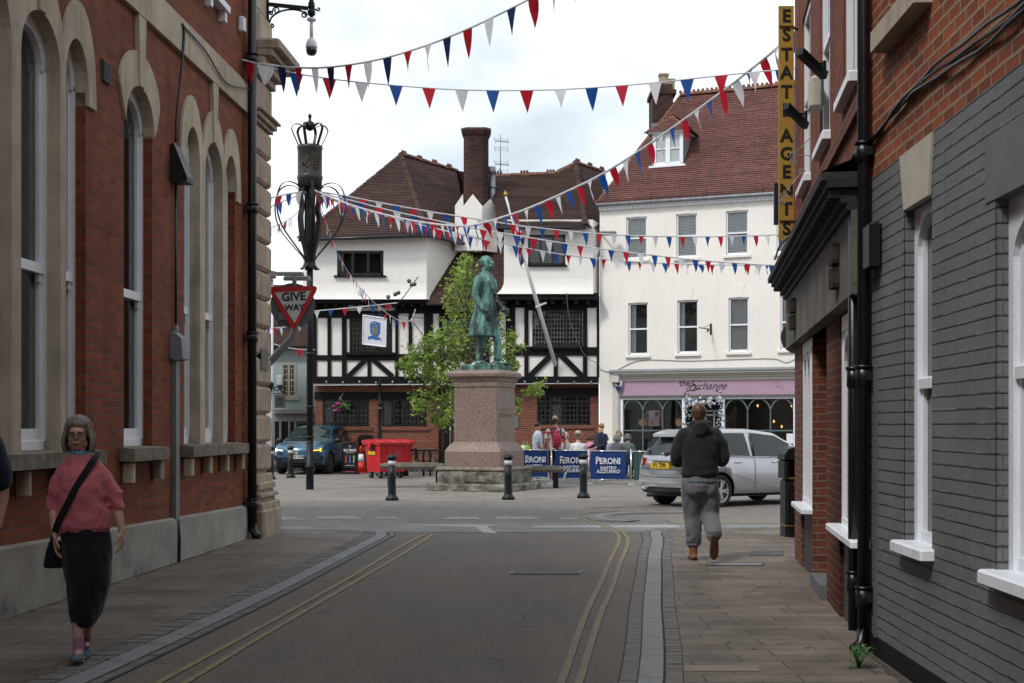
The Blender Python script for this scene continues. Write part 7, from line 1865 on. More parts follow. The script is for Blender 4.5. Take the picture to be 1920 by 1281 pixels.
def w_sweater(mb):
    mb.rings([(-.015,.0,.855,.178,.130),(-.015,.0,.875,.186,.137),(-.015,-.005,.95,.188,.142),(-.02,-.01,1.05,.158,.142),(-.025,-.015,1.16,.150,.146),(-.03,-.01,1.25,.142,.128),(-.03,.0,1.30,.130,.102),(-.035,.0,1.345,.105,.085),(-.04,-.005,1.385,.078,.07)], 28)
    limb(mb, [W['sh_l']+V((.03,0,-.01)),W['sh_l']+V((-.01,0,-.1)),W['el_l'],W['el_l']+V((.012,-.015,-.06))], [.058,.060,.052,.044]); limb(mb, [W['sh_r']+V((-.03,0,-.01)),W['sh_r']+V((.03,0,-.09)),W['el_r'],W['el_r']+V((.02,-.01,-.07))], [.058,.062,.054,.045])
    for e in ('el_l','el_r'):
        for k in range(3): mb.ell(W[e]+V((0,0,.035-.045*k)), .056,.056,.016, 14, 8)
def w_trousers(mb):
    mb.rings([(-.015,.03,.215,.060,.135),(-.012,.03,.235,.078,.155),(-.005,.03,.31,.112,.185),(.008,.02,.45,.138,.185),(.015,.01,.58,.155,.175),(.01,.0,.72,.165,.155),(.0,.0,.85,.165,.135),(-.005,.0,.90,.16,.12)], 28)
wfold = folds(.011,13,2,(1.3,1.2,.8))
def w_fold(co):
    d = wfold(co); 
    # long creases running from the shoulder strap across the body
    d += .007*math.sin((co.z*1.0+co.x*.9)*42+3*noise.noise(co*4))*max(0, min(1, (1.22-co.z)*4))*max(0,min(1,(co.z-.9)*8))
    if co.z < .885: d -= .008
    return d
t, HM = figure('grey haired woman in a pink sweater walking on the left pavement', WG, R(12), w_body,
   [('sweater', w_sweater, clothmat('pink_wool', (.50,.14,.165), .25), w_fold), ('trousers', w_trousers, clothmat('black_linen', (.009,.010,.014), .4), folds(.014,7,4,(1.6,1,.6)))], skin=SKIN, s=.97, head=(V((-.045,-.012,1.405)), -4, 0), voxel=.0065, cvox=.009)
hair_strands(t, HM, .985, hairmat('grey_brown_hair', (.12,.10,.08), (.34,.31,.27)), 950, .155, True, 0, .022, 3, .0034)
g = MB()
Mx = HM @ Matrix.Diagonal((.97,.97,.97,1))
g.M = Mx
for sx in (-1,1):
    g.tube([(sx*(.030+.0235*math.copysign(abs(math.cos(k*.3927))**.7,math.cos(k*.3927))), -.1065+.006*abs(math.cos(k*.3927))*0, .110+.0165*math.copysign(abs(math.sin(k*.3927))**.8,math.sin(k*.3927))) for k in range(16)], .0022, 5, closed=True)
    g.tube([(sx*.054,-.105,.114),(sx*.070,-.06,.118),(sx*.080,.01,.120)], .0020, 5)
g.tube([(-.008,-.107,.114),(0,-.109,.117),(.008,-.107,.114)], .0022, 5); g.build('glasses', flat('glasses_frame', (.015,.012,.02), .3), t, local=True)
# crossbody bag strap (hugging the chest) and bag
g = MB(); pts = []
sp = [V((.085,.02,1.392)),V((.065,-.075,1.355)),V((.02,-.135,1.28)),V((-.045,-.166,1.17)),V((-.105,-.162,1.05)),V((-.165,-.125,.93)),V((-.195,-.06,.845)),V((-.205,-.03,.80))]
P_ = spline(sp, 30); vs = []
for i, p in enumerate(P_):
    d = (P_[min(i+1,30)]-P_[max(i-1,0)]).normalized(); nrm = V((p.x*.5,-1,0)).normalized(); sd = d.cross(nrm).normalized()
    vs += [p+sd*.021+nrm*.004, p-sd*.021+nrm*.004, p-sd*.021-nrm*.001, p+sd*.021-nrm*.001]
g.add(vs, [(4*i+k,4*i+(k+1)%4,4*i+4+(k+1)%4,4*i+4+k) for i in range(30) for k in range(4)]); strapm = clothmat('black_strap', (.008,.008,.011), .2); g.build('bag_strap', strapm, t, local=True)
g = MB(); g.rings([(-.20,.02,.62,.065,.055,.6),(-.20,.02,.64,.075,.065,.6),(-.195,.02,.74,.06,.055,.6),(-.19,.02,.80,.045,.04,.6)], 16); g.build('bag', strapm, t, local=True)
g = MB(); g.rings([(-.04,-.022,1.382,.058,.056),(-.04,-.018,1.405,.054,.055)], 16, cap=False); g.build('scarf', plain('blue_scarf', (.14,.32,.45), .8, .8, 60), t, local=True)
for nm, ank, sy, tz in (('near', V((-.037,-.085,.085)), 0, .10), ('far', V((-.008,.145,.09)), 0, -.05)):
    mb = MB(); shoe(mb, ank, (0.02,-1), .25, tz, .046, .072); obj_of(remesh(mb, clothmat('blue_trainer' , (.055,.12,.17), .5) if nm=='near' else bpy.data.materials['blue_trainer'], .006, 3), 'shoe', t)
    g = MB(); f = [(-.036,.06),(-.04,-.02),(-.045,-.10),(-.04,-.16),(-.02,-.195),(.02,-.195),(.04,-.16),(.045,-.10),(.04,-.02),(.036,.06),(0,.075)]
    z0 = ank.z-.080; g.add([(ank.x+a,ank.y+b,z0+max(0,-b)*tz) for a,b in f]+[(ank.x+a*1.03,ank.y+b*1.01,z0+.022+max(0,-b)*tz) for a,b in f], [tuple(range(10,-1,-1)),tuple(range(11,22))]+[(i,(i+1)%11,11+(i+1)%11,11+i) for i in range(11)]); g.build('shoe_sole', plain('shoe_sole', (.25,.25,.24), .7), t, local=True)
    mb = MB(); limb(mb, [ank+V((0,-.05,-.035)), ank+V((0,-.01,-.015)), ank+V((.0,.0,.055))], [.036,.040,.036]); obj_of(remesh(mb, clothmat('mauve_sock', (.30,.15,.20), .2), .008, 2), 'sock', t)

# ---------------------------------------------------------------- the man walking away on the right
# authored facing -Y and turned by 180 degrees: local +x is the left of the picture
MG = gnd(1312, 1050, HK)
Q = dict(sh_l=V((.20,.0,1.48)), sh_r=V((-.20,.0,1.48)), el_l=V((.275,-.02,1.17)), el_r=V((-.285,-.02,1.17)), wr_l=V((.13,-.30,1.12)), wr_r=V((-.12,-.30,1.14)))
LG = dict(hl=V((.10,0,.93)), kl=V((.075,-.06,.50)), al=V((.075,-.02,.10)), hr=V((-.10,0,.93)), kr=V((-.125,-.03,.52)), ar=V((-.125,.30,.28)))
def m_body(mb):
    mb.rings([(0,0,.85,.15,.10),(0,.0,1.0,.15,.105),(0,.0,1.2,.165,.11),(0,0,1.38,.19,.115),(0,0,1.50,.15,.09),(0,.0,1.56,.07,.07),(0,-.01,1.64,.062,.068)], 20)
    for a,b,c in (('sh_l','el_l','wr_l'),('sh_r','el_r','wr_r')): limb(mb, [Q[a],Q[b],(Q[b]+Q[c])/2,Q[c]], [.058,.046,.042,.030])
    hand(mb, Q['wr_l'], (-.9,-.5,.05), (0,.3,-1), 1, 1.08, .9); hand(mb, Q['wr_r'], (.9,-.5,.05), (0,.3,-1), -1, 1.08, .9)
    limb(mb, [LG['hl'],LG['kl'],LG['al']], [.095,.06,.042]); limb(mb, [LG['hr'],LG['kr'],LG['ar']], [.095,.06,.042])
def m_hoodie(mb):
    mb.rings([(0,.0,.945,.195,.14),(0,.0,.965,.212,.155),(0,.005,1.02,.218,.16),(0,.01,1.15,.212,.16),(0,.01,1.30,.225,.165),(0,.01,1.42,.235,.15),(0,.01,1.50,.20,.125),(0,.0,1.555,.14,.105),(0,-.01,1.60,.095,.09)], 30)
    limb(mb, [Q['sh_l']+V((-.02,0,-.01)),(Q['sh_l']+Q['el_l'])/2+V((.012,0,.02)),Q['el_l'],(Q['el_l']+Q['wr_l'])/2,Q['wr_l']], [.092,.080,.070,.060,.048])
    limb(mb, [Q['sh_r']+V((.02,0,-.01)),(Q['sh_r']+Q['el_r'])/2+V((-.012,0,.02)),Q['el_r'],(Q['el_r']+Q['wr_r'])/2,Q['wr_r']], [.092,.080,.070,.060,.048])
    # hood lying on the back of the neck
    mb.tube([V((.105*math.sin(a),-.02+.11*math.cos(a),1.585+.045*math.cos(a)-.03*(math.cos(a)<-.5))) for a in [R(-150+i*15) for i in range(21)]], .036, 10)
    mb.ell((0,.125,1.545), .115,.052,.078, 18, 12); mb.ell((0,.135,1.59), .085,.042,.045, 16, 10); mb.ell((.02,.15,1.50), .07,.03,.05, 12, 8)
def m_trousers(mb):
    mb.rings([(0,.01,.80,.195,.155),(0,.015,.88,.205,.165),(0,.01,.96,.190,.150),(0,0,.99,.185,.14)], 28)
    mb.ell((.085,.075,.84), .105,.085,.11, 14, 10); mb.ell((-.085,.075,.84), .105,.085,.11, 14, 10)
    limb(mb, [LG['hl']+V((.005,.02,-.04)),(LG['hl']+LG['kl'])/2+V((.012,0,0)),LG['kl']+V((.005,0,0)),(LG['kl']+LG['al'])/2+V((0,.02,.02)),LG['al']+V((0,.0,.10))], [.122,.118,.105,.100,.088])
    limb(mb, [LG['hr']+V((-.005,.02,-.04)),(LG['hr']+LG['kr'])/2+V((-.012,0,0)),LG['kr']+V((0,.01,0)),(LG['kr']+LG['ar'])/2+V((0,.0,.01)),LG['ar']+V((.0,-.03,.045))], [.122,.120,.105,.105,.092])
    for k in range(3): mb.ell(LG['al']+V((0,.005,.075+.04*k)), .094,.094,.020, 14, 8)
    for k in range(2): mb.ell(LG['ar']+V((0,-.03+.0*k,.03+.045*k)), .094,.094,.022, 14, 8)
def tfold(co):
    p = co; d = .012*noise.noise(V((p.x*9,p.y*9,p.z*4)))+.007*math.sin(p.z*34+5*noise.noise(p*5))*max(0,min(1,(.45-p.z)*4))+.006*noise.noise(V((p.x*26,p.y*16,p.z*9)))
    return d
def hfold(co):
    d = .010*noise.noise(V((co.x*7,co.y*7,co.z*9)))+.006*math.sin(co.z*45+4*noise.noise(co*4))*max(0,min(1,(1.12-co.z)*8))*max(0,min(1,(co.z-.99)*20))
    return d-(.010 if co.z < .985 else 0)
t, HM = figure('man in a black hoodie and grey joggers walking away on the right pavement', MG, R(180), m_body,
   [('hoodie', m_hoodie, clothmat('black_hoodie', (.020,.020,.022), .3), hfold), ('joggers', m_trousers, clothmat('grey_joggers', (.135,.135,.145), .35), tfold)], skin=SKIN2, s=1.07, head=(V((.012,-.02,1.585)), 0, -4), voxel=.009, cvox=.011)
hair_short(t, HM, 1.07, hairmat('short_ginger_brown_hair', (.055,.028,.016), (.12,.058,.03)), .004, 0)
g = MB(); g.rings([(0,.01,.925,.214,.168),(0,.01,.955,.206,.160)], 28, cap=False); g.build('tshirt_hem', clothmat('blue_grey_tshirt', (.10,.13,.16), .2), t, local=True)
tan = clothmat('tan_suede', (.24,.10,.035), .3, .85, 90); brs = plain('boot_sole', (.10,.045,.022), .8, .3, 30, .5, 70)
mb = MB(); a = LG['al']; limb(mb, [a+V((0,.01,.09)), a+V((0,.01,.02)), a+V((0,.01,-.04))], [.056,.052,.050]); shoe(mb, a+V((0,.015,-.0)), (0,-1), .28, 0, .052, .09); obj_of(remesh(mb, tan, .008, 3), 'boot', t)
g = MB(); f = [(-.040,.07),(-.045,-.02),(-.052,-.10),(-.046,-.17),(-.02,-.205),(.02,-.205),(.046,-.17),(.052,-.10),(.045,-.02),(.040,.07),(0,.088)]
def sole(g, M4): 
    o = g.M; g.M = M4; g.add([(x,y,0) for x,y in f]+[(x*1.02,y*1.01,.028) for x,y in f], [tuple(range(10,-1,-1)),tuple(range(11,22))]+[(i,(i+1)%11,11+(i+1)%11,11+i) for i in range(11)])
    for k in range(8): g.box(-.035,.035,.05-k*.032,.062-k*.032,-.006,.0)
    g.M = o
sole(g, Matrix.Translation(a+V((0,.0,-.10)))); g.build('boot_sole', brs, t, local=True)
# raised right foot: sole turned towards the camera (toe down)
B4 = Matrix.Translation(LG['ar']+V((0,.06,-.045))) @ Matrix.Rotation(R(76),4,'X') 
mb = MB(B4); 
for u, ww, hh in ((.05,.042,.06),(0,.044,.07),(-.05,.046,.06),(-.10,.051,.045),(-.15,.048,.04),(-.185,.034,.03)): mb.ell((0,u,.028+hh*.75), ww, .05, hh, 10, 8)
limb(mb, [V((0,.02,.05)),V((0,.02,.14))], [.05,.056]); obj_of(remesh(mb, tan, .008, 3), 'boot', t)
g = MB(); sole(g, B4); g.build('boot_sole', brs, t, local=True)

# ---------------------------------------------------------------- statue
BR = N('verdigris_bronze')
c = BR.mix(BR.ramp(BR.noise(2.2,6,.65,stretch=(1.6,1.6,.5)), [(.43,0),(.62,1)]), (.024,.045,.042), (.17,.38,.32)); geo = BR.new('ShaderNodeNewGeometry')
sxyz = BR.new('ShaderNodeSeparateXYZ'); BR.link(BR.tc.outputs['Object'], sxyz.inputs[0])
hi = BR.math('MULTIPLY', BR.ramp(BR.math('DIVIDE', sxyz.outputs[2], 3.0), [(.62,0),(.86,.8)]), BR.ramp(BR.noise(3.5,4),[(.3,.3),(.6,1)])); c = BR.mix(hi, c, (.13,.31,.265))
c = BR.mix(BR.ramp(BR.noise(11,5,.7,stretch=(1,1,.25)), [(.56,0),(.68,.75)]), c, (.012,.02,.019)); BR.base(c); BR.set(.55,.25,.5); BR.bump(BR.noise(14,5,.6), .5, .02); BR.bump(BR.noise(40,4,.6,stretch=(1,1,.3)), .3, .01); BR = BR.m
SC = 1.52; sz0 = EYE+(800-684.5)/F*mY
base0 = V((PX(911,mY), mY, sz0))
t = thing('bronze_statue', 'green bronze statue of a standing man in a long frock coat on the granite pedestal', 'statue', tuple(base0), R(62))
mb = MB(Matrix.Diagonal((SC,SC,SC,1)))
lp, rp = V((.10,-.05,0)), V((-.10,.08,0))
# legs: his left leg (away from us) stepped forward
limb(mb, [V((.09,0,.92)),V((.11,-.14,.50)),V((.12,-.18,.12))], [.098,.072,.06]); limb(mb, [V((-.09,0,.92)),V((-.10,.02,.50)),V((-.11,.06,.12))], [.098,.075,.062])
shoe(mb, V((.13,-.19,.085)), (.25,-1), .28, 0, .055, .085); shoe(mb, V((-.11,.05,.085)), (-.25,-1), .28, 0, .055, .085)
# frock coat
mb.rings([(-.02,.05,.47,.245,.215,.9),(-.02,.05,.50,.25,.22,.9),(-.015,.04,.75,.222,.19),(-.01,.02,.98,.19,.15),(-.005,.01,1.10,.175,.140),(0,.0,1.25,.195,.15),(0,.0,1.38,.21,.14),(0,.01,1.46,.17,.11),(0,.0,1.52,.09,.085),(0,-.01,1.58,.06,.065)], 30)
mb.tube([V((.03,-.135,1.42)),V((.05,-.155,1.2)),V((.05,-.145,1.0)),V((.08,-.17,.75)),V((.12,-.16,.52))], [.016,.02,.02,.02,.018], 8); mb.tube([V((.10*math.sin(a),.0+.09*math.cos(a),1.50+.03*math.cos(a))) for a in [R(-140+i*20) for i in range(15)]], .024, 8)
for sx in (-1,1): mb.tube([V((sx*.09,-.06,1.50)),V((sx*.10,-.12,1.40)),V((sx*.06,-.155,1.28)),V((.03,-.155,1.18))], [.02,.03,.028,.014], 8)
for a in range(0,360,24): mb.tube([V((math.cos(R(a))*.17,math.sin(R(a))*.135+.02,1.02)),V((math.cos(R(a))*.215-.01,math.sin(R(a))*.18+.04,.75)),V((math.cos(R(a))*.24-.02,math.sin(R(a))*.21+.05,.48))], [.01,.022,.028], 6)
# right arm hanging (towards the camera), left arm bent holding gloves
limb(mb, [V((-.205,.02,1.42)),V((-.26,.05,1.14)),V((-.24,-.08,.94)),V((-.225,-.13,.88))], [.075,.062,.054,.042]); mb.ell((-.225,-.125,.885), .052,.052,.03, 12, 8)
limb(mb, [V((.205,.02,1.42)),V((.27,.06,1.15)),V((.24,-.10,1.02)),V((.22,-.17,.97))], [.075,.062,.054,.045])
hand(mb, V((-.222,-.14,.87)), (.05,-.12,-1), (1,.2,0), 1, 1.15, .55); hand(mb, V((.22,-.18,.965)), (-.15,-1,-.35), (0,.1,-1), -1, 1.15, 1.2)
mb.ell((.20,-.25,.92), .055,.09,.04, 12, 8); mb.ell((.19,-.29,.88), .03,.05,.05, 10, 8)
head_mb(mb, HMat(V((0,-.02,1.545)), 14, 4), 1.17, .99); Hs = HMat(V((0,-.02,1.545)), 14, 4) @ Matrix.Diagonal((1.15,1.15,1.15,1)); o = mb.M; mb.M = o @ Hs
mb.ell((0,.030,.160), .080,.092,.084, 16, 12); mb.ell((0,-.02,.045), .052,.05,.05, 12, 8); mb.rings([(0,.02,-.06,.06,.062),(0,.015,.06,.062,.066)], 14)
for k in range(9): mb.ell((.07*math.cos(k*.7)*.9,.03+.09*math.sin(k*.7)*.9,.19-.008*k), .022,.022,.018, 8, 6)
for sx in (-1,1): mb.ell((sx*.068,-.008,.095), .018,.030,.055, 10, 8); mb.ell((sx*.066,.01,.15), .02,.045,.04, 10, 8)
mb.M = o
me = remesh(mb, BR, .014, 2, folds(.008,11,7,(1,1,.5))); obj_of(me, 'figure', t)
g = MB(Matrix.Rotation(-R(62)-R(23),4,'Z')); g.rbox(-.50,.50,-.50,.50,-.155,-.0,.03); g.build('bronze_base', BR, t, local=True)

# ---------------------------------------------------------------- people at the barriers
def stand(label, px, yb, rot, hgt, topc, botc, hairc, arms=None, legs=None, headyaw=0, sleeve='short', shoes=(.5,.5,.5), hair='short', skin=SKIN, wide=1.0, name='shirt', bname='trousers'):
    k = hgt/1.78; p = gnd(px, yb)
    A = arms or (V((.25,.02,1.15)),V((.26,-.05,.90)),V((-.25,.02,1.15)),V((-.26,-.05,.90)))
    L = legs or (V((.10,0,.50)),V((.10,.02,.10)),V((-.10,0,.50)),V((-.10,.02,.10)))
    S = Matrix.Diagonal((k*wide,k*wide,k,1))
    def body(mb):
        mb.M = S; mb.rings([(0,0,.85,.14,.10),(0,.0,1.1,.14,.10),(0,0,1.38,.17,.11),(0,0,1.48,.13,.09),(0,.0,1.54,.06,.062),(0,-.01,1.62,.055,.06)], 16)
        for sx, (e, w) in ((1,(A[0],A[1])),(-1,(A[2],A[3]))):
            limb(mb, [V((sx*.19,0,1.43)),e,(e+w)/2,w], [.05,.042,.04,.028], 8); d = (w-e).normalized(); hand(mb, w, d, V((-sx,0,0)) if abs(d.x) < .8 else V((0,0,-1)), 1 if sx < 0 else -1, 1.05, .6)
        for sx, (kn, an) in ((1,(L[0],L[1])),(-1,(L[2],L[3]))): limb(mb, [V((sx*.09,0,.92)),kn,an], [.085,.055,.04], 8)
        mb.M = Matrix.Diagonal((k,k,k,1)) 
    def top(mb):
        mb.M = S; mb.rings([(0,0,.90,.185,.135),(0,0,1.0,.185,.14),(0,0,1.2,.195,.145),(0,0,1.38,.215,.135),(0,0,1.46,.18,.11),(0,0,1.52,.09,.08),(0,0,1.55,.07,.07)], 20)
        for sx, (e, w) in ((1,(A[0],A[1])),(-1,(A[2],A[3]))):
            e2 = e if sleeve != 'short' else V((sx*.19,0,1.43)).lerp(e,.75)
            pts = [V((sx*.18,0,1.42)),(V((sx*.19,0,1.43))+e2)/2,e2]; rs = [.085,.08,.068]
            if sleeve == 'long': pts += [(e+w)/2, w]; rs += [.058,.045]
            limb(mb, pts, rs, 10)
    def bot(mb):
        mb.M = S; mb.rings([(0,.01,.82,.17,.13),(0,.01,.94,.165,.13),(0,0,.98,.155,.12)], 18)
        for sx, (kn, an) in ((1,(L[0],L[1])),(-1,(L[2],L[3]))): limb(mb, [V((sx*.09,.01,.88)),kn,an+V((0,0,.04))], [.108,.075,.058], 10)
    topm = topc if isinstance(topc, bpy.types.Material) else clothmat(name+'_cloth', topc, .2)
    t, HM = figure(label, p, rot, body, [(name, top, topm, folds(.012,9)), (bname, bot, clothmat(bname+'_cloth', botc, .2), folds(.010,9,5))], skin=skin, s=k, head=(V((0,-.015,1.575))*k, headyaw, 0), voxel=.012, cvox=.015, face=True)
    if hair == 'short': hair_short(t, HM, k, hairmat('hair_'+name, sh(hairc,.7), hairc), .008, .002)
    elif hair: hair_strands(t, HM, k, hairmat('hair_'+name, sh(hairc,.6), hairc), 240, hair, True, 0, .02, 5, .006)
    sm = flat_once('shoe_%d_%d'%(int(shoes[0]*100),int(shoes[2]*100)), shoes, .6)
    for an, kn in ((L[1],L[0]),(L[3],L[2])):
        mb = MB(Matrix.Diagonal((k,k,k,1))); 
        lift = an.z-.10
        if lift > .1:      # heel up, toe down
            mb.M = mb.M @ Matrix.Translation(an) @ Matrix.Rotation(R(55),4,'X'); shoe(mb, V((0,0,.02)), (0,-1), .27, 0, .05, .075)
        else: shoe(mb, an-V((0,0,.015)), (0,-1), .27, 0, .05, .085)
        obj_of(remesh(mb, sm, .011, 2), 'shoe', t)
    return t, HM, k
# man with the red rucksack, seen from behind
def shirtmat():
    n = N('red_white_shirt'); f = n.ramp(n.noise(5.5,2,.4), [(.50,0),(.53,1)]); f2 = n.ramp(n.noise(7.5,2,.4,vec=None,stretch=(1,1.4,1.2)), [(.60,0),(.62,1)])
    c = n.mix(f, (.62,.58,.57), (.42,.045,.075)); c = n.mix(f2, c, (.03,.03,.04)); n.base(c); n.set(.9); return n.m
t, HM, k = stand('man with a red patterned shirt and red rucksack striding past the blue barriers', 1041, 906.5, R(192), 1.83, shirtmat(), (.008,.008,.010), (.05,.03,.022),
    arms=(V((.27,.03,1.17)),V((.24,-.16,.98)),V((-.27,.03,1.17)),V((-.26,.02,.92))), legs=(V((.10,-.02,.50)),V((.10,.0,.10)),V((-.12,-.02,.52)),V((-.19,.34,.24))), shoes=(.62,.62,.64), name='patterned_shirt', headyaw=-25)
mb = MB(Matrix.Diagonal((k,k,k,1))); mb.rings([(0,.19,1.02,.11,.05),(0,.20,1.10,.13,.075),(0,.20,1.22,.13,.08),(0,.19,1.33,.10,.06),(0,.17,1.37,.06,.04)], 16); obj_of(remesh(mb, clothmat('rucksack_red', (.40,.03,.06), .5), .014, 3, folds(.01,12)), 'rucksack', t)
g = MB(Matrix.Diagonal((k,k,k,1)))
for sx in (-1,1): g.cut(); g.tube([V((sx*.10,.17,1.18)),V((sx*.13,.15,1.36)),V((sx*.13,.07,1.485)),V((sx*.13,-.10,1.44)),V((sx*.15,-.155,1.25))], [.022]*5, 8)
g.build('rucksack_strap', clothmat('strap_black', (.012,.012,.014), .2), t, local=True)
stand('man in a pale blue short sleeved shirt standing behind the left blue barrier', 1008, 902, R(100), 1.70, (.50,.56,.68), (.03,.035,.05), (.035,.025,.02), arms=(V((.22,-.02,1.15)),V((.20,-.25,1.02)),V((-.22,.02,1.15)),V((-.22,-.10,.92))), name='blue_shirt', skin=SKIN2, wide=1.08)
stand('woman with short ginger hair and navy jacket standing behind the right blue barrier', 1127, 902, R(-55), 1.66, (.012,.018,.04), (.02,.022,.03), (.34,.16,.06), arms=(V((.24,-.04,1.15)),V((.20,-.30,1.06)),V((-.24,.0,1.15)),V((-.28,-.25,1.05))), sleeve='long', name='navy_jacket', bname='jeans')

def seated(label, px, yb, rot, topc, hairc, hair=.14, hat=False, skin=SKIN, name='top', hs=1.0, lift=0.0):
    p = gnd(px, yb); ch = cafe_chair(label.split(' ')[0]+' seat'+'' if False else 'metal cafe chair under the '+label.split(' seated')[0].split(' at ')[0], px, yb, rot)
    ch.location = p
    A = (V((.23,-.06,.78)),V((.15,-.30,.78)),V((-.23,-.06,.78)),V((-.15,-.28,.80)))
    def body(mb):
        mb.rings([(0,.06,.45,.15,.12),(0,.06,.60,.14,.11),(0,.03,.85,.15,.11),(0,.02,1.0,.15,.10),(0,.0,1.12,.07,.07),(0,-.01,1.20,.055,.06)], 16)
        for sx, e, w in ((1,A[0],A[1]),(-1,A[2],A[3])): limb(mb, [V((sx*.17,.02,1.03)),e,(e+w)/2,w], [.05,.042,.038,.028], 8); hand(mb, w, (w-e), V((0,0,-1)), 1 if sx<0 else -1, 1.0, .6)
        for sx in (-1,1): limb(mb, [V((sx*.09,.05,.52)),V((sx*.12,-.36,.54)),V((sx*.12,-.36,.10))], [.085,.062,.04], 8)
    def top(mb):
        mb.rings([(0,.06,.46,.185,.15),(0,.05,.65,.18,.14),(0,.03,.85,.195,.14),(0,.02,1.0,.19,.12),(0,.01,1.08,.12,.09),(0,.0,1.12,.08,.075)], 18)
        for sx, e, w in ((1,A[0],A[1]),(-1,A[2],A[3])): limb(mb, [V((sx*.16,.02,1.02)),e,(e+w)/2], [.08,.065,.055], 10)
    def bot(mb):
        for sx in (-1,1): limb(mb, [V((sx*.09,.06,.52)),V((sx*.12,-.36,.545)),V((sx*.12,-.36,.14))], [.105,.08,.06], 10)
    t, HM = figure(label, p, rot, body, [(name, top, clothmat(name+'_cloth', topc, .2), folds(.012,9)), ('trousers', bot, clothmat_once('dark_trousers', (.02,.022,.03)), folds(.01,9))], skin=skin, s=.97*hs, head=(V((0,-.02,1.145+lift)), 0, 0), voxel=.012, cvox=.016)
    if hat:
        g = MB(HM); g.lathe([(.155,.155),(.155,.162),(.092,.165),(.090,.20),(.078,.245),(.04,.255),(0,.25)], (0,.015,0), 24); ho = g.build('straw_hat', plain('straw', (.55,.46,.30), .9, .1, 30), t, local=True)
        g = MB(HM); g.lathe([(.0935,.166),(.092,.190)], (0,.015,0), 24); g.build('hat_band', clothmat_once('hat_band_cloth', (.10,.07,.05)), t, local=True)
        hair_short(t, HM, .97, hairmat('hair_'+name, sh(hairc,.7), hairc), 0, -.02)
    elif hair: hair_strands(t, HM, .98, hairmat('hair_'+name, sh(hairc,.6), hairc), 240, hair, True, 0, .025, len(label), .006)
    for sx in (-1,1): mb = MB(); shoe(mb, V((sx*.12,-.36,.085)), (0,-1), .25, 0, .048, .085); obj_of(remesh(mb, flat_once('dark_shoe', (.03,.028,.03), .6), .011, 2), 'shoe', t)
    return t
_co = {}
def clothmat_once(n_, c_):
    if n_ not in _co: _co[n_] = clothmat(n_, c_, .2)
    return _co[n_]
seated('person in a straw hat and white shirt seated behind the middle blue barrier', 1084, 899, R(186), (.62,.63,.64), (.30,.29,.28), hat=True, name='white_shirt', lift=.08)
seated('auburn haired woman seated beside the standing woman at the right barrier', 1134, 899, R(165), (.25,.28,.36), (.26,.11,.045), .12, name='grey_blue_top')
seated('grey haired woman seated behind the right end of the right blue barrier', 1157, 899, R(150), (.10,.10,.11), (.26,.25,.24), .14, name='dark_top')
seated('fair haired woman in a pale blue top seated facing the camera near the cream pilaster', 1160, 893.5, R(15), (.42,.52,.66), (.36,.22,.10), .13, name='pale_blue_top', lift=.10)
seated('silver haired woman in a patterned dress seated at the barrier end post', 1177, 898, R(140), (.10,.13,.13), (.16,.15,.15), .10, name='patterned_dress')
seated('person in a pink top seated behind the standing woman in the navy jacket', 1107, 896, R(120), (.60,.20,.30), (.12,.07,.04), .12, name='pink_top')
seated('bald headed person seated half hidden behind the man with the rucksack', 1062, 898, R(150), (.30,.28,.28), (.2,.12,.08), 0, name='brown_top', lift=.06)
seated('dark haired woman in a denim shirt seated inside by the cafe window', 1226, 885.5, R(40), (.10,.16,.24), (.012,.01,.01), .14, name='denim_shirt')
# green patterned bag left of the white shirted man
t = thing('shopping_bag', 'lime green patterned bag standing at the left end of the blue barriers', 'bag', tuple(gnd(984,899)))
b_ = gnd(985,899); mb = MB(); mb.rings([(b_.x,b_.y,.55,.16,.09,.7),(b_.x,b_.y,.6,.18,.11,.7),(b_.x,b_.y,.95,.17,.10,.7),(b_.x,b_.y,1.04,.12,.06,.7)], 18); n_ = N('lime_pattern'); n_.base(n_.mix(n_.ramp(n_.noise(9,1,.3),[(.48,0),(.5,1)]), (.14,.32,.03), (.50,.55,.35))); mb.build('bag_body', n_.m, t)
g = MB(); g.tube([b_+V((-.08,0,1.02)),b_+V((-.04,0,1.14)),b_+V((.04,0,1.14)),b_+V((.08,0,1.02))], .012, 6); g.build('bag_handle', n_.m, t)
g = MB(); g.rbox(b_.x-.22,b_.x+.22,b_.y-.2,b_.y+.2,.50,.545,.01)
for sx in (-1,1):
    for sy in (-1,1): g.bar(b_+V((sx*.18,sy*.15,.5)), b_+V((sx*.2,sy*.18,0)), .02)
t2 = thing('small_table', 'low table under the lime green bag', 'table', tuple(b_)); g.build('table_frame', M['castblack'], t2)
# partly seen man at the left picture edge
def lm_body(mb):
    mb.rings([(0,0,.85,.15,.10),(0,0,1.1,.15,.105),(0,0,1.38,.18,.115),(0,0,1.50,.14,.09),(0,0,1.56,.065,.065),(0,-.01,1.64,.06,.062)], 18)
    for sx in (-1,1): limb(mb, [V((sx*.20,0,1.44)),V((sx*.26,.03,1.15)),V((sx*.25,-.08,.90))], [.055,.045,.03]); hand(mb, V((sx*.25,-.09,.89)), (0,-.15,-1), (-sx,0,0), -sx, 1.05, .5); limb(mb, [V((sx*.10,0,.92)),V((sx*.11,-.02,.5)),V((sx*.11,.02,.1))], [.09,.06,.042])
def lm_top(mb):
    mb.rings([(0,0,.92,.2,.15),(0,0,1.15,.205,.155),(0,0,1.38,.23,.145),(0,0,1.48,.18,.11),(0,0,1.56,.08,.075)], 24)
    for sx in (-1,1): limb(mb, [V((sx*.19,0,1.43)),V((sx*.235,.01,1.28)),V((sx*.245,.02,1.20))], [.095,.088,.082])
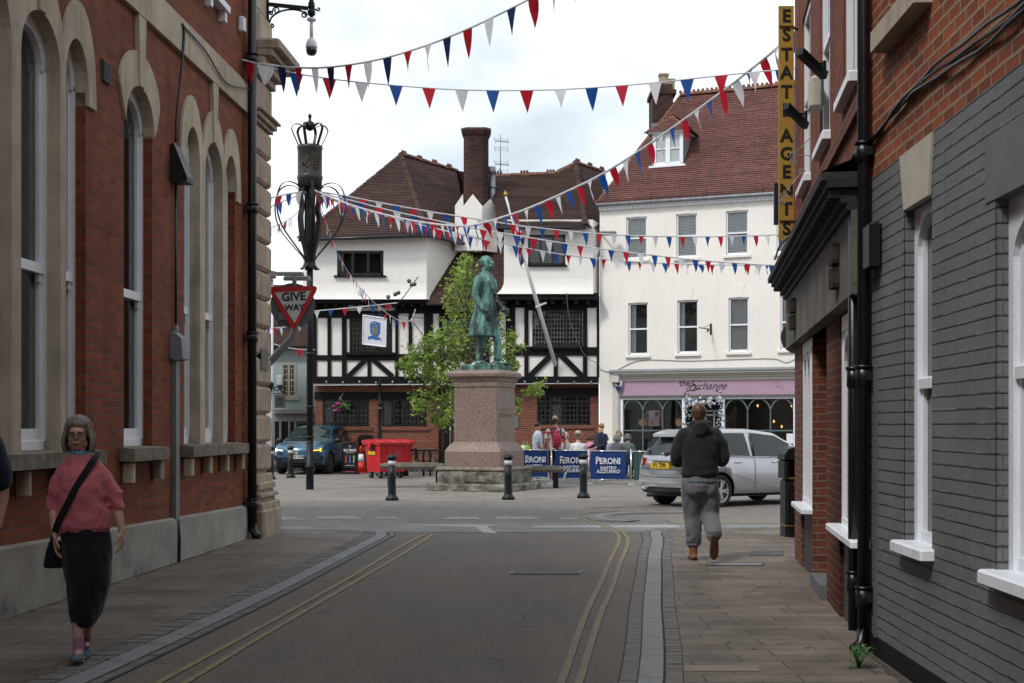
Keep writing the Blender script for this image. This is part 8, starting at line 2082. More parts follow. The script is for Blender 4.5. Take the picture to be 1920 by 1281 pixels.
def lm_bot(mb):
    mb.rings([(0,0,.84,.19,.14),(0,0,.96,.18,.13)], 20)
    for sx in (-1,1): limb(mb, [V((sx*.1,0,.88)),V((sx*.11,-.02,.5)),V((sx*.11,.02,.14))], [.125,.105,.085])
yl = 9.6; t, HM = figure('man in a navy top and grey trousers half cut off by the left picture edge', V((PX(-72,yl),yl,HK)), R(8), lm_body, [('navy_top', lm_top, clothmat('navy_cloth', (.010,.013,.025), .2), folds(.012,8)), ('trousers', lm_bot, clothmat('grey_trousers', (.075,.07,.065), .3), folds(.014,9,3))], skin=SKIN2, s=1.0, head=(V((0,-.015,1.59)),0,0), voxel=.011, cvox=.013)
hair_short(t, HM, 1.0, hairmat('dark_hair', (.03,.02,.015), (.06,.04,.03)))
for sx in (-1,1): mb = MB(); shoe(mb, V((sx*.11,.02,.085)), (0,-1), .28, 0, .052, .085); obj_of(remesh(mb, flat_once('dark_shoe', (.03,.028,.03), .6), .01, 2), 'shoe', t)
g = MB(); g.tube([V((.20,-.03,1.5)),V((.24,-.10,1.3)),V((.26,-.14,1.1)),V((.24,-.10,.95))], .012, 6); g.build('shoulder_strap', clothmat_once('strap_blue', (.03,.05,.07)), t, local=True)

# ---------------------------------------------------------------- barriers
def barrier(label, x0, x1, y0, y1, ybase, text, col, grp):
    Y = gnd(0, ybase).y; a,b,c,e = brow(x0,x1,y0,y1,Y); t = thing('cafe_barrier', label, 'barrier', ((a+b)/2,Y,0), 0, grp)
    g = MB(); n = 24; vs = []
    for j in range(2):
        for i in range(n+1): vs.append((a+(b-a)*i/n, Y+.010*math.sin(i*1.3)*(1 if j == 0 else .3)+.006*math.sin(i*3.1), c if j == 0 else e))
    g.add(vs, [(i,i+1,n+2+i,n+1+i) for i in range(n)], True); g.build('canvas', col, t, fix=False)
    g = MB(); g.cyl((a-.03,Y,e),(b+.03,Y,e),.018,8); g.cut(); g.cyl((a,Y,c+.01),(b,Y,c+.01),.012,8); g.build('rail', M['chrome'], t)
    if text:
        m = (a+b)/2; g = MB(); w = b-a
        def tx(s, sz, z, sx=1, off=.0): text_mb(g, s, sz, Matrix.Translation((m+(0 if x0 != 1040 else .0), Y-.030, z)) @ RX, .004, off, sx=sx)
        h = e-c
        # PERONI with a larger first letter and small serifs
        text_mb(g, 'P', h*.36, Matrix.Translation((m-w*.30, Y-.03, c+h*.66)) @ RX, .004, .006, sx=.8)
        text_mb(g, 'ERONI', h*.29, Matrix.Translation((m+w*.045, Y-.03, c+h*.645)) @ RX, .004, .007, sx=.84, spacing=1.02)
        for uu in (-.335,-.205,.185,.275,.33): 
            for zz in (.56,.735): g.box(m+w*uu-.02, m+w*uu+.02, Y-.032, Y-.028, c+h*zz-.006, c+h*zz+.006)
        text_mb(g, 'NASTRO', h*.135, Matrix.Translation((m, Y-.03, c+h*.42)) @ RX, .004, .003, spacing=1.08); text_mb(g, 'AZZURRO', h*.165, Matrix.Translation((m, Y-.03, c+h*.29)) @ RX, .004, .004, spacing=1.08)
        g.build('lettering', flat_once('barrier_white', (.72,.74,.78), .5), t)
    return t
blue = plain('blue_canvas', (.008,.045,.20), .8, .12, 3, .3, 120, fine=.1); green = plain('green_canvas', (.035,.10,.085), .8, .12, 3, .2, 100)
BGp = 'canvas cafe barriers in front of the outdoor tables'
barrier('left blue PERONI barrier beside the pedestal', 978, 1027, 844, 895.5, 907, True, blue, BGp); barrier('middle blue PERONI barrier behind the striding man', 1041, 1101, 845, 898, 907.2, True, blue, BGp)
barrier('right blue PERONI barrier in front of the seated women', 1107, 1174, 846, 900, 907.6, True, blue, BGp); barrier('plain green barrier beside the silver car', 1188, 1226, 847, 902, 908, False, green, BGp)
for i, (x, y, lb) in enumerate(((976,906.5,'chrome barrier post beside the pedestal'),(1034,907,'chrome barrier post behind the striding man'),(1103.5,907.4,'chrome barrier post behind the right bollard'),(1183,908,'chrome barrier post between the blue and green canvas'),(1228,908.5,'chrome barrier post hidden by the silver car'))):
    b = gnd(x,y); t = thing('barrier_post', lb, 'post', tuple(b), 0, 'chrome posts of the cafe barriers'); g = MB(); g.cyl(b, b+V((0,0,.95)), .024, 12); g.build('post', M['chrome'], t)
    g = MB(); g.lathe([(.17,0),(.165,.012),(.05,.03),(.03,.05)], b, 24); g.build('foot', M['chrome'], t); g = MB(); g.ell(b+V((0,0,.96)), .028,.028,.02, 10, 6); g.build('cap', M['chrome'], t)
for lb, x, y in (('round cafe table among the seated people behind the right barrier',1145,897),('round cafe table behind the middle blue barrier',1076,895)): cafe_table(lb, x, y)
# ================================================================= CARS
def paint(name, col, metal=.5, rough=.32):
    n = N(name); n.base(n.mix(n.ramp(n.noise(1.5,4),[(.35,0),(.65,1)]), sh(col,.94), sh(col,1.04))); n.set(rough, metal, .5); n.b.inputs['Coat Weight'].default_value = 1; n.b.inputs['Coat Roughness'].default_value = .05; return n.m
M['tyre'] = plain('tyre_rubber', (.018,.018,.019), .8, .2, 20, .3, 90)
M['alloy'] = flat('alloy', (.45,.46,.47), .3, .8)
M['carglass'] = glass('car_glass', (.012,.022,.022), .02); M['carglass'].node_tree.nodes['Principled BSDF'].inputs['Specular IOR Level'].default_value = .45
M['trim'] = flat('black_trim', (.012,.012,.013), .4)
M['carseal'] = flat('panel_gap', (.02,.02,.02), .8)
def lerpk(keys, x):
    if x <= keys[0][0]: return keys[0][1]
    for (a,u),(b,v) in zip(keys, keys[1:]):
        if x <= b: t = (x-a)/(b-a); t2 = t*t*(3-2*t)*.35+t*.65; return u+(v-u)*t2
    return keys[-1][1]
def car(label, Mw, sp, col, rimcol=None, spokes=5):
    """local frame: x forward (0 = rear bumper), y left, z up. sp: dict of profile keys"""
    t = thing(sp['name'], label, 'car'); t.matrix_world = Mw; t.location = Mw.translation; t.rotation_euler = Mw.to_euler()
    L, Wd, wb0, wr = sp['L'], sp['W']/2, sp['wb'], sp['wr']; ax = (sp['ro'], sp['ro']+wb0)
    nx = 66; rows = []
    for i in range(nx+1):
        x = L*i/nx; 
        bot = lerpk(sp['bot'], x); belt = lerpk(sp['belt'], x); top = max(lerpk(sp['top'], x), belt+.004); w = Wd*lerpk(sp['plan'], x); wt = Wd*lerpk(sp['planroof'], x)
        hd = min(1, (top-belt)/.30)     # greenhouse height fraction
        pts = [(0,bot),(w*.80,bot),(w*.955,bot+.05),(w*.985,bot+.16),(w*1.0,(bot+belt)/2-.02),(w*.995,belt-.20),(w*.972,belt-.07),(w*.945,belt)]
        wtt = w*.94+(wt-w*.94)*hd
        pts += [(w*.94+(wtt-w*.94)*.5,belt+(top-belt)*.47),(wtt,belt+(top-belt)*.84),(wtt*.93,belt+(top-belt)*.945),(wtt*.62,top-.008),(wtt*.3,top),(0,top+.002)]
        rows.append((x, pts))
    m = len(rows[0][1]); mb = MB(); vs = []
    for x, pts in rows:
        # bulge the nose and tail in plan
        for y, z in pts: 
            u = y/Wd; xx = x
            if x < .5: xx = x+sp['tailr']*u*u*(1-x/.5)
            if x > L-.7: xx = x-sp['noser']*u*u*(1-(L-x)/.7)
            vs.append((xx, y, z))
    n0 = len(vs); vs += [(x,-y,z) for x,y,z in vs]
    fs = []
    for i in range(nx):
        for k in range(m-1):
            a,b,c,d = i*m+k,i*m+k+1,(i+1)*m+k+1,(i+1)*m+k; fs += [(a,b,c,d),(n0+d,n0+c,n0+b,n0+a)]
    for i in (0,nx):
        for k in range(m-1): a,b = i*m+k, i*m+k+1; fs.append((a,b,n0+b,n0+a) if i else (n0+a,n0+b,b,a))
    mb.add(vs, fs, True)
    me = mb.mesh('car', col, fix=True, uv=False); ob = bpy.data.objects.new('tmp', me); COL.objects.link(ob)
    cut = MB()
    for x in ax:
        for s in (-1,1): cut.cyl((x,s*(Wd-.30),wr),(x,s*(Wd+.2),wr),wr*1.16,40)
    cm = cut.mesh('cut', M['trim'], fix=True, uv=False); co_ = bpy.data.objects.new('cut', cm); COL.objects.link(co_)
    bo = ob.modifiers.new('b','BOOLEAN'); bo.object = co_; bo.operation = 'DIFFERENCE'; bo.solver = 'EXACT'
    me2 = evaluated(ob); bpy.data.objects.remove(ob); bpy.data.objects.remove(co_)
    # split off the glass by position
    bm = bmesh.new(); bm.from_mesh(me2)
    gl = []
    for f in bm.faces:
        c = f.calc_center_median(); belt = lerpk(sp['belt'], c.x); top = lerpk(sp['top'], c.x)
        if top-belt < .05 and not (sp['ws'][0] < c.x < sp['ws'][1] or sp['rw'][0] < c.x < sp['rw'][1]): continue
        side = abs(f.normal.y) > .55
        if side and c.z > belt+.02 and c.z < belt+(top-belt)*.86:
            for a, b in sp['sidewin']:
                if a < c.x < b: gl.append(f)
        elif not side and c.z > belt+.02 and abs(c.y) < Wd*.80*(.86 if c.z > belt+.3 else .95):
            if sp['ws'][0] < c.x < sp['ws'][1] or sp['rw'][0] < c.x < sp['rw'][1]: gl.append(f)
    gl = list(set(gl)); gm = bmesh.new()
    mp = {}
    for f in gl:
        q = []
        for v in f.verts:
            if v not in mp: mp[v] = gm.verts.new(v.co)
            q.append(mp[v])
        gm.faces.new(q).smooth = True
    arch = [f for f in bm.faces if any(abs(math.hypot(f.calc_center_median().x-x, f.calc_center_median().z-wr)-wr*1.16) < .012 for x in ax) and abs(f.calc_center_median().y) < Wd-.005 and f not in gl and abs(f.normal.y) < .3]
    inner = [f for f in bm.faces if abs(abs(f.normal.y)-1) < .01 and abs(abs(f.calc_center_median().y)-(Wd-.30)) < .01]
    for f in bm.faces: f.material_index = 0; f.smooth = True
    for f in arch+inner: f.material_index = 1; f.smooth = False
    low = [f for f in bm.faces if f.calc_center_median().z < lerpk(sp['bot'], f.calc_center_median().x)+sp['clad'](f.calc_center_median().x)]
    for f in low: f.material_index = 1
    bmesh.ops.delete(bm, geom=gl, context='FACES')
    mb_ = bpy.data.meshes.new('body'); bm.to_mesh(mb_); bm.free(); mb_.materials.append(col); mb_.materials.append(M['trim'])
    body = obj_of(mb_, 'body', t)
    mg = bpy.data.meshes.new('window'); gm.to_mesh(mg); gm.free(); mg.materials.append(M['carglass']); obj_of(mg, 'window', t)
    for x in ax:
        for s in (-1,1):
            g = MB(); yo = s*(Wd-.03); g.M = Matrix.Translation((x, yo, wr)) @ Matrix.Rotation(R(-90*s),4,'X')
            g.lathe([(wr*.70,-.20),(wr*.93,-.20),(wr,-.17),(wr,-.03),(wr*.95,.0),(wr*.72,.01),(wr*.70,-.02)], (0,0,0), 40)
            w = g.build('wheel', M['tyre'], t, local=True)
            g = MB(); g.M = Matrix.Translation((x, yo, wr)) @ Matrix.Rotation(R(-90*s),4,'X'); g.lathe([(wr*.71,-.02),(wr*.71,.002),(wr*.665,.0),(wr*.65,-.05)], (0,0,0), 40)
            g.cyl((0,0,-.06),(0,0,.0),.06,16)
            for k in range(spokes):
                a = 2*math.pi*k/spokes
                for da in (-.16,.16): g.bar((math.cos(a)*.03,math.sin(a)*.03,-.015),(math.cos(a+da)*wr*.68,math.sin(a+da)*wr*.68,-.02),.035,.03)
            g.build('rim', rimcol or M['alloy'], w, local=True)
            g = MB(); g.M = Matrix.Translation((x, yo, wr)) @ Matrix.Rotation(R(-90*s),4,'X'); g.cyl((0,0,-.09),(0,0,-.07),wr*.69,30); g.build('brake_disc', M['trim'], w, local=True)
    g = MB(); g.box(.4, L-.5, -Wd*.8, Wd*.8, .2, .4); g.build('underbody', M['trim'], t, local=True)
    return t, body
def fix_children(t, Mw):      # rims were built in car space: attach them properly
    pass
# ---------------------------------------------------------------- silver car
SL, SWd = 4.36, 1.79
spS = dict(name='silver_car', L=SL, W=SWd, wb=2.70, ro=.80, wr=.325, tailr=.16, noser=.35,
  bot=[(0,.34),(.06,.27),(.4,.22),(4.0,.20),(4.3,.26),(4.36,.36)],
  belt=[(0,.74),(.03,.92),(.12,1.0),(.5,1.02),(2.0,.98),(3.1,.955),(3.7,.86),(4.2,.72),(4.36,.55)],
  top=[(0,.745),(.03,.93),(.12,1.01),(.30,1.22),(.44,1.43),(.62,1.515),(1.2,1.56),(1.9,1.56),(2.5,1.50),(2.9,1.32),(3.42,1.01),(3.8,.90),(4.2,.74),(4.36,.56)],
  plan=[(0,.90),(.15,.955),(.5,.985),(1.5,1.0),(3.2,1.0),(3.9,.965),(4.2,.90),(4.36,.80)],
  planroof=[(0,.80),(.4,.70),(1.0,.72),(2.4,.72),(3.2,.78),(4.36,.8)],
  ws=(2.62,3.42), rw=(.14,.46), sidewin=[(.50,.86),(.93,1.68),(1.80,2.92)], clad=lambda x: .17 if x < .6 else (.05 if x < 3.4 else .08))
a_ = R(54); rl = V((.1073*29.4, 29.4, 0))                   # rear left wheel on the ground
fwd = V((math.sin(a_), math.cos(a_), 0)); rgt = V((math.cos(a_), -math.sin(a_), 0))
org = rl-fwd*.80+rgt*(SWd/2-.12)
Mw = Matrix(((fwd.x,-rgt.x,0,org.x),(fwd.y,-rgt.y,0,org.y),(0,0,1,0),(0,0,0,1)))
silver = paint('silver_paint', (.44,.455,.48), .55, .28)
t, body = car('silver estate car with yellow rear plate P1 TPR turning behind the walking man', Mw, spS, silver)
Lx = Matrix.Rotation(R(-90),4,'Z')
def rear(y, z, x=-.0): return Matrix.Translation((x, y, z)) @ Matrix.Rotation(R(-90),4,'Z') @ Matrix.Rotation(R(90),4,'X')
g = MB(); g.box(-.035,.06,-.27,.27,.765,.885); g.build('number_plate', flat('plate_yellow', (.62,.40,.01), .4), t, local=True)
g = MB(); text_mb(g, 'P1 TPR', .125, rear(0,.825,-.038), .003, .003); g.build('plate_lettering', M['trim'], t, local=True)
g = MB(); g.rbox(-.045,.08,-.36,.36,.915,.96,.012); g.build('chrome_strip', M['chrome'], t, local=True)
g = MB(); g.M = rear(0,1.035,.03); g.tube([(.048*math.cos(k*.3927),.048*math.sin(k*.3927),0) for k in range(16)], .006, 6, closed=True)
for k in range(3): a = R(90+120*k); g.bar((0,0,0),(.045*math.cos(a),.045*math.sin(a),0),.010,.008)
g.build('badge', M['chrome'], t, local=True)
lr = flat('lamp_red', (.42,.008,.01), .15, coat=1); lw = flat('lamp_clear', (.45,.42,.42), .15)
for s in (-1,1):
    g = MB(); vs = [(.085,s*.60,.97),(.20,s*.80,1.0),(.38,s*.858,1.0),(.34,s*.868,.85),(.18,s*.815,.80),(.065,s*.62,.82)]; g.add(vs+[(x+.05,y*.95,z) for x,y,z in vs],[(0,1,4,5),(1,2,3,4),(0,5,11,6),(5,4,10,11),(4,3,9,10),(3,2,8,9),(2,1,7,8),(1,0,6,7)]); g.build('tail_light', lr, t, local=True)
    g = MB(); vs = [(.066,s*.63,.86),(.175,s*.818,.84),(.17,s*.816,.805),(.060,s*.63,.825)]; g.add([(x-.006,y*1.003,z) for x,y,z in vs],[(0,1,2,3)]); g.build('reversing_light', lw, t, fix=False, local=True)
    g = MB(); g.M = Matrix.Translation((.10,s*.60,.36)); g.rbox(-.05,.08,-.10,.10,-.03,.03,.02); g.build('exhaust_tip', M['chrome'], t, local=True)
    g = MB(); g.M = Matrix.Translation((2.78,s*1.0,1.03)) ; g.ell((0,0,0),.07,.11,.075,14,10); g.bar((0,-s*.14,-.05),(0,0,-.02),.04); g.build('wing_mirror', silver, t, local=True)
    for x in (1.58,2.62) if False else (1.28,2.35):
        g = MB(); g.tube([(x-.09,s*.897,.885),(x-.06,s*.925,.89),(x+.06,s*.925,.892),(x+.09,s*.897,.89)], .014, 8); g.build('door_handle', M['chrome'], t, local=True)
    g = MB(); g.tube([(.9,s*.862,1.015),(1.8,s*.862,.995),(2.95,s*.862,.965)], .008, 5); g.build('window_trim', M['chrome'], t, local=True)
    g = MB()
    for x in (.90,1.74,2.98): g.tube([(x,s*.903,z) if z < .75 else (x+(.02 if x < 1 else 0),s*(.903-(z-.75)*.12),z) for z in (.30,.5,.7,.85,.96)], .005, 4)
    g.build('door_gap', M['carseal'], t, local=True)
    g = MB()
    for x in (.895,1.74): g.tube([(x,s*.85,1.0),(x+.02,s*.79,1.2),(x+.06,s*.69,1.42)],.022,6)
    g.build('pillar_trim', M['trim'], t, local=True)
    g = MB(); g.tube([(1.15,s*.905,.66),(1.7,s*.912,.52),(2.3,s*.912,.40),(3.0,s*.905,.36)], .0045, 5); g.build('body_crease', silver, t, local=True)
g = MB(); 
vs = [(.29,-.56,1.455),(.29,.56,1.455),(.66,.56,1.545),(.66,-.56,1.545)]; g.add(vs+[(x,y,z-.06) for x,y,z in vs],[(0,1,2,3),(4,7,6,5),(0,4,5,1),(1,5,6,2),(2,6,7,3),(3,7,4,0)]); g.build('roof_spoiler', silver, t, local=True)
g = MB(); g.tube([(.135,.0,1.04),(.22,-.2,1.17),(.25,-.36,1.2)],.012,5); g.ell((.12,0,1.05),.03,.05,.03,8,6); g.build('rear_wiper', M['trim'], t, local=True)
g = MB(); 
g.tube([(.02,-.72,1.0),(-.0,-.72,.72),(.015,-.60,.60),(-.005,0,.585),(.015,.60,.60),(-.0,.72,.72),(.02,.72,1.0)], .006, 4); g.build('tailgate_gap', M['carseal'], t, local=True)
g = MB(); g.M = rear(0,.45,-.008); g.box(-.56,-.50,-.012,.012,-.01,.01); g.build('reflector', lr, t, local=True)
for s in (-1,1):
    for xx in (1.9,):
        g = MB(); mbb = MB(); mbb.rings([(xx,s*.36,.55,.13,.22),(xx-.1,s*.36,.9,.07,.22),(xx-.18,s*.36,1.18,.05,.18)],14); mbb.ell((xx-.2,s*.36,1.28),.05,.12,.09,10,8); mbb.build('seat', M['trim'], t, local=True)

# ---------------------------------------------------------------- blue car
BL, BW = 4.43, 1.87
spB = dict(name='blue_car', L=BL, W=BW, wb=2.70, ro=.85, wr=.365, tailr=.15, noser=.28,
  bot=[(0,.45),(.1,.32),(.5,.24),(3.9,.24),(4.3,.28),(4.43,.36)],
  belt=[(0,.80),(.05,1.0),(.5,1.10),(2.0,1.06),(3.0,1.035),(3.6,1.005),(4.1,.96),(4.36,.86),(4.43,.66)],
  top=[(0,.81),(.05,1.02),(.25,1.38),(.5,1.60),(1.2,1.65),(2.1,1.65),(2.55,1.58),(3.0,1.27),(3.32,1.08),(3.8,1.045),(4.2,.985),(4.36,.88),(4.43,.67)],
  plan=[(0,.90),(.2,.96),(.8,1.0),(3.4,1.0),(4.0,.98),(4.3,.93),(4.43,.86)], planroof=[(0,.8),(.5,.70),(1.2,.73),(2.5,.73),(3.3,.86),(4.43,.86)],
  ws=(2.55,3.32), rw=(.08,.48), sidewin=[(.95,1.75),(1.85,2.85)], clad=lambda x: .12)
fr_ = gnd(567, 889); ab = R(187)      # heading towards the camera, slightly to its left
fwd = V((math.sin(R(-171)), math.cos(R(-171)), 0)); lft = V((-fwd.y, fwd.x, 0))
org = V((fr_.x, fr_.y, 0))-fwd*4.40
org = V((PX(557,47.2),47.2,0))-fwd*4.40
Mw = Matrix(((fwd.x,lft.x,0,org.x),(fwd.y,lft.y,0,org.y),(0,0,1,0),(0,0,0,1)))
bluep = paint('petrol_blue_paint', (.028,.12,.20), .35, .3)
t, body = car('petrol blue family car facing the camera with one amber indicator lit beside the lamp column', Mw, spB, bluep, flat('dark_alloy', (.13,.125,.12), .35, .7), 5)
g = MB(); g.rbox(4.41,4.455,-.46,.46,.60,.80,.02); g.build('front_panel', bluep, t, local=True)
g = MB(); g.prism([(-.52,.40),(.52,.40),(.40,.53),(-.40,.53)], 4.36, 4.46, 'x'); g.build('lower_grille', M['trim'], t, local=True)
for s in (-1,1):
    g = MB(); g.prism([(s*.60,.50),(s*.80,.44),(s*.82,.64),(s*.70,.58)], 4.22, 4.36 if True else 0, 'x'); g.build('fog_recess', M['trim'], t, local=True)
    g = MB(); vs = [(4.40,s*.47,.83),(4.22,s*.80,.86),(4.20,s*.80,.78),(4.40,s*.47,.76)]; g.add(vs+[(x-.06,y,z) for x,y,z in vs],[(0,1,2,3),(0,3,7,4),(3,2,6,7),(1,0,4,5)]); g.build('headlamp_housing', M['trim'], t, local=True)
    lit = flat('amber_lamp', (1,.33,.03), .4, emit=3.2) if s == 1 else flat('white_lamp', (.9,.9,1), .4, emit=2.0)
    g = MB(); g.bar((4.418,s*.49,.80),(4.255,s*.77,.825),.03,.03); g.bar((4.255,s*.765,.88),(4.255,s*.765,.77),.035,.035); g.build('headlamp', lit, t, local=True)
    g = MB(); g.ell((3.15,s*1.03,1.13),.07,.12,.085,14,10); g.bar((3.15,s*.88,1.05),(3.15,s*1.0,1.10),.04); g.build('wing_mirror', M['trim'], t, local=True)
    g = MB(); g.tube([(.8,s*.66,1.62),(.9,s*.66,1.69),(2.2,s*.66,1.69),(2.4,s*.66,1.62)], .018, 6); g.build('roof_rail', M['trim'], t, local=True)
for x in (1.1,2.1):
    g = MB(); g.bar((x,-.78,1.74),(x,.78,1.74),.07,.03); 
    for s in (-1,1): g.bar((x,s*.66,1.69),(x,s*.66,1.74),.05)
    g.build('roof_bar', M['trim'], t, local=True)
def front(y, z, x=4.47): return Matrix.Translation((x, y, z)) @ Matrix.Rotation(R(90),4,'Z') @ Matrix.Rotation(R(90),4,'X')
g = MB(); g.box(4.42,4.475,-.26,.26,.535,.645) ; g.build('number_plate', flat('plate_white', (.62,.63,.62), .4), t, local=True)
g = MB(); text_mb(g, 'VO24 OXB', .11, front(0,.59,4.478), .003, .003); g.build('plate_lettering', M['trim'], t, local=True)
g = MB(); g.M = front(0,.745,4.475); g.tube([(.065*math.cos(k*.3927),.065*math.sin(k*.3927),0) for k in range(16)], .011, 6, closed=True); g.cyl((0,0,-.01),(0,0,.0),.05,16); g.bar((-.20,-.10,-.005),(-.06,-.03,-.0),.018,.01); g.bar((.06,.03,-.0),(.20,.10,-.005),.018,.01); g.build('badge', M['chrome'], t, local=True)
for s in (-1,1): g = MB(); g.tube([(4.40,s*.0,.99),(4.1,s*.42,1.0),(3.5,s*.55,1.05)], .006, 4) if s == 1 else None; g.build('bonnet_gap', M['carseal'], t, local=True) if s == 1 else None
# ================================================================= BUNTING
def pm(name, col, tl=.45):
    n = N(name); n.base(n.mix(n.ramp(n.noise(8,3),[(.35,0),(.65,1)]), sh(col,.9), sh(col,1.06))); n.set(.6, 0, .3)
    tr = n.new('ShaderNodeBsdfTranslucent'); tr.inputs[0].default_value = tuple(col)+(1,); mx = n.new('ShaderNodeMixShader'); mx.inputs[0].default_value = tl
    n.link(n.b.outputs[0], mx.inputs[1]); n.link(tr.outputs[0], mx.inputs[2]); n.link(mx.outputs[0], n.out.inputs[0]); return n.m
PM = [pm('pennant_red', (.50,.012,.03)), pm('pennant_white', (.72,.72,.74)), pm('pennant_blue', (.010,.075,.30))]
PN = [pm('pennant_deep_red', (.40,.008,.018), .25), PM[1], pm('pennant_navy', (.008,.02,.08), .15)]
def bunting(label, ctrl, spacing, w, h, wind=0.0, curl=.3, pal=PM, start=0, thick=.012, seed=1, cord=True, windv=(0,0,0)):
    """ctrl: (px, py, Y) control points"""
    rnd = random.Random(seed); P = spline([at(*c) for c in ctrl], 160); L = [0]
    for a, b in zip(P, P[1:]): L.append(L[-1]+(b-a).length)
    def at_s(s):
        s = max(0, min(L[-1]-1e-6, s)); k = next(i for i in range(1,len(L)) if L[i] > s)-1; u = (s-L[k])/(L[k+1]-L[k]); return P[k].lerp(P[k+1], u)
    t = thing('bunting_string', label, 'bunting', tuple(P[0]), 0, 'strings of red, white and blue bunting over the street')
    g = MB(); g.tube(P, thick, 4, flat=1.6); 
    g.build('cord', PM[1], t)
    s = spacing*.5; i = start; n = 0
    while s+w < L[-1] and n < 100:
        a = at_s(s); b = at_s(s+w); m = (a+b)/2; hh = h*rnd.uniform(.92,1.06)
        wdir = V((wind*rnd.uniform(.3,1.5)+windv[0], rnd.uniform(-.25,.25)+windv[1], -1)).normalized()
        tw = rnd.gauss(0, curl); side = (b-a).normalized(); nrm = side.cross(V((0,0,1))).normalized()
        mb = MB(); R_ = 5; vs = []
        for k in range(R_+1):
            u = k/R_; ctr = m+wdir*hh*u+nrm*(.10*hh*math.sin(u*2.6)*tw)+side*(.06*hh*math.sin(u*3)*tw); wid = w*.5*(1-u)*(1.0)
            ang = tw*u*1.5; sd = (side*math.cos(ang)+nrm*math.sin(ang))
            e0 = ctr-sd*wid; e1 = ctr+sd*wid; mid = ctr+nrm*(wid*.35*abs(tw))
            if k == 0: e0, e1, mid = a, b, m
            vs += [e0, mid, e1]
        th = V(nrm)*.004
        mb.add([v+th for v in vs], [(3*k,3*k+3,3*k+4,3*k+1) for k in range(R_)]+[(3*k+1,3*k+4,3*k+5,3*k+2) for k in range(R_)], True)
        mb.build('pennant', pal[i%3], t, fix=False); i += 1; n += 1; s += spacing*rnd.uniform(.96,1.04)
    return t
C = at
bunting('short bunting string from the crown column to the leaning flagpole', [(590,364,36),(680,394,38),(780,420,41),(880,442,44),(952,455,46.4)], .45, .20, .36, .05, .4, PM, 2, .012, 53)
bunting('near bunting string rising from the black downpipe to the top middle of the view', [(449,112,19.9),(500,122,19.4),(560,127,18.9),(620,126,18.3),(700,114,17.6),(780,92,17.0),(860,62,16.3),(940,25,15.7),(1030,-22,15.0),(1120,-80,14.2)], .40, .17, .33, .0, .5, PN, 0, .008, 3, windv=(.03,0,0))
bunting('level bunting string crossing the sky from the stone corner to the yellow sign', [(449,110,19.8),(540,135,20),(620,148,20.2),(680,155,20.3),(760,162,20.3),(850,168,20.2),(950,170,20.0),(1050,168,19.8),(1150,162,19.4),(1250,153,19.0),(1350,142,18.6),(1430,134,18.2),(1497,128,17.6)], .475, .20, .315, .04, .5, PM, 1, .006, 8)
bunting('long bunting string swooping from the crown column up to the yellow sign', [(590,357,35.8),(640,378,34.0),(700,397,32.2),(780,415,30.2),(870,424,28.0),(940,408,26.6),(1000,387,25.5),(1070,356,24.2),(1130,326,23.1),(1200,282,22.0),(1300,212,20.3),(1380,152,19.1),(1455,92,18.0),(1500,50,17.4)], .40, .19, .36, .12, .75, PM, 0, .014, 5, windv=(.10,0,0))
bunting('upper of the three long bunting strings from the crown column across the cream building', [(588,358,36),(650,368,36.3),(700,378,36.6),(800,396,37.2),(900,412,37.8),(980,424,38.3),(1060,433,39),(1130,439,39.6),(1220,443,40.4),(1320,444,41.4),(1420,442,42.5),(1510,437,43.5)], .47, .20, .36, .06, .5, PM, 1, .012, 11)
bunting('middle of the three long bunting strings from the crown column across the cream building', [(588,360,36),(650,374,36.2),(720,392,36.4),(800,410,36.7),(900,430,37),(1000,447,37.4),(1100,463,38),(1200,476,38.7),(1300,487,39.6),(1400,495,40.5),(1500,500,41.5)], .46, .21, .37, .06, .5, PM, 0, .012, 13)
bunting('lowest of the three long bunting strings from the crown column across the cream building', [(588,364,36),(650,382,36.2),(720,404,36.4),(800,425,36.8),(900,448,37.3),(1000,468,38),(1060,478,38.6),(1150,488,39.6),(1250,494,40.6),(1350,497,41.6),(1440,497,42.6),(1510,494,43.5)], .43, .19, .32, .08, .6, PM, 2, .010, 17)
bunting('bunting string hanging over the timber framed wall from the crown column to the iron arm', [(592,366,36),(605,400,37.2),(625,455,39),(650,505,41),(680,545,43.2),(710,575,45.2),(738,596,46.8),(760,604,47.2),(772,598,47.4),(779,580,47.6)], .42, .15, .30, .05, .8, PM, 0, .010, 19)
bunting('upper bunting string left of the crown column above the stone corner', [(574,360,36),(550,362,35.6),(525,367,35.2),(496,374,34.8),(470,380,34.4)], .36, .22, .34, .05, .5, PM, 1, .012, 23)
bunting('second bunting string left of the crown column just below the upper one', [(574,362,36),(550,370,36.4),(525,380,36.8),(496,392,37.2),(470,402,37.6)], .42, .22, .34, .1, .5, PM, 0, .012, 29)
bunting('thin bunting string dropping from the crown column to the far left roofs', [(580,358,36),(560,395,39),(540,412,43),(515,424,47),(490,433,50),(470,440,52)], .50, .13, .32, .05, .9, PM, 2, .010, 31)
bunting('small bunting string crossing the timber wall behind the give way sign', [(500,588,49),(560,586,48.8),(593,583,48.6),(650,578,48.5),(700,573,48.4),(745,568,48.4)], .50, .21, .27, 0, .15, PM, 1, .012, 37)
bunting('upper small bunting string in front of the blue house roof', [(470,620,44),(500,616,45),(530,614,46),(560,607,47),(585,595,48)], .42, .2, .30, .1, .3, PM, 0, .010, 41)
bunting('lower small bunting string in front of the blue house wall', [(470,636,48),(500,641,48),(530,650,48),(560,655,48),(590,656,48)], .62, .24, .32, 0, .2, PM, 1, .010, 43)
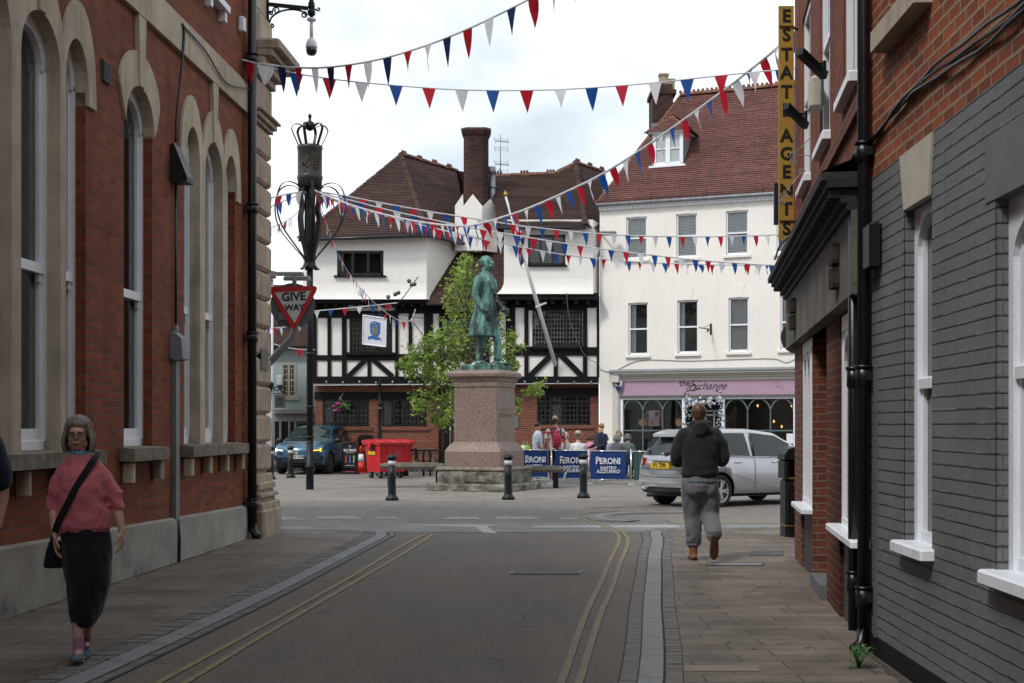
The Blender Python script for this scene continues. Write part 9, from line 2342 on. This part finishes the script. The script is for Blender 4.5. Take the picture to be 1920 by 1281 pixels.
bunting('short bunting string wrapped along the stone cornice at the left', [(455,112,19.6),(480,118,19.9),(510,121,20.2),(545,128,20.4)], .34, .20, .33, -.1, .8, PM, 0, .006, 47)
# unseen houses added beside the square to darken reflections and shape the light
def side_house(label, x0, x1, y0, y1, h, mat):
    t = thing('unseen_house', label, 'house', ((x0+x1)/2,y0,0), 0, 'unseen houses added for light and reflections')
    g = MB(); g.box(x0,x1,y0,y1,0,h); g.build('wall', mat, t)
    m = (y0+y1)/2; g = MB(); g.add([(x0,y0-.2,h),(x1,y0-.2,h),(x1,m,h+3),(x0,m,h+3),(x0,y1+.2,h),(x1,y1+.2,h)],[(0,1,2,3),(3,2,5,4),(0,3,4),(1,5,2)]); g.build('roof', M['tile'], t, fix=False)
    n = int((x1-x0)/2.4)
    for k in range(n):
        for z in (1.0,4.2):
            x = x0+(x1-x0)*(k+.5)/n; g = MB(); g.box(x-.5,x+.5,y1,y1+.03,z,z+1.7); f = g.build('window', M['sashwhite'], t); g = MB(); g.box(x-.43,x+.43,y1+.031,y1+.036,z+.07,z+1.63); g.build('pane', M['darkglass'], f)
side_house('unseen white house added beyond the left end of the brick building', -27, -16.2, 9, 19.5, 8.5, M['render'])
side_house('unseen brick house added further along the near side of the square on the left', -40, -27.2, 9, 19.5, 9.2, M['redbrick'])
side_house('unseen brick house added beyond the right end of the brick shop', 12.2, 24, 7, 17, 9.0, M['shopbrick'])
side_house('unseen white house added further along the near side of the square on the right', 24.2, 38, 7, 17, 8.4, M['trender'])
# ================================================================= LIGHT, SKY, CAMERA
w = bpy.data.worlds.new('World'); scene.world = w; w.use_nodes = True
nt = w.node_tree; bg = nt.nodes['Background']
sky = nt.nodes.new('ShaderNodeTexSky'); sky.sky_type = 'NISHITA'; sky.sun_disc = False
SE, SR = R(50), R(224)
sky.sun_elevation = SE; sky.sun_rotation = SR; sky.air_density = 1.2; sky.dust_density = 1.5
tc = nt.nodes.new('ShaderNodeTexCoord'); mp = nt.nodes.new('ShaderNodeMapping'); mp.inputs['Scale'].default_value = (1.0,1.0,2.2); mp.inputs['Location'].default_value = (.35,.2,.1)
nt.links.new(tc.outputs['Generated'], mp.inputs[0])
nz = nt.nodes.new('ShaderNodeTexNoise'); nz.inputs['Scale'].default_value = 2.6; nz.inputs['Detail'].default_value = 8; nz.inputs['Roughness'].default_value = .52; nz.inputs['Distortion'].default_value = .3
nt.links.new(mp.outputs[0], nz.inputs['Vector'])
rp = nt.nodes.new('ShaderNodeValToRGB'); rp.color_ramp.elements[0].position = .34; rp.color_ramp.elements[1].position = .55
rp.color_ramp.elements[0].color = (.42,.42,.42,1)
nt.links.new(nz.outputs['Fac'], rp.inputs[0])
mx = nt.nodes.new('ShaderNodeMix'); mx.data_type = 'RGBA'
nt.links.new(rp.outputs[0], mx.inputs[0]); nt.links.new(sky.outputs[0], mx.inputs[6]); mx.inputs[7].default_value = (10.8,11.4,12.0,1)
nt.links.new(mx.outputs[2], bg.inputs['Color']); bg.inputs['Strength'].default_value = .095
sl = bpy.data.lights.new('sun', 'SUN'); sl.energy = 2.0; sl.angle = R(10); sl.color = (1,.97,.93)
so = bpy.data.objects.new('sun', sl); COL.objects.link(so)
# sun_rotation is clockwise from +Y seen from above
d = Vector((math.sin(SR)*math.cos(SE), math.cos(SR)*math.cos(SE), math.sin(SE)))
so.rotation_euler = (-d).to_track_quat('-Z', 'Y').to_euler(); so.location = (0,0,40)
cam = bpy.data.cameras.new('camera'); co = bpy.data.objects.new('camera', cam); COL.objects.link(co)
co.location = (0,0,EYE); co.rotation_euler = (R(90),0,0)
cam.sensor_width = 36; cam.lens = 36*F/1920; cam.shift_y = 159.5/1920; cam.clip_end = 2000; cam.clip_start = .05
scene.camera = co
vs = scene.view_settings; vs.view_transform = 'Standard'; vs.look = 'None'; vs.exposure = .22; vs.gamma = 1
scene.cycles.use_denoising = True
scene.cycles.max_bounces = 6; scene.cycles.transparent_max_bounces = 12; scene.cycles.caustics_reflective = False; scene.cycles.caustics_refractive = False
